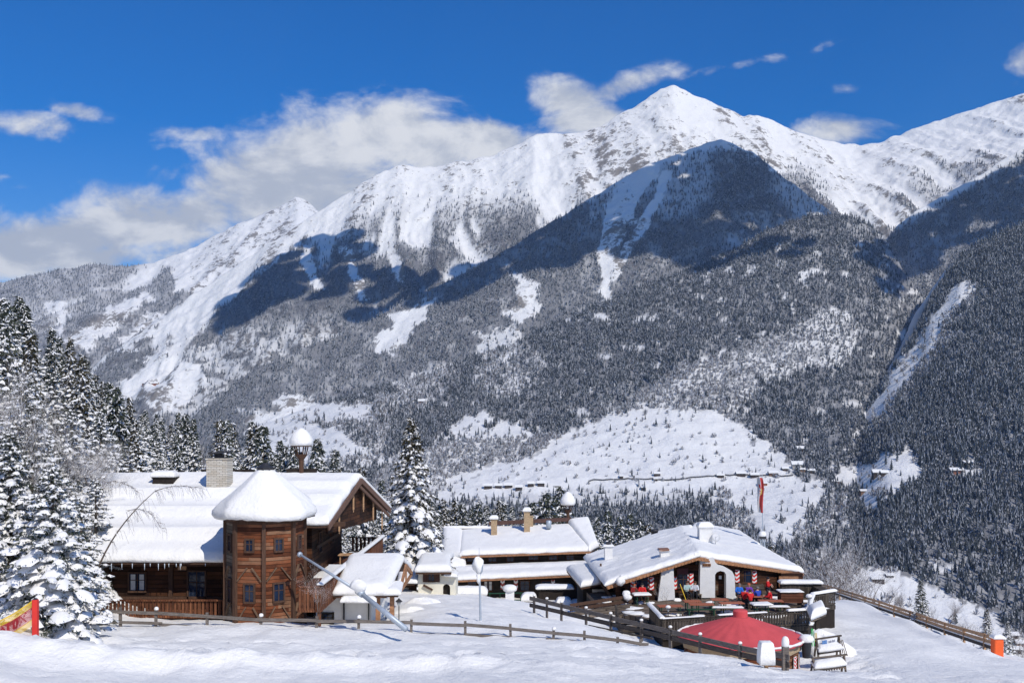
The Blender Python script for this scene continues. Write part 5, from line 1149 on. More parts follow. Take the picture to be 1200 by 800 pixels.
chimney(IN, 778.5, 76.5, 646, 660, 10, PLASTER, cap=True, hcap=.12); q = MB(); prism(q, [(772.5, 646), (784.5, 645), (784.5, 643), (773, 643.5)], 76, 77); q.build('chimney_plate', mat('rusty', (.25, .13, .09), .8, .2, 5), IN)
chimney(IN, 826, 84, 619, 645, 15, PLASTER, d=1.0, cap=True, hcap=.5, seed=7); q = MB(); X, Y, z = zz(826, 618, 84)
q.box((X-.5, Y-.45, z+.1), (X+.5, Y+.45, z+.16)); q.build('chimney_lid', DARKM, IN)
q = MB(); q.lathe(zz(767, 632, 94), [(.32, -.8), (.32, .75), (.36, .76), (.36, .95), (.2, 1.0)], 12); q.build('flue', DARKM, IN, True)
# satellite dish
q = MB(); c = at(839, 629, 83.3); n_ = Vector((.35, -.9, .3)).normalized(); u1 = n_.cross(Vector((0, 0, 1))).normalized(); u2 = u1.cross(n_); k = len(q.v); N = 20
for rr, dd in ((.0, -.12), (.22, -.09), (.40, 0), (.40, .03), (.0, -.09)):
    for j in range(N): t = 2*math.pi*j/N; q.v.append(tuple(c+(u1*math.cos(t)+u2*math.sin(t))*max(rr, .004)-n_*(-dd)*1.))
for i in range(4):
    for j in range(N): q.f.append((k+i*N+j, k+i*N+(j+1) % N, k+(i+1)*N+(j+1) % N, k+(i+1)*N+j)); q.m.append(0)
q.tube([c, c+Vector((0, .3, -.9))], .03, 6); q.tube([c, c+n_*.45], .012, 4); q.build('satellite_dish', mat('dish_grey', (.6, .6, .6), .5, .05, 3), IN, True)
# stair, posts at the left end of the inn
q = MB(); q.bar(zz(704, 660, 79), zz(704, 686, 79), .14, .14); q.bar((X_(699, 80), 80, Z_(676, 80)), (X_(722, 74), 74, Z_(706, 74)), .1, .3); q.bar((X_(741, 73), 73, Z_(690, 73)), (X_(757, 73), 73, Z_(701, 73)), .1, .35); q.bar((X_(766, 74), 74, Z_(690, 74)), (X_(775, 74), 74, Z_(703, 74)), .1, .35); q.build('timber_post', W_POST, IN)
q = MB(); c = at(727, 680, 71.8); q.blob(c, (.36, .3, .34), 0, 5, .14, 12, 8); q.build('snow_clump', SNOW, IN, True)
# low lean-to at the left
LT = empty('lean_to_shed', (5.5, 80, -14.5), 'low dark shed with slanting snow roof tucked behind the left end of the inn', 'shed')
q = MB(); S1_, S2_, S3_, S4_ = zz(681, 688, 76.5), zz(703, 684, 77), zz(697, 664, 86), zz(664, 668, 87); board(q, S1_, S2_, S3_, S4_, .15); r5 = q.build('roof', W_POST, LT); q = MB(); slab(q, S1_, S2_, S3_, S4_, .5, .4, seed=36); q.build('roof_snow', SNOW, r5, True)
q = MB(); q.box((X_(683, 79), 79, -16), (X_(712, 79), 86, Z_(688, 79))); q.build('wall', W_BLACK, LT); q = MB(); q.box((X_(694, 78.9), 78.8, -14.6), (X_(711, 78.9), 78.9, Z_(690, 78.9))); q.build('plaster_panel', PLASTER, LT); q = MB(); q.box((X_(700, 78.7), 78.7, -14.6), (X_(707, 78.7), 78.79, Z_(693, 78.7))); q.build('door', W_BLACK, LT)
# ================================================================ TERRACE, FENCES, FURNITURE
def line_at(px, P0, P1):   # where the sight line of column px meets the ground line P0-P1
    (x0, y0), (x1, y1) = P0, P1; k = (px-CX)/F; t = (k*y0-x0)/((x1-x0)-k*(y1-y0)); return x0+(x1-x0)*t, y0+(y1-y0)*t
def post_cap(mb, x, y, z, r, h, seed): snowcap(mb, (x, y, z), r, h, seed, 0, 9)
def interp(tab, x): return float(np.interp(x, [a for a, b in tab], [b for a, b in tab]))
# front fence
FR = empty('rail_fence', (-8, 51, gz(-8, 51)), 'old two rail wooden fence running along the top of the foreground bank', 'fence')
L0, L1 = (X_(118, 50.5), 50.5), (X_(755, 50.6), 50.6)
top = [(118, 716), (182, 718), (242, 722), (305, 726), (371, 727), (420, 727.5), (482, 729.5), (545, 732), (598, 736), (649, 741), (685, 744.5), (724, 749.5), (755, 754.5)]
posts = [140, 182, 242, 305, 371, 420, 482, 545, 598, 649, 685, 724, 751]; rn = random.Random(1); capm = MB()
def fpt(px, dy=0): x, y = line_at(px, L0, L1); return Vector((x, y, Z_(interp(top, px)+dy, y)))
for k, px in enumerate(posts):
    p = fpt(px, -4+rn.uniform(-1.5, 1)); q = MB(); q.bar((p.x+rn.uniform(-.03, .03), p.y+.1, gz(p.x, p.y)-.5), p+Vector((0, .1, 0)), .13, .12); o = q.build('post', W_FENCE, FR)
    if k in (1, 3, 5, 9): q = MB(); post_cap(q, p.x+.02, p.y+.1, p.z-.02, .115, .17, k); q.build('snow_cap', SNOW, o, True)
for a, b in zip([118]+posts, posts+[760]):
    if b-a < 3: continue
    q = MB(); q.bar(fpt(a, rn.uniform(-.6, .6)), fpt(b, rn.uniform(-.6, .6)), .07, .16); q.build('rail', W_FENCE, FR)
for a, b, d in ((118, 190, 12), (186, 262, 13), (395, 484, 14), (482, 547, 13), (545, 604, 11), (640, 700, 8), (680, 750, 7)): q = MB(); q.bar(fpt(a, d), fpt(b, d-.5), .07, .14); q.build('rail', W_FENCE, FR)
# big fence down to the right
BF = empty('plank_fence', (7, 62, gz(7, 62)), 'sturdy grey plank fence sloping down in front of the red round roof', 'fence')
M0, M1 = (X_(621, 68), 68), (X_(925, 48), 48); t1 = [(621, 700.5), (660, 710), (700, 719.5), (750, 731), (800, 743), (860, 757.5), (890, 763.5), (925, 770)]; t2 = [(621, 708.5), (660, 717.5), (700, 727), (750, 738.5), (800, 750.5), (860, 765), (890, 771.5), (925, 779)]
def bpt(px, tab, off=0): x, y = line_at(px, M0, M1); return Vector((x, y+off, Z_(interp(tab, px), y)))
ps = [626, 641, 658, 687, 716, 752, 786, 821, 868, 921]
for k, px in enumerate(ps):
    p = bpt(px, t1, .12); tall = .22 if px < 900 else .5; w_ = .17 if px < 900 else .3; q = MB(); q.bar((p.x, p.y, gz(p.x, p.y)-.5), p+Vector((0, 0, tall)), w_, w_*.9); o = q.build('post', W_FENCE, BF); q = MB()
    post_cap(q, p.x, p.y, p.z+tall-.02, w_*.62, .13 if px < 900 else .5, k); q.build('snow_cap', SNOW, o, True)
for tab, hh in ((t1, .26), (t2, .26)):
    for a, b in zip([621, 658, 716, 786, 868], [660, 718, 788, 870, 925]): q = MB(); q.bar(bpt(a, tab)+Vector((0, 0, rn.uniform(-.02, .02))), bpt(b, tab), .08, hh); q.build('rail', W_FENCE if tab is t1 else W_FENCE_D, BF)
q = MB(); q.bar(at(690, 732.5, 61.8), at(765, 748, 56.5), .08, .1); q.build('rail', W_FENCE_D, BF)
# long fence on the right
OF = empty('timber_fence', (38, 95, gz(38, 95)), 'long new orange brown timber fence along the outer edge of the piste', 'fence')
N0, N1 = (X_(955, 150), 150), (X_(1163, 67), 67); ft = [(942, 678), (965, 684.5), (1000, 695), (1036, 706), (1072, 718), (1112, 731.5), (1163, 746)]; fb = [(942, 683), (965, 690.5), (1000, 703), (1036, 715), (1072, 727.5), (1112, 742), (1163, 759.5)]
def opt(px, f): x, y = line_at(px, N0, N1); a = interp(ft, px); b = interp(fb, px); return Vector((x, y, Z_(a+(b-a)*f, y)))
px = 946; k = 0; cols = []
while px < 1162: cols.append(px); px += 12+(px-946)*.065
for px in cols:
    p = opt(px, 0); q = MB(); q.bar((p.x, p.y+.1, gz(p.x, p.y)-.4), (p.x, p.y+.1, p.z+.08), .15, .15); q.build('post', W_NEW, OF)
for f, m, hh in ((.06, W_NEW, .24), (.48, W_NEW, .22), (.93, W_FENCE_D, .26)):
    for a, b in zip(cols[::2], cols[2::2]+[1162]):
        q = MB(); q.bar(opt(a, f), opt(b, f), .06, hh); o = q.build('rail', m, OF)
        if f > .9: q = MB(); q.bar(opt(a, f)+Vector((0, 0, .17)), opt(b, f)+Vector((0, 0, .17)), .14, .08); q.build('snow_strip', SNOW, o)
OP = empty('padded_post', (X_(1168.5, 66), 66, gz(X_(1168.5, 66), 66)), 'bright orange padded post with snow cap ending the long timber fence', 'post')
q = MB(); z0, z1 = Z_(767, 66)-.6, Z_(747.5, 66); x0 = X_(1168.5, 66); q.box((x0-.31, 65.7, z0), (x0+.31, 66.3, z1)); q.build('padding', ORANGE, OP, bevel=.05); q = MB(); slab(q, (x0-.31, 65.7, z1), (x0+.31, 65.7, z1), (x0+.31, 66.3, z1), (x0-.31, 66.3, z1), .3, .22, seed=3, over=.08); q.build('snow_cap', SNOW, OP, True)
# red slalom post and safety net on the left
RP = empty('red_post', (X_(41.5, 38), 38, gz(X_(41.5, 38), 38)), 'bright red square post holding the yellow and red safety net', 'post')
q = MB(); x0 = X_(41.5, 38); q.box((x0-.1, 37.9, Z_(753, 38)-.3), (x0+.1, 38.1, Z_(702, 38))); q.build('shaft', REDP, RP, bevel=.02); q = MB(); q.lathe((x0, 38, Z_(702, 38)), [(.09, 0), (.09, .03), (.04, .06)], 10); q.build('end_cap', DARKM, RP)
NE = empty('safety_net', (x0-1.5, 38, Z_(752, 38)), 'yellow and red plastic safety net sagging to the left of the red post', 'net')
nets = {'Y': MB(), 'R': MB(), 'P': MB()}; xA, xB = x0-.1, X_(-55, 38)
def ntop(x): t = (xA-x)/(xA-X_(0, 38)); return Z_(703.5, 38)+(Z_(727, 38)-Z_(703.5, 38))*t-.05*math.sin(math.pi*min(1, t))
def nbot(x): return Z_(751.5, 38)-.1
n = 62; rows = 22
def NP(i, j): x = xA+(xB-xA)*i/n; j_ = j/rows; return Vector((x, 38+.03*math.sin(i*.5), ntop(x)+(nbot(x)-ntop(x))*min(1, j*.078/max(.2, ntop(x)-nbot(x)))))
for i in range(n):
    for j in range(rows):
        b = 'Y' if j < 3 or 9 <= j < 12 else ('R' if 3 <= j < 9 else 'P')
        if (NP(i, j)-NP(i, j+1)).length < .02: continue
        wv = .012 if b != 'P' else .006
        nets[b].bar(NP(i, j), NP(i+1, j+1), .006, wv*1.3); 
        if b != 'P' or i % 2 == 0: nets[b].bar(NP(i+1, j), NP(i, j+1), .006, wv*1.3)
        if j == 0: nets['Y'].bar(NP(i, 0), NP(i+1, 0), .012, .05)
        if j in (3, 9): nets['Y' if j == 9 else 'R'].bar(NP(i, j), NP(i+1, j), .008, .02)
# lettering woven into the red band: strokes of dark red mesh
def cell(i, j): a, b, c, d = NP(i, j), NP(i+1, j), NP(i+1, j+1), NP(i, j+1); o_ = Vector((0, -.012, 0)); k = len(lt.v); lt.v.extend(map(tuple, (a+o_, d+o_, c+o_, b+o_))); lt.f.append((k, k+1, k+2, k+3)); lt.m.append(0)
lt = MB(); GL = {'X': ["10001", "01010", "00100", "01010", "10001"], 'O': ["01110", "11011", "11011", "11011", "01110"], 'I': ["110", "110", "110", "110", "110"], 'A': ["00100", "01110", "11011", "11111", "11011"]}
i0 = 5
for ch in 'XOIA':
    g_ = GL[ch]; wch = len(g_[0])
    for j in range(5):
        for c in range(wch):
            if g_[j][wch-1-c] == '1': cell(i0+c, 3+j+0)
    i0 += wch+1
nets['Y'].build('yellow_mesh', YELLOW, NE); nets['R'].build('red_mesh', mat('net_red', (.45, .06, .06), .7, .1, 3), NE); nets['P'].build('pale_mesh', mat('net_pale', (.75, .6, .4), .7, .1, 3), NE); lt.build('lettering', mat('net_letter', (.33, .02, .03), .7, .1, 3), NE)

# ---------------------------------------------------------------- terrace
TE = empty('terrace_deck', (14, 70, -14.2), 'raised plank terrace with dark slatted balustrade in front of the inn', 'terrace'); ZD = -13.05
dk = [(9.46, 61.6), (19.5, 64.6), (21.6, 70.5), (23.7, 72.0), (23.7, 80), (5.9, 77.5), (6.6, 70.5), (9.3, 66.5)]
q = MB(); q.add([(x, y, ZD) for x, y in dk]+[(x, y, ZD-.3) for x, y in dk], [tuple(range(8)), tuple(reversed(range(8, 16)))]+[(i, i+8, (i+1) % 8+8, (i+1) % 8) for i in range(8)]); q.build('deck', mat_wood('deck_boards', (.10, .075, .055), (.26, .20, .15), .16, 'y'), TE)
q = MB(); 
for i in range(8):
    if i in (3, 4): continue
    a, b = Vector((*dk[i], 0)), Vector((*dk[(i+1) % 8], 0)); q.hexa([a+Vector((0, .05, -16)), b+Vector((0, .05, -16)), b+Vector((0, .2, -16)), a+Vector((0, .2, -16)), a+Vector((0, .05, ZD-.3)), b+Vector((0, .05, ZD-.3)), b+Vector((0, .2, ZD-.3)), a+Vector((0, .2, ZD-.3))])
q.build('skirting_boards', W_BLACK, TE)
q = MB()
def slat_rail(mb, a, b, z0=ZD, h=.98, st=.2, w_=.13):
    a, b = Vector((*a, 0)), Vector((*b, 0)); L = (b-a).length; d = (b-a)/L; n = max(1, int(L/st))
    for i in range(n): c = a+d*(i+.5)*L/n; mb.bar(c+Vector((0, 0, z0)), c+Vector((0, 0, z0+h)), .03, w_, up=d.cross(Vector((0, 0, 1))).cross(Vector((0, 0, 1))))
    mb.bar(a+Vector((0, 0, z0+h)), b+Vector((0, 0, z0+h)), .16, .07); mb.bar(a+Vector((0, -.03, z0+.12)), b+Vector((0, -.03, z0+.12)), .06, .1); mb.bar(a+Vector((0, -.03, z0+h-.12)), b+Vector((0, -.03, z0+h-.12)), .06, .1); mb.bar(a+Vector((0, -.05, z0-.15)), b+Vector((0, -.05, z0-.15)), .06, .3)
W_RAIL = mat_wood('dark_grey_boards', (.045, .035, .028), (.12, .10, .08), .14, 'x')
slat_rail(q, dk[0], dk[1]); slat_rail(q, dk[7], dk[0]); slat_rail(q, dk[1], dk[2]); slat_rail(q, dk[2], dk[3]); q.build('balustrade', W_RAIL, TE)
q = MB()
def rail_snow(mb, a, b, z, w_=.3, th=.16, s=0): a, b = Vector((*a, z)), Vector((*b, z)); d = (b-a).normalized(); n_ = Vector((-d.y, d.x, 0))*w_/2; slab(mb, a-n_, b-n_, b+n_, a+n_, th, .14, over=.04, seed=s)
rail_snow(q, dk[7], dk[0], ZD+1.02, .28, .16, 1); rail_snow(q, dk[0], (12.2, 62.4), ZD+1.02, .2, .08, 2); rail_snow(q, (13.2, 62.7), (16.5, 63.7), ZD+1.02, .22, .1, 3); rail_snow(q, (18, 64.15), dk[1], ZD+1.02, .3, .14, 4); rail_snow(q, dk[1], dk[2], ZD+1.02, .3, .18, 5); rail_snow(q, dk[2], dk[3], ZD+1.02, .3, .18, 6); q.build('rail_snow', SNOW, TE, True)
# thin snow left lying on the planks
q = MB(); rn = random.Random(8)
def indeck(x, y): return bool(inpoly(np.array([x]), np.array([y]), dk)[0])
for k in range(80):
    x, y = rn.uniform(7, 25), rn.uniform(62.5, 76)
    if not indeck(x, y) or (y > 69.5 and 10.5 < x < 19 and y < 75 and k % 3): continue
    q = MB(); q.blob((x, y, ZD+.01), (rn.uniform(.3, 1.0), rn.uniform(.2, .6), rn.uniform(.06, .14)), 0, k, .22, 12, 6); q.build('snow_patch', SNOW, TE, True)
# steps down at the left of the terrace, side panels
ST = empty('wooden_steps', (8.3, 66, -14), 'broad wooden steps with dark side panels at the left end of the terrace', 'steps')
for i in range(4): q = MB(); z = ZD-.12-.2*i; q.box((7.3, 66.2-.42*i, z-.08), (9.2, 66.62-.42*i, z)); q.box((7.3, 66.5-.42*i, z-.25), (9.2, 66.55-.42*i, z-.081)); q.build('step', W_GREY, ST)
q = MB(); q.hexa([Vector(v_) for v_ in [(7.15, 64.2, -14.6), (7.25, 64.2, -14.6), (7.2, 67.5, -14.2), (7.1, 67.5, -14.2), (7.15, 64.2, -13.3), (7.25, 64.2, -13.3), (7.2, 67.5, -12.2), (7.1, 67.5, -12.2)]]); q.build('side_panel', W_RAIL, ST)
# dark ramp railing and plank stack between big fence and inn
RG = empty('ramp_railing', (5, 70, -13.5), 'dark brown handrails climbing beside a plank ramp left of the steps', 'railing')
for k, (a, b, Ya, Yb) in enumerate((((668, 709), (741, 698), 70, 71.5), ((668, 714), (741, 703.5), 70, 71.5), ((668, 719.5), (740, 709), 69.6, 71), ((690, 722), (738, 712), 69, 70.5), ((715, 726), (740, 718.5), 68, 69.5))): q = MB(); q.bar(at(*a, Ya), at(*b, Yb), .1, .22 if k < 2 else .3); q.build('handrail' if k < 2 else 'plank', W_POST if k < 2 else W_GREY, RG)
for px in (676, 697, 718, 738): q = MB(); Y = 70+(px-668)/73*1.5+.15; q.bar(at(px, interp([(668, 709), (741, 698)], px), Y), at(px, 727, Y), .14, .14); o = q.build('post', W_POST, RG)
q = MB(); post_cap(q, *at(734, 697, 71.5), .3, .34, 2); q.blob(at(735, 699.5, 71.2), (.3, .25, .25), 0, 8); q.build('snow_cap', SNOW, RG, True)
# furniture
def table(x, y, rz_, label, group, top_m=TABLE, L=1.7, W=.75, snow=False, folded=False):
    t_ = empty('beer_table', (x, y, ZD), label, 'table', group, rz_); c, s_ = math.cos(rz_), math.sin(rz_)
    def add(nm, a, b, m, par=t_):
        mb = MB(); (x0, y0, z0), (x1, y1, z1) = a, b; mb.box((x+x0, y+y0, ZD+z0), (x+x1, y+y1, ZD+z1)); return mb.build(nm, m, par)
    tp = add('table_top', (-L/2, -W/2, .70), (L/2, W/2, .75), top_m)
    for sx in (-1, 1):
        for sy in (-1, 1): add('leg', (sx*(L/2-.2)-.03, sy*(W/2-.1)-.03, 0), (sx*(L/2-.2)+.03, sy*(W/2-.1)+.03, .70), GREENP)
    if snow: mb = MB(); slab(mb, (x-L/2, y-W/2, ZD+.752), (x+L/2, y-W/2, ZD+.752), (x+L/2, y+W/2, ZD+.752), (x-L/2, y+W/2, ZD+.752), .16, .18, seed=int(x*7)); mb.build('snow_cover', SNOW, tp, True)
    return t_
def bench(x, y, rz_, label, group, L=1.9, back=False, m=W_GREY, snow=False, hb=.85):
    t_ = empty('bench', (x, y, ZD), label, 'bench', group, rz_)
    def add(nm, a, b, mm=m, par=t_): mb = MB(); (x0, y0, z0), (x1, y1, z1) = a, b; mb.box((x+x0, y+y0, ZD+z0), (x+x1, y+y1, ZD+z1)); return mb.build(nm, mm, par)
    st_ = add('seat', (-L/2, -.16, .42), (L/2, .16, .47))
    for sx in (-1, 1): add('leg', (sx*(L/2-.15)-.04, -.14, 0), (sx*(L/2-.15)+.04, .14, .42))
    if back:
        add('backrest', (-L/2, -.22, .55), (L/2, -.17, .72)); add('backrest', (-L/2, -.221, .76), (L/2, -.171, hb))
        for sx in (-1, 1): add('back_post', (sx*(L/2-.15)-.04, -.17, .0), (sx*(L/2-.15)+.04, -.1, hb+.05))
    if snow: mb = MB(); slab(mb, (x-L/2, y-.16, ZD+.472), (x+L/2, y-.16, ZD+.472), (x+L/2, y+.16, ZD+.472), (x-L/2, y+.16, ZD+.472), .12, .12, seed=int(y*9)); mb.build('snow_cover', SNOW, st_, True)
    return t_
def dk_at(px, py, h=.0): Y = -(ZD+h)*F/(py-HY); return X_(px, Y), Y
TB_ = [(785, 709, .08, 'bare reddish beer table nearest the steps at the left end of the terrace', False), (822, 707, 0, 'bare reddish beer table in front of the arched door, middle of the front row', False), (857, 705.5, .1, 'darker beer table right above the hub of the red round roof', False), (903, 703, -.05, 'bare reddish beer table in front of the rightmost seated guest', False), (811, 703.5, .05, 'small beer table close below the log bench', False), (843, 701.5, 0, 'small bare beer table below the arched door', False), (752, 696.5, .1, 'snow covered table in front of the left chevron window', True), (892, 708, .1, 'blue grey snow dusted table near the front balustrade', True)]
for k, (px, py, a, lb, sn_) in enumerate(TB_):
    x, y = dk_at(px, py, .75); table(x, y, a, lb, 'beer tables on the terrace', TABLE if k != 7 else mat('blue_grey_top', (.12, .16, .22), .8, .2, 5), 1.7 if k < 4 else 1.2, snow=sn_)
BN = [(785, 716, 'low bench in front of the leftmost reddish beer table'), (822, 713.5, 'green framed bench in front of the middle beer table'), (852, 712, 'low grey bench just left behind the hub of the red round roof'), (905, 711, 'long grey bench by the right part of the front balustrade'), (925, 709, 'short grey bench beside the reddish box at the right end')]
for k, (px, py, lb) in enumerate(BN): x, y = dk_at(px, py, .45); bench(x, y, 0, lb, 'benches on the terrace', 2.0, snow=k in (2, 3), m=GREENP if k == 1 else W_GREY)
x, y = dk_at(820, 699); o = bench(x, y, 0, 'heavy grey log bench with high back below the two pale dressed guests', 'benches on the terrace', 2.7, True, W_GREY, hb=.95)
x, y = dk_at(880, 700); bench(x, y+.9, 0, 'long bench with boarded back on which the blue and purple guests sit', 'benches on the terrace', 2.4, True, W_GREY, hb=.9)
x, y = dk_at(881, 698, .75); table(x, y, 0, 'laid table between the seated guests in red and blue jackets', 'beer tables on the terrace', TABLE, 2.0)
x, y = dk_at(757, 699); bench(x, y, 0, 'dark bench with slanted back at the left chevron window', 'benches on the terrace', 1.5, True, W_DARK)
# reddish storage box, snow topped counter, zig-zag balustrade at the right end
q = MB(); bx0 = at(908, 706, 72.5); C_ = empty('storage_box', (21.2, 72, ZD), 'long reddish brown wooden box with snowy lid at the right end of the terrace', 'box'); x0, x1 = X_(915, 71), X_(941, 71); q.box((x0, 70.9, ZD+.35), (x1, 71.9, ZD+1.1)); q.build('body', mat_wood('reddish_boards', (.10, .035, .02), (.24, .10, .06), .18), C_)
q = MB(); slab(q, (x0, 70.9, ZD+1.1), (x1, 70.9, ZD+1.1), (x1, 71.9, ZD+1.1), (x0, 71.9, ZD+1.1), .12, .2, seed=3); q.build('snow_cover', SNOW, C_, True)
for a in (x0+.15, x1-.2): q = MB(); q.box((a, 71, ZD), (a+.12, 71.8, ZD+.35)); q.build('foot', W_BLACK, C_)
CN = empty('counter', (22.5, 75.5, ZD), 'long dark counter under a flat slab of snow at the right end of the terrace', 'counter'); x0, x1 = X_(916, 75), X_(963, 75); q = MB(); q.box((x0, 75, ZD), (x1, 75.6, ZD+1.05)); q.box((x1-.7, 73.2, ZD-1.3), (x1-.02, 75-.002, ZD+.9)); q.build('body', W_RAIL, CN); q = MB(); slab(q, (x0, 74.9, ZD+1.05), (x1, 74.9, ZD+1.05), (x1, 75.7, ZD+1.05), (x0, 75.7, ZD+1.05), .3, .2, seed=5); q.build('snow_slab', SNOW, CN, True)
SB = empty('side_bench', (21, 77.2, ZD), 'reddish bench with snow heap standing before the boarded end of the inn', 'bench'); q = MB(); q.box((X_(915, 77), 77.0, ZD+.35), (X_(938, 77), 77.5, ZD+.45)); q.build('seat', TABLE, SB); q = MB(); q.box((X_(915, 77), 77.52, ZD+.45), (X_(938, 77), 77.6, ZD+1.25)); q.build('backrest', W_EAVE, SB); q = MB(); q.blob((X_(929, 76.9), 77.1, ZD+.52), (.7, .3, .2), 0, 3, .1, 14, 8); q.build('snow_heap', SNOW, SB, True)
for a in (X_(916, 77), X_(936, 77)): q = MB(); q.box((a, 77, ZD), (a+.1, 77.45, ZD+.35)); q.build('leg', W_BLACK, SB)
lantern(948, 64.2, 697, 716, 'white frosted lantern with snow on the corner of the terrace balustrade')
lantern(783, 63.2, 710, 722, 'snow capped lamp standing inside the left corner of the front balustrade', sc=.8)
# small shelter roof with snow right of the terrace
SH = empty('board_shelter', (X_(958, 62), 62, gz(X_(958, 62), 62)), 'narrow roofed notice board under a mound of snow right of the terrace', 'notice board')
p = X_(957.5, 62); q = MB(); q.bar((p, 62, -15.2), (p, 62, Z_(726, 62)), .22, .22); q.build('post', W_RAIL, SH); q = MB(); a, b, c, d = at(951.5, 726, 61.2), at(968, 719, 62.2), at(964, 710, 64.5), at(947, 716, 63.8); board(q, a, b, c, d, .14); rr_ = q.build('roof', W_GREY, SH); q = MB(); slab(q, a, b, c, d, .55, .4, seed=8); q.build('roof_snow', SNOW, rr_, True)
# ---------------------------------------------------------------- round bar with red canvas roof
UB = empty('round_bar', (X_(868, 57.3), 57.3, -13.9), 'round timber bar hut under a wide red canvas cone roof', 'bar hut'); ux, uy = X_(867.5, 57.3), 57.3; zr1 = -12.22; zr2 = -11.05; N = 96; RR_ = 3.62
q = MB(); k0 = 0
for i in range(15):
    f = i/14; 
    for j in range(N):
        a = 2*math.pi*j/N; seam = abs(((a*24/(2*math.pi)) % 1)-.5)*2; r_ = RR_*(1-f)+.42*f; q.v.append((ux+r_*math.cos(a), uy+r_*math.sin(a), zr1+(zr2-zr1)*(f**1.0)-.0*math.sin(math.pi*f)+.06*(seam**6)*(1-f)))
for i in range(14):
    for j in range(N): a0 = i*N+j; a1 = i*N+(j+1) % N; q.f.append((a0, a1, a1+N, a0+N)); q.m.append(0)
for j in range(N): a0, a1 = j, (j+1) % N; q.v.append((q.v[j][0], q.v[j][1], q.v[j][2]-.08))
b0 = 15*N
for j in range(N): q.f.append((b0+j, b0+(j+1) % N, (j+1) % N, j)); q.m.append(0)
q.f.append(tuple(b0+j for j in reversed(range(N)))); q.m.append(0)
CANV = mat('red_canvas', (.60, .085, .09), .85, .10, 1.2, bump=.2, bscale=3); UR = q.build('canvas_roof', CANV, UB, True)
q = MB(); q.lathe((ux, uy, zr2-.02), [(.44, -.05), (.44, .0), (.42, .03), (.42, .34), (.36, .40), (.1, .46)], 24); q.build('roof_cap', CANV, UR, False); q = MB(); q.lathe((ux, uy, zr2-.06), [(.47, -.02), (.47, .05)], 24); q.build('cap_ring', DARKM, UR)
q = MB(); rn = random.Random(4)      # snow caught along the rim
for a0, a1 in ((-112, 15), (15, 60), (95, 165)):
    pts, rd = [], []; n = int((a1-a0)/3)
    for i in range(n+1): a = R_(a0+(a1-a0)*i/n); r_ = RR_-.02; pts.append((ux+r_*math.cos(a), uy+r_*math.sin(a), zr1+.07)); rd.append((.03 if i in (0, n) else rn.uniform(.05, .10)))
    q.tube(pts, rd, 7)
q.build('rim_snow', SNOW, UR, True)
q = MB(); q.lathe((ux, uy, 0), [(3.3, -14.9), (3.3, -12.75)], 12, 0, R_(8)); q.build('wall', W_TOWER, UB); q = MB(); q.lathe((ux, uy, 0), [(3.42, -12.75), (3.45, -12.3), (3.3, -12.29)], 12, 0, R_(8)); q.build('beam_ring', mat('pale_beam', (.42, .32, .2), .8, .25, 4, stretch=(1, 1, 8)), UB)
for aa in (-38, -22):
    a = R_(aa); nv = Vector((math.cos(a), math.sin(a), 0)); chevron(UB, (ux+3.3*nv.x, uy+3.3*nv.y, -13.35), .36, .85, 4, nrm=nv)
# snow block on post, bin, corner post
SP_ = empty('snow_capped_post', (X_(898, 46.5), 46.5, gz(X_(898, 46.5), 46.5)), 'short wooden post buried under a tall square block of snow in front of the fence', 'post'); z0 = Z_(781, 46.5); q = MB(); q.bar((X_(898, 46.5), 46.5, z0-.5), (X_(898, 46.5), 46.5, z0+.16), .16, .16); q.build('shaft', W_NEW, SP_); q = MB(); w_ = 8.5/F*46.5; cx_ = X_(898, 46.5); zt = Z_(751, 46.5); slab(q, (cx_-w_, 46.2, z0+.15), (cx_+w_, 46.2, z0+.15), (cx_+w_, 46.9, z0+.15), (cx_-w_, 46.9, z0+.15), zt-z0-.17, .09, over=.01, seed=2, rough=.02); q.build('snow_block', SNOW, SP_, True)
BI = empty('litter_bin', (X_(945, 55.8), 55.8, gz(X_(945, 55.8), 55.8)), 'black round bin with a dome of snow beside the round bar', 'bin'); bxx = X_(945, 55.8); q = MB(); q.lathe((bxx, 55.8, 0), [(.22, Z_(770, 55.8)), (.3, Z_(752, 55.8)), (.32, Z_(752, 55.8)+.03)], 16); q.build('body', DARKM, BI, False); q = MB(); snowcap(q, (bxx, 55.8, Z_(752, 55.8)+.03), .40, .4, 3); q.build('snow_cap', SNOW, BI, True)
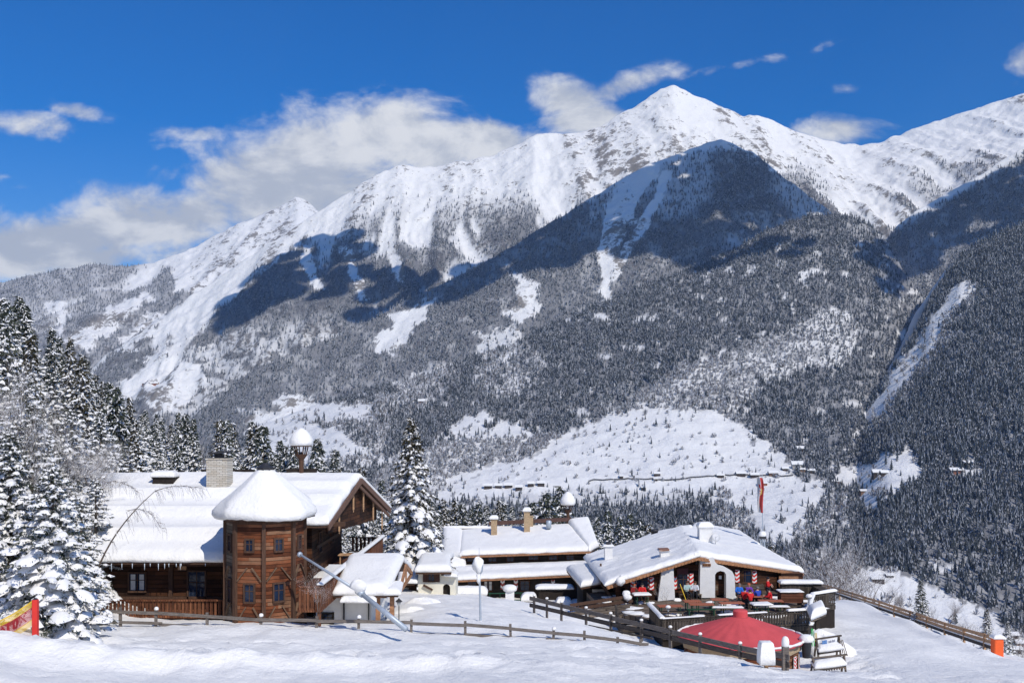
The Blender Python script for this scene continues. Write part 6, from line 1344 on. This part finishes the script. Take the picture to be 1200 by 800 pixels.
# ski racks
def ski_rack(px0, px1, ptop, pbot, Y, label, banner, seed):
    x0, x1 = X_(px0, Y), X_(px1, Y); zt, zb = Z_(ptop, Y), Z_(pbot, Y); rk = empty('ski_rack', ((x0+x1)/2, Y, zb), label, 'ski rack', 'ski racks beside the round bar'); rn = random.Random(seed); tl = .22
    for x, dz in ((x0, 0), (x1, tl)):
        q = MB(); q.bar((x, Y-.35, zb-.3), (x, Y, zt+dz), .09, .09); q.bar((x, Y+.4, zb-.3), (x, Y+.02, zt+dz), .09, .09); q.build('leg', W_GREY, rk)
    q = MB(); q.bar((x0-.1, Y-.03, zt), (x1+.15, Y-.03, zt+tl), .08, .09); q.build('top_rail', W_GREY, rk); q = MB(); q.bar((x0, Y-.2, zt-.62), (x1, Y-.2, zt-.62+tl), .08, .08); q.bar((x0, Y-.33, zb), (x1, Y-.33, zb+tl*.8), .08, .08); q.build('cross_rail', W_GREY, rk)
    q = MB()
    for i in range(12):
        f = (i+.5)/12; xx = x0+(x1-x0)*f; q.bar((xx, Y-.24, zt-.62+tl*f), (xx, Y-.36, zt-.66+tl*f), .05, .09)
    q.build('peg', W_DARK, rk)
    q = MB(); slab(q, (x0+.05, Y-.4, zb+.1), (x1-.05, Y-.4, zb+.1+tl*.8), (x1-.05, Y+.25, zb+.2+tl*.8), (x0+.05, Y+.25, zb+.2), .34, .3, seed=seed); rail_snow(q, (x0, Y-.2), (x1*.5+x0*.5, Y-.2), zt-.52, .16, .12, seed); q.build('snow_load', SNOW, rk, True)
    if banner:
        q = MB(); A, B = Vector((x0+.28, Y-.12, zt-.08+tl*.1)), Vector((x1-.15, Y-.12, zt-.08+tl*.92)); dn = Vector((0, -.06, -.5)); q.hexa([A+dn, B+dn, B+dn+Vector((0, .015, 0)), A+dn+Vector((0, .015, 0)), A, B, B+Vector((0, .015, 0)), A+Vector((0, .015, 0))]); bn = q.build('banner', WHITE, rk)
        def patch(u0, u1, v0, v1, m, nm):
            q = MB(); P_ = lambda u_, v_: A.lerp(B, u_)+dn*v_+Vector((0, -.006, 0)); k = [P_(u0, v1), P_(u1, v1), P_(u1, v0), P_(u0, v0)]; q.hexa([k[0], k[1], k[1]+Vector((0, .005, 0)), k[0]+Vector((0, .005, 0)), k[3], k[2], k[2]+Vector((0, .005, 0)), k[3]+Vector((0, .005, 0))]); q.build(nm, m, bn)
        patch(.0, .32, .02, .66, mat('banner_blue', (.10, .22, .45), .6, .3, 9), 'blue_panel'); patch(.0, .32, .66, .98, YELLOW, 'yellow_panel')
        NV = mat('navy_print', (.03, .04, .12), .6, .1, 5)
        for i in range(7): patch(.38+i*.075, .38+i*.075+(.045 if i % 3 else .03), .16+.04*(i % 2), .42, NV, 'print')
        for i in range(3): patch(.40+i*.07, .45+i*.07, .62, .74, NV, 'print')
    return rk
ski_rack(957, 983, 748.5, 764, 56.5, 'rear ski rack carrying a white banner with a blue and yellow panel', True, 1); ski_rack(953, 989, 771, 783, 53.6, 'front ski rack half buried in snow, without any banner', False, 2)
def ski_pair(px, py0, py1, Y, lean, m, label, cat='skis'):
    r_ = empty('skis', tuple(at(px, py1, Y)), label, cat); a, b = at(px, py1, Y), at(px+lean, py0, Y+.25)
    for dx in (-.06, .06): q = MB(); q.bar(a+Vector((dx, 0, 0)), b+Vector((dx*.6, 0, 0)), .025, .085, up=Vector((0, 1, 0))); q.build('ski', m, r_)
ski_pair(953.2, 736, 757, 58.2, -1.6, NEON, 'bright green skis leaning on the dark terrace corner'); ski_pair(956.5, 741, 757, 58, -.8, YELLOW, 'yellow ski poles next to the green skis', 'ski poles'); ski_pair(992, 749, 768, 56.6, -5.5, W_GREY, 'grey skis leaning against the right end of the rear ski rack'); ski_pair(986.5, 750, 765, 56.6, -1, W_DARK, 'dark skis upright at the right end of the rear ski rack')
HS = empty('snow_heap', (X_(966, 60), 60, gz(X_(966, 60), 60)), 'heap of shovelled snow behind the ski racks', 'snow heap'); q = MB(); c = at(966, 750, 60); q.blob(c+Vector((0, 0, -.5)), (1.1, .7, .95), 0, 7, .16, 18, 12); q.blob(c+Vector((.9, .2, -.8)), (.9, .6, .7), 0, 8, .16, 16, 10); q.build('mound', SNOW, HS, True)
# lamp pole, white pillar, slabs and posts in the middle
LP = empty('lamp_pole', (X_(562.5, 55), 55, gz(X_(562.5, 55), 55)), 'tall grey pole with a snow plastered lamp head between chalet and inn', 'lamp'); q = MB(); q.tube([(X_(563.5, 55), 55, Z_(737, 55)-.4), (X_(561.6, 55), 55, Z_(655, 55))], [.07, .05], 8); q.tube([(X_(561.6, 55), 55, Z_(655, 55)), (X_(561.4, 55), 55, Z_(641, 55))], [.015, .01], 5); q.build('pole', METAL, LP)
q = MB(); c = at(561.5, 663, 54.9); q.lathe(c+Vector((0, 0, -.45)), [(.1, 0), (.2, .15), (.24, .6), (.1, .75)], 10); q.build('lamp_head', METAL, LP); q = MB(); q.blob(c+Vector((-.08, -.02, .05)), (.3, .28, .42), 0, 3, .16, 12, 9); q.blob(c+Vector((-.04, -.05, -.6)), (.13, .13, .32), 0, 5, .2, 9, 7); q.build('snow_crust', SNOW, LP, True)
WP = empty('garden_pillar', (X_(597.5, 79), 79, -14.8), 'white plastered pillar with a mushroom of snow in front of the middle house', 'pillar'); q = MB(); z0, z1 = Z_(709, 79), Z_(692, 79); cx_ = X_(597.5, 79); q.box((cx_-.35, 78.7, z0-.6), (cx_+.35, 79.3, z1)); q.build('shaft', PLASTER, WP); q = MB(); snowcap(q, (cx_, 79, z1), .56, .5, 5); q.build('snow_cap', SNOW, WP, True)
GR = empty('green_railing', (X_(590, 84), 84, Z_(705, 84)), 'thin green railing between the snow mounds below the middle house', 'railing'); q = MB(); q.bar(zz(572, 695, 84), zz(622, 694, 84), .06, .08); q.bar(zz(572, 703, 84), zz(622, 702.5, 84), .06, .08); q.build('rail', GREENP, GR); 
for px in (574, 586, 598, 610, 621): q = MB(); q.bar(zz(px, 694, 84), zz(px, 708, 84), .05, .05); q.build('post', GREENP, GR)
for k, (pa, pb, py, Y, th, lb) in enumerate(((531, 569, 697, 82, .7, 'flat snow covered table under the left front of the middle house'), (630, 672, 690, 82, .35, 'snow topped log seat right of the white pillar'), (652, 669, 703, 80, .4, 'cube of snow beside the dark log seat'), (612, 628, 697, 81, .35, 'rounded snow mushroom just right of the white pillar'))):
    r_ = empty('snowy_table' if k < 2 else 'snow_mound', (X_((pa+pb)/2, Y), Y, Z_(py+6, Y)-.3), lb, 'table' if k < 2 else 'snow heap'); q = MB(); q.box((X_(pa, Y)+.1, Y, Z_(py, Y)-.9), (X_(pb, Y)-.1, Y+.8, Z_(py, Y)-.0)); q.build('frame', W_BLACK if k < 2 else W_GREY, r_); q = MB(); slab(q, (X_(pa, Y), Y-.15, Z_(py, Y)-(.0 if k < 2 else .5)), (X_(pb, Y), Y-.15, Z_(py, Y)-(.0 if k < 2 else .5)), (X_(pb, Y), Y+1, Z_(py, Y)-(.0 if k < 2 else .5)), (X_(pa, Y), Y+1, Z_(py, Y)-(.0 if k < 2 else .5)), th if k < 2 else th+.3, .35, seed=60+k); q.build('snow_cover', SNOW, r_, True)
for k, (px, py, Y, r_) in enumerate(((492, 708, 66, (1.1, .8, .75)), (482, 718, 62, (1.2, .8, .7)), (497, 704, 68, (1.3, .8, .6)))):
    q = MB(); q.blob(at(px, py, Y)+Vector((0, 0, -.35)), r_, 0, 90+k, .08, 20, 12); o = q.build('snow_mound', SNOW, None, True); tag(o, ['round snow covered boulder on the slope right of the porch house', 'lower snow covered boulder nearest the porch lantern', 'highest snow covered boulder on the slope below the cream house'][k], 'snow mound')
# flag and roof lamp behind the inn
FL = empty('flag', (X_(893.5, 100), 100, Z_(645, 100)-3), 'long hanging red and white flag with a crest on a pole behind the inn', 'flag'); q = MB(); q.tube([(X_(894.5, 100), 100, Z_(645, 100)-5), (X_(893, 100), 100, Z_(556, 100))], [.06, .035], 6); q.build('pole', METAL, FL)
fl = MB(); nx, nz = 10, 40
for j in range(nz+1):
    for i in range(nx+1):
        f, g_ = i/nx, j/nz; sw = .10*math.sin(g_*9+f*4); x = X_(886.2+6.8*f+1.5*g_+.8*math.sin(g_*6), 100); fl.v.append((x, 99.8+.16*math.sin(f*9+g_*5)+sw, Z_(558.5+41*g_+1.2*f, 100)))
for j in range(nz):
    for i in range(nx): a = j*(nx+1)+i; fl.f.append((a, a+nx+1, a+nx+2, a+1)); fl.m.append(0 if i < 5 else 1)
for i_, f_ in enumerate(list(fl.f)):
    j, i = divmod(i_, nx)
    if 12 <= j < 20 and 2 <= i < 8 and abs(i-4.5)+abs(j-15.5)*.6 < 4.3: fl.m[i_] = 1 if (i < 5 and j % 3 == 0) else (2 if i >= 5 else 0)
    if 8 <= j < 12 and 2 <= i < 4: fl.m[i_] = 1
FW = mat('flag_white', (.42, .43, .45), .8, .05, 2); FO = fl.build('cloth', [FW, mat('flag_red', (.42, .05, .045), .8, .08, 2), mat('flag_gold', (.55, .38, .12), .8, .1, 2)], FL, True); FO.modifiers.new('thickness', 'SOLIDIFY').thickness = .01
RL_ = empty('roof_lamp', (X_(893.5, 96), 96, Z_(648, 96)), 'twin floodlight mast capped with snow at the back edge of the inn roof', 'lamp')
for px in (891.5, 896): q = MB(); q.tube([(X_(px, 96), 96, Z_(652, 96)-.5), (X_(px, 96), 96, Z_(630, 96))], .06, 6); q.build('pole', METAL, RL_)
q = MB(); q.box((X_(890, 96), 95.8, Z_(631, 96)), (X_(897.5, 96), 96.2, Z_(628, 96))); q.build('lamp_head', DARKM, RL_); q = MB(); snowcap(q, (X_(893.5, 96), 96, Z_(628, 96)), .36, .5, 4); q.build('snow_cap', SNOW, RL_, True)
# yellow handled shovel against the pillar and sapling in front of turret
SV = empty('snow_shovel', tuple(at(804, 706, 73)), 'snow shovel with yellow handle leaning beside the white pillar', 'shovel'); a, b = at(797, 684, 74.5), at(804, 703, 73.2); q = MB(); q.tube([a, b], .03, 6); q.build('handle', YELLOW, SV); q = MB(); q.bar(b+Vector((0, 0, -.1)), b+Vector((.1, -.1, -.5)), .5, .04, up=Vector((0, 1, 0))); q.build('blade', METAL, SV)
V, Fc, M = bare_mesh(2.6, 777, depth=4, frost=.5, r0=.008); make_tree('sapling', mesh_from('bare_crown', V, Fc, M, [TWIG, TSNOW]), trunk_mesh(1.6, .03, 5), (X_(374, 50.9), 50.9, gz(X_(374, 50.9), 50.9)), 'tiny snow dotted sapling in front of the chalet side balcony', 'sapling')
V, Fc, M = bare_mesh(1.6, 779, depth=4, frost=.5, r0=.01); make_tree('sapling', mesh_from('bare_crown', V, Fc, M, [TWIG, TSNOW]), trunk_mesh(1., .03, 6), (X_(781, 71), 71, ZD), 'thin dry potted shrub in front of the left white pillar', 'shrub')

# ---------------------------------------------------------------- people
def skin(vs, es, rs, levels=1):
    me = bpy.data.meshes.new('tmp'); me.from_pydata([tuple(v) for v in vs], es, []); o = bpy.data.objects.new('tmp', me); COL.objects.link(o); m = o.modifiers.new('s', 'SKIN'); sl_ = me.skin_vertices[0].data
    for i, r_ in enumerate(rs): sl_[i].radius = (r_, r_) if not isinstance(r_, tuple) else r_; sl_[i].use_root = (i == 0)
    o.modifiers.new('u', 'SUBSURF').levels = levels; o.modifiers['u'].render_levels = levels
    dg = bpy.context.evaluated_depsgraph_get(); out = bpy.data.meshes.new_from_object(o.evaluated_get(dg)); bpy.data.objects.remove(o); bpy.data.meshes.remove(me); return out
SKINM = mat('skin', (.55, .33, .24), .6, .05, 3); HAIR = mat('brown_hair', (.07, .04, .025), .8, .2, 6); BLK = mat('black_cloth', (.02, .02, .025), .9, .2, 4); EYE = mat('eye', (.02, .015, .01), .3, .05, 3)
def pose(kind, rn):
    if kind == 'sit': pel, sp_, ch, nk, hd, tp = (0, 0, .52), (0, -.02, .75), (0, -.06, .98), (0, -.09, 1.12), (0, -.12, 1.22), (0, -.11, 1.32)
    else: pel, sp_, ch, nk, hd, tp = (0, 0, .95), (0, -.01, 1.18), (0, -.02, 1.38), (0, -.03, 1.53), (0, -.05, 1.62), (0, -.04, 1.73)
    J = dict(pel=pel, sp=sp_, ch=ch, nk=nk, hd=hd, tp=tp)
    for s, n in ((-1, 'l'), (1, 'r')):
        J['sh'+n] = (s*.19, ch[1], ch[2]+.03)
        if kind == 'sit': J['el'+n] = (s*(.27+rn.uniform(-.02, .03)), ch[1]-.12, ch[2]-.22); J['wr'+n] = (s*(.16+rn.uniform(-.05, .05)), ch[1]-.36, ch[2]-.2); J['ha'+n] = (s*.12, ch[1]-.45, ch[2]-.19); J['hi'+n] = (s*.1, -.04, .5); J['kn'+n] = (s*.14, -.47, .52); J['an'+n] = (s*.14, -.43, .1); J['to'+n] = (s*.15, -.6, .05)
        else: J['el'+n] = (s*.27, ch[1]-.03, ch[2]-.27); J['wr'+n] = (s*.24, ch[1]-.24, ch[2]-.32+rn.uniform(-.05, .2)); J['ha'+n] = (s*.22, ch[1]-.33, ch[2]-.31); J['hi'+n] = (s*.1, 0, .9); J['kn'+n] = (s*.12, -.03, .5); J['an'+n] = (s*.13, .02, .09); J['to'+n] = (s*.15, -.15, .05)
    return J
def person(x, y, z, rz_, kind, jacket, hat, label, trousers=None, seed=0):
    rn = random.Random(seed); J = pose(kind, rn); root = empty('person', (x, y, z), label, 'person', None, rz_); names = list(J); idx = {n: i for i, n in enumerate(names)}
    E = [('pel', 'sp'), ('sp', 'ch'), ('ch', 'nk'), ('nk', 'hd'), ('hd', 'tp')]+[e for n in 'lr' for e in (('ch', 'sh'+n), ('sh'+n, 'el'+n), ('el'+n, 'wr'+n), ('wr'+n, 'ha'+n), ('pel', 'hi'+n), ('hi'+n, 'kn'+n), ('kn'+n, 'an'+n), ('an'+n, 'to'+n))]
    Rd = dict(pel=.13, sp=.12, ch=.14, nk=.055, hd=.10, tp=.075)
    for n in 'lr': Rd.update({'sh'+n: .07, 'el'+n: .045, 'wr'+n: .03, 'ha'+n: .035, 'hi'+n: .09, 'kn'+n: .06, 'an'+n: .042, 'to'+n: .04})
    me = skin([J[n] for n in names], [(idx[a], idx[b]) for a, b in E], [Rd[n] for n in names])
    bm = bmesh.new(); bm.from_mesh(me)
    def tube(pts, rad, mi=0):
        k = [[bm.verts.new(Vector(p)+Vector((math.cos(t)*r_, 0, math.sin(t)*r_))) for t in [i*1.2566 for i in range(5)]] for p, r_ in zip(pts, rad)]
        for a, b in zip(k, k[1:]):
            for i in range(5): f = bm.faces.new((a[i], a[(i+1) % 5], b[(i+1) % 5], b[i])); f.material_index = mi
        bm.faces.new(list(reversed(k[0]))).material_index = mi; bm.faces.new(k[-1]).material_index = mi
    for n, s in (('l', -1), ('r', 1)):      # four curled fingers of unequal length and a thumb, rooted in the palm
        h = Vector(J['ha'+n])
        for i, L in enumerate((.060, .072, .068, .052)): b = h+Vector((s*(-.027+.018*i), -.01, 0)); tube([b, b+Vector((0, -L*.6, -.012)), b+Vector((0, -L*.9, -.045))], (.0095, .0085, .006))
        b = h+Vector((-s*.03, .02, 0)); tube([b, b+Vector((-s*.028, -.03, -.005)), b+Vector((-s*.03, -.062, -.012))], (.011, .0095, .007))
    hd = Vector(J['hd']); tube([hd+Vector((0, -.085, .015)), hd+Vector((0, -.125, -.005))], (.014, .016)); 
    for s in (-1, 1): tube([hd+Vector((s*.036, -.085, .03)), hd+Vector((s*.036, -.098, .03))], (.011, .010), 1); tube([hd+Vector((s*.098, .01, .02)), hd+Vector((s*.112, .03, .015))], (.02, .014))
    tube([hd+Vector((0, -.085, -.035)), hd+Vector((0, -.10, -.035))], (.02, .016), 2)
    bm.to_mesh(me); bm.free(); me.materials.clear()
    for m in (SKINM, EYE, mat('lips', (.4, .12, .1), .5, .05, 3)): me.materials.append(m)
    o = bpy.data.objects.new('body', me); COL.objects.link(o); o.parent = root
    def cloth(nm, ns, es, grow_, m, ext=None):
        id2 = {n: i for i, n in enumerate(ns)}; mm = skin([J[n] for n in ns], [(id2[a], id2[b]) for a, b in es], [Rd[n]+grow_+(.02 if n in ('ch', 'sp', 'pel') else 0) for n in ns]); mm.materials.clear(); mm.materials.append(m); c = bpy.data.objects.new(nm, mm); COL.objects.link(c); c.parent = root
    J['nk2'] = tuple(Vector(J['ch']).lerp(Vector(J['nk']), .7)); Rd['nk2'] = .06
    cloth('jacket', ['pel', 'sp', 'ch', 'nk2', 'shl', 'ell', 'wrl', 'shr', 'elr', 'wrr'], [('pel', 'sp'), ('sp', 'ch'), ('ch', 'nk2'), ('ch', 'shl'), ('shl', 'ell'), ('ell', 'wrl'), ('ch', 'shr'), ('shr', 'elr'), ('elr', 'wrr')], .028, jacket)
    J['pel2'] = (J['pel'][0], J['pel'][1], J['pel'][2]-.06); Rd['pel2'] = .12
    cloth('trousers', ['pel2', 'hil', 'knl', 'anl', 'hir', 'knr', 'anr'], [('pel2', 'hil'), ('hil', 'knl'), ('knl', 'anl'), ('pel2', 'hir'), ('hir', 'knr'), ('knr', 'anr')], .025, trousers or BLK)
    for n in 'lr': q = skin([Vector(J['an'+n])+Vector((0, .03, -.02)), Vector(J['an'+n])+Vector((0, -.02, -.035)), Vector(J['to'+n])], [(0, 1), (1, 2)], [.07, .065, .055]); q.materials.clear(); q.materials.append(BLK); c = bpy.data.objects.new('boot', q); COL.objects.link(c); c.parent = root
    q = MB(); q.blob(Vector(J['tp'])+Vector((x, y+.02, z-.02)), (.118, .13, .095), 0, seed, .04, 14, 9); q.build('hat' if hat is not HAIR else 'hair', hat, root, True)
    return root
def jk(name, c): return mat(name, c, .75, .12, 6)
JR, JB, JP, JW, JT = jk('red_jacket', (.62, .02, .02)), jk('blue_jacket', (.02, .16, .62)), jk('purple_jacket', (.16, .04, .35)), jk('white_jacket', (.62, .63, .66)), jk('pale_teal_jacket', (.38, .52, .50)); JB2 = jk('deep_blue_jacket', (.02, .06, .40)); HR = jk('orange_hat', (.5, .12, .05)); HG = jk('grey_hat', (.18, .17, .16))
S = R_(180)
for k, (px, Y, rz_, kd, j, h, lb) in enumerate([
 (866, 73.3, 0, 'sit', JB, HG, 'seated guest in bright blue jacket and grey cap at the window'), (877, 73.3, .1, 'sit', JP, HR, 'seated guest in purple jacket and orange hat beside the blue one'),
 (899.5, 73.6, 1.2, 'stand', JR, BLK, 'standing person in red jacket and black hat at the right of the table'), (872.5, 71.0, S-.5, 'sit', JR, BLK, 'seated person in red jacket with black hat, left one of the pair seen from behind'),
 (879.5, 70.4, S+.1, 'sit', JR, HAIR, 'seated person in red jacket with bare brown hair seen from behind'), (888.5, 71.6, S+.3, 'sit', JB2, HG, 'seated person in deep blue jacket between the red jackets'),
 (903, 71.0, S+1.2, 'sit', JR, BLK, 'rightmost seated person in red and black with crossed skis nearby' if False else 'rightmost seated person, in red jacket and black trousers, turned sideways'), (804.5, 74.3, .3, 'sit', JT, HAIR, 'seated person in pale teal jacket behind the log bench'),
 (814.5, 74.3, -.2, 'sit', JW, HAIR, 'seated person in white jacket behind the log bench'), (742.5, 73.1, .3, 'sit', mat('dark_red_jacket', (.25, .02, .02), .8, .1, 4), HR, 'seated person in dark red jacket at the leftmost chevron shutter'), (752.5, 73.3, -.1, 'sit', JR, BLK, 'seated person in bright red jacket at the snow covered table')]):
    person(X_(px, Y), Y, ZD+.02, rz_, kd, j, h, lb, seed=k)
for k, (px, Y) in enumerate(((872.5, 71.0), (879.5, 70.4), (888.5, 71.6), (903, 71.0), (809, 74.4), (747, 73.3))):
    r_ = empty('stool', (X_(px, Y), Y, ZD), ['stool under the left red jacket seen from behind', 'stool under the bare headed red jacket', 'stool under the deep blue jacket', 'stool under the rightmost red jacket', 'wall bench under the two pale dressed guests', 'wall bench under the two guests in red at the left window'][k], 'stool' if k < 4 else 'bench'); w_ = .2 if k < 4 else .85; q = MB(); q.box((X_(px, Y)-w_, Y-.18, ZD+.36), (X_(px, Y)+w_, Y+.18, ZD+.40)); q.build('seat', W_GREY, r_)
    for sx in (-1, 1): q = MB(); q.box((X_(px, Y)+sx*(w_-.05)-.025, Y-.15, ZD), (X_(px, Y)+sx*(w_-.05)+.025, Y+.15, ZD+.36)); q.build('leg', W_GREY, r_)

# ---------------------------------------------------------------- far houses
def on_sheet(key, px, py):
    S_ = SHEETS[key]; c = int(np.clip(np.searchsorted(S_['px'], px), 0, len(S_['px'])-1)); col = HY-F*S_['Z'][:, c]/S_['Y'][:, c]; i = int(np.argmin(np.abs(col-py)+np.arange(len(col))*.002)); return Vector((S_['X'][i, c], S_['Y'][i, c], S_['Z'][i, c]))
HWD, HWL, HWR, HWW = mat('far_dark_wood', (.06, .045, .035), .9, .2, .2), mat('far_wood', (.22, .13, .08), .9, .2, .2), mat('far_red_wood', (.30, .13, .08), .9, .2, .2), mat('far_plaster', (.55, .52, .46), .9, .1, .2)
def far_house(key, px, py, wpx, hpx, m, label, group=None, rot=0, long_=1.):
    p = on_sheet(key, px, py); w_ = wpx/F*p.y; h = hpx/F*p.y*.55; d = max(w_*.6, 8)/long_; r_ = empty('farmhouse', tuple(p), label, 'farmhouse', group, 0); q = MB(); x0, x1, y0, y1 = p.x-w_/2, p.x+w_/2, p.y-d/2, p.y+d/2; q.box((x0, y0, p.z-9), (x1, y1, p.z+h)); ym = (y0+y1)/2; q.add([(x0, y0, p.z+h), (x0, y1, p.z+h), (x0, ym, p.z+h*1.75)], [(0, 1, 2)]); q.add([(x1, y0, p.z+h), (x1, y1, p.z+h), (x1, ym, p.z+h*1.75)], [(0, 2, 1)]); q.build('wall', m, r_)
    q = MB(); e = w_*.07+.5; A, B, C, D = (x0-e, y0-e, p.z+h*.95), (x1+e, y0-e, p.z+h*.95), (x1+e, ym, p.z+h*1.8), (x0-e, ym, p.z+h*1.8); E_, G_ = (x1+e, y1+e, p.z+h*.95), (x0-e, y1+e, p.z+h*.95); t_ = Vector((0, 0, .9)); q.hexa([Vector(A), Vector(B), Vector(C), Vector(D), Vector(A)+t_, Vector(B)+t_, Vector(C)+t_, Vector(D)+t_]); q.hexa([Vector(C), Vector(E_), Vector(G_), Vector(D), Vector(C)+t_, Vector(E_)+t_, Vector(G_)+t_, Vector(D)+t_]); q.build('snowy_roof', SNOW, r_)
    n = max(2, int(w_/4)); q = None
    for i in range(min(n, 6)):
        xx = x0+w_*(i+.5)/n; q = MB(); q.box((xx-.7, y0-.12, p.z+h*.35), (xx+.7, y0-.02, p.z+h*.75)); q.build('window', EYE, r_)
    return r_
gA, gB = 'farmhouses in the row on the long meadow', 'farmhouses above the flag'
for px, py, w_ in ((571, 572, 9), (583, 571, 8), (595, 571.5, 9), (607, 572.5, 8), (622, 569.5, 7), (633, 569, 8)): far_house('hill0', px, py, w_, 5, HWD, 'dark little farmhouse in the row at the left foot of the long meadow', gA)
for px, py, w_, hh, m, lb in ((727, 560, 4, 3, HWD, 'tiny lone dark barn in the middle of the big meadow'), (770, 557, 7, 4, HWD, 'dark barn high on the big meadow, right of the lone tiny one'), (768, 562.5, 4, 3, HWD, 'tiny hut just below the dark barn on the big meadow'), (753, 572, 5, 3, HWD, 'tiny hut at the lower edge of the big meadow'), (933, 548, 12, 8, HWW, 'large pale farmhouse with white roof above the flag'), (937, 529, 8, 6, HWD, 'brown farmhouse directly above the large pale one'), (905, 557, 10, 5, HWL, 'brown farmhouse touching the top of the flag at its right'), (884, 558, 9, 5, HWD, 'dark farmhouse touching the top of the flag at its left'), (868, 556.5, 10, 5, HWD, 'dark farmhouse at the left end of the row above the flag'), (844, 559, 8, 4, HWD, 'dark barn at the right end of the big meadow'), (893, 569, 9, 4, HWR, 'low reddish barn behind the top of the flag'), (920, 551, 7, 4, HWD, 'small dark barn left of the large pale farmhouse'), (950, 553, 8, 4, HWD, 'small dark barn right of the large pale farmhouse'), (493, 473, 7, 5, HWL, 'lone brown farmhouse in the clearing above the tall lone spruce'), (940, 552, 6, 3, HWL, 'small brown shed below the large pale farmhouse')): far_house('hill0', px, py, w_, hh, m, lb)
for px, py, w_, hh, m, lb in ((992, 553, 6, 4, HWR, 'small reddish barn on the right hand fields'), (980, 564.5, 10, 2.5, HWR, 'long low reddish shed left on the right hand fields'), (1028, 558, 11, 7, HWD, 'big dark farmhouse in the middle of the right hand fields'), (1036, 555, 8, 6, HWD, 'second dark farmhouse behind the big dark one on the right fields'), (1067, 569, 10, 3, HWR, 'long low reddish shed at the right end of the right fields'), (1011, 578, 8, 3.5, HWL, 'light brown shed at the lower edge of the right fields'), (1119, 555, 14, 6, HWR, 'long reddish farmhouse in the small clearing far right'), (1133, 545, 10, 5, HWD, 'dark farmhouse above the long reddish one far right'), (1028, 679, 14, 5, HWD, 'long dark greenhouse like shed on the snowy hillock beyond the fence'), (1041, 676, 8, 4, HWD, 'dark shed on the crest of the snowy hillock beyond the fence')): far_house('hill5' if px > 985 and py < 600 else 'hill0', px, py, w_, hh, m, lb)
for k, (px, py, w_) in enumerate(((1176, 751, 10), (1186, 747, 12), (1196, 755, 12), (1190, 762, 12))): far_house('hill5', px, py, w_, 6, HWD if k % 2 else HWL, 'house of the village half hidden behind the last spruces at the right edge', 'village houses at the right edge')
far_house('mountain2', 172, 451, 9, 3, HWL, 'long brown barn on the high meadow above the left wood, left one'); far_house('mountain2', 181, 450.5, 7, 3, HWR, 'shorter reddish barn on the high meadow above the left wood, right one')

# narrow cleared road crossing the big meadow
q = MB(); prev = None
for px in np.arange(690, 935, 5):
    p = on_sheet('hill0', px, 563.5-(px-690)*.035+1.2*math.sin(px*.05))+Vector((0, 0, .8))
    if prev is not None and abs(p.y-prev.y) < 60: q.add([prev+Vector((0, -3, 0)), p+Vector((0, -3, 0)), p+Vector((0, 3, 1.2)), prev+Vector((0, 3, 1.2))], [(0, 1, 2, 3)])
    prev = p
o = q.build('road', mat('cleared_road', (.16, .15, .14), .9, .2, .05)); tag(o, kind='structure')
HAZE_D = 4.5e-5
# ================================================================ HAZE
hm = bpy.data.materials.new('haze'); hm.use_nodes = True; t = NT(hm.node_tree); t.n.clear()
pv = t.node('ShaderNodeVolumePrincipled'); pv.inputs['Color'].default_value = (.55, .72, 1, 1); pv.inputs['Density'].default_value = HAZE_D; pv.inputs['Anisotropy'].default_value = .2
oo = t.node('ShaderNodeOutputMaterial'); t.l.new(pv.outputs[0], oo.inputs['Volume'])
mb = MB(); mb.box((-7500, -400, -1500), (7500, 9000, 1760)); o = mb.build('haze', hm); tag(o, kind='stuff', label='thin blue valley haze')
scene.cycles.volume_bounces = 0; scene.cycles.max_bounces = 6; scene.cycles.diffuse_bounces = 3; scene.cycles.glossy_bounces = 2
scene.cycles.use_denoising = True
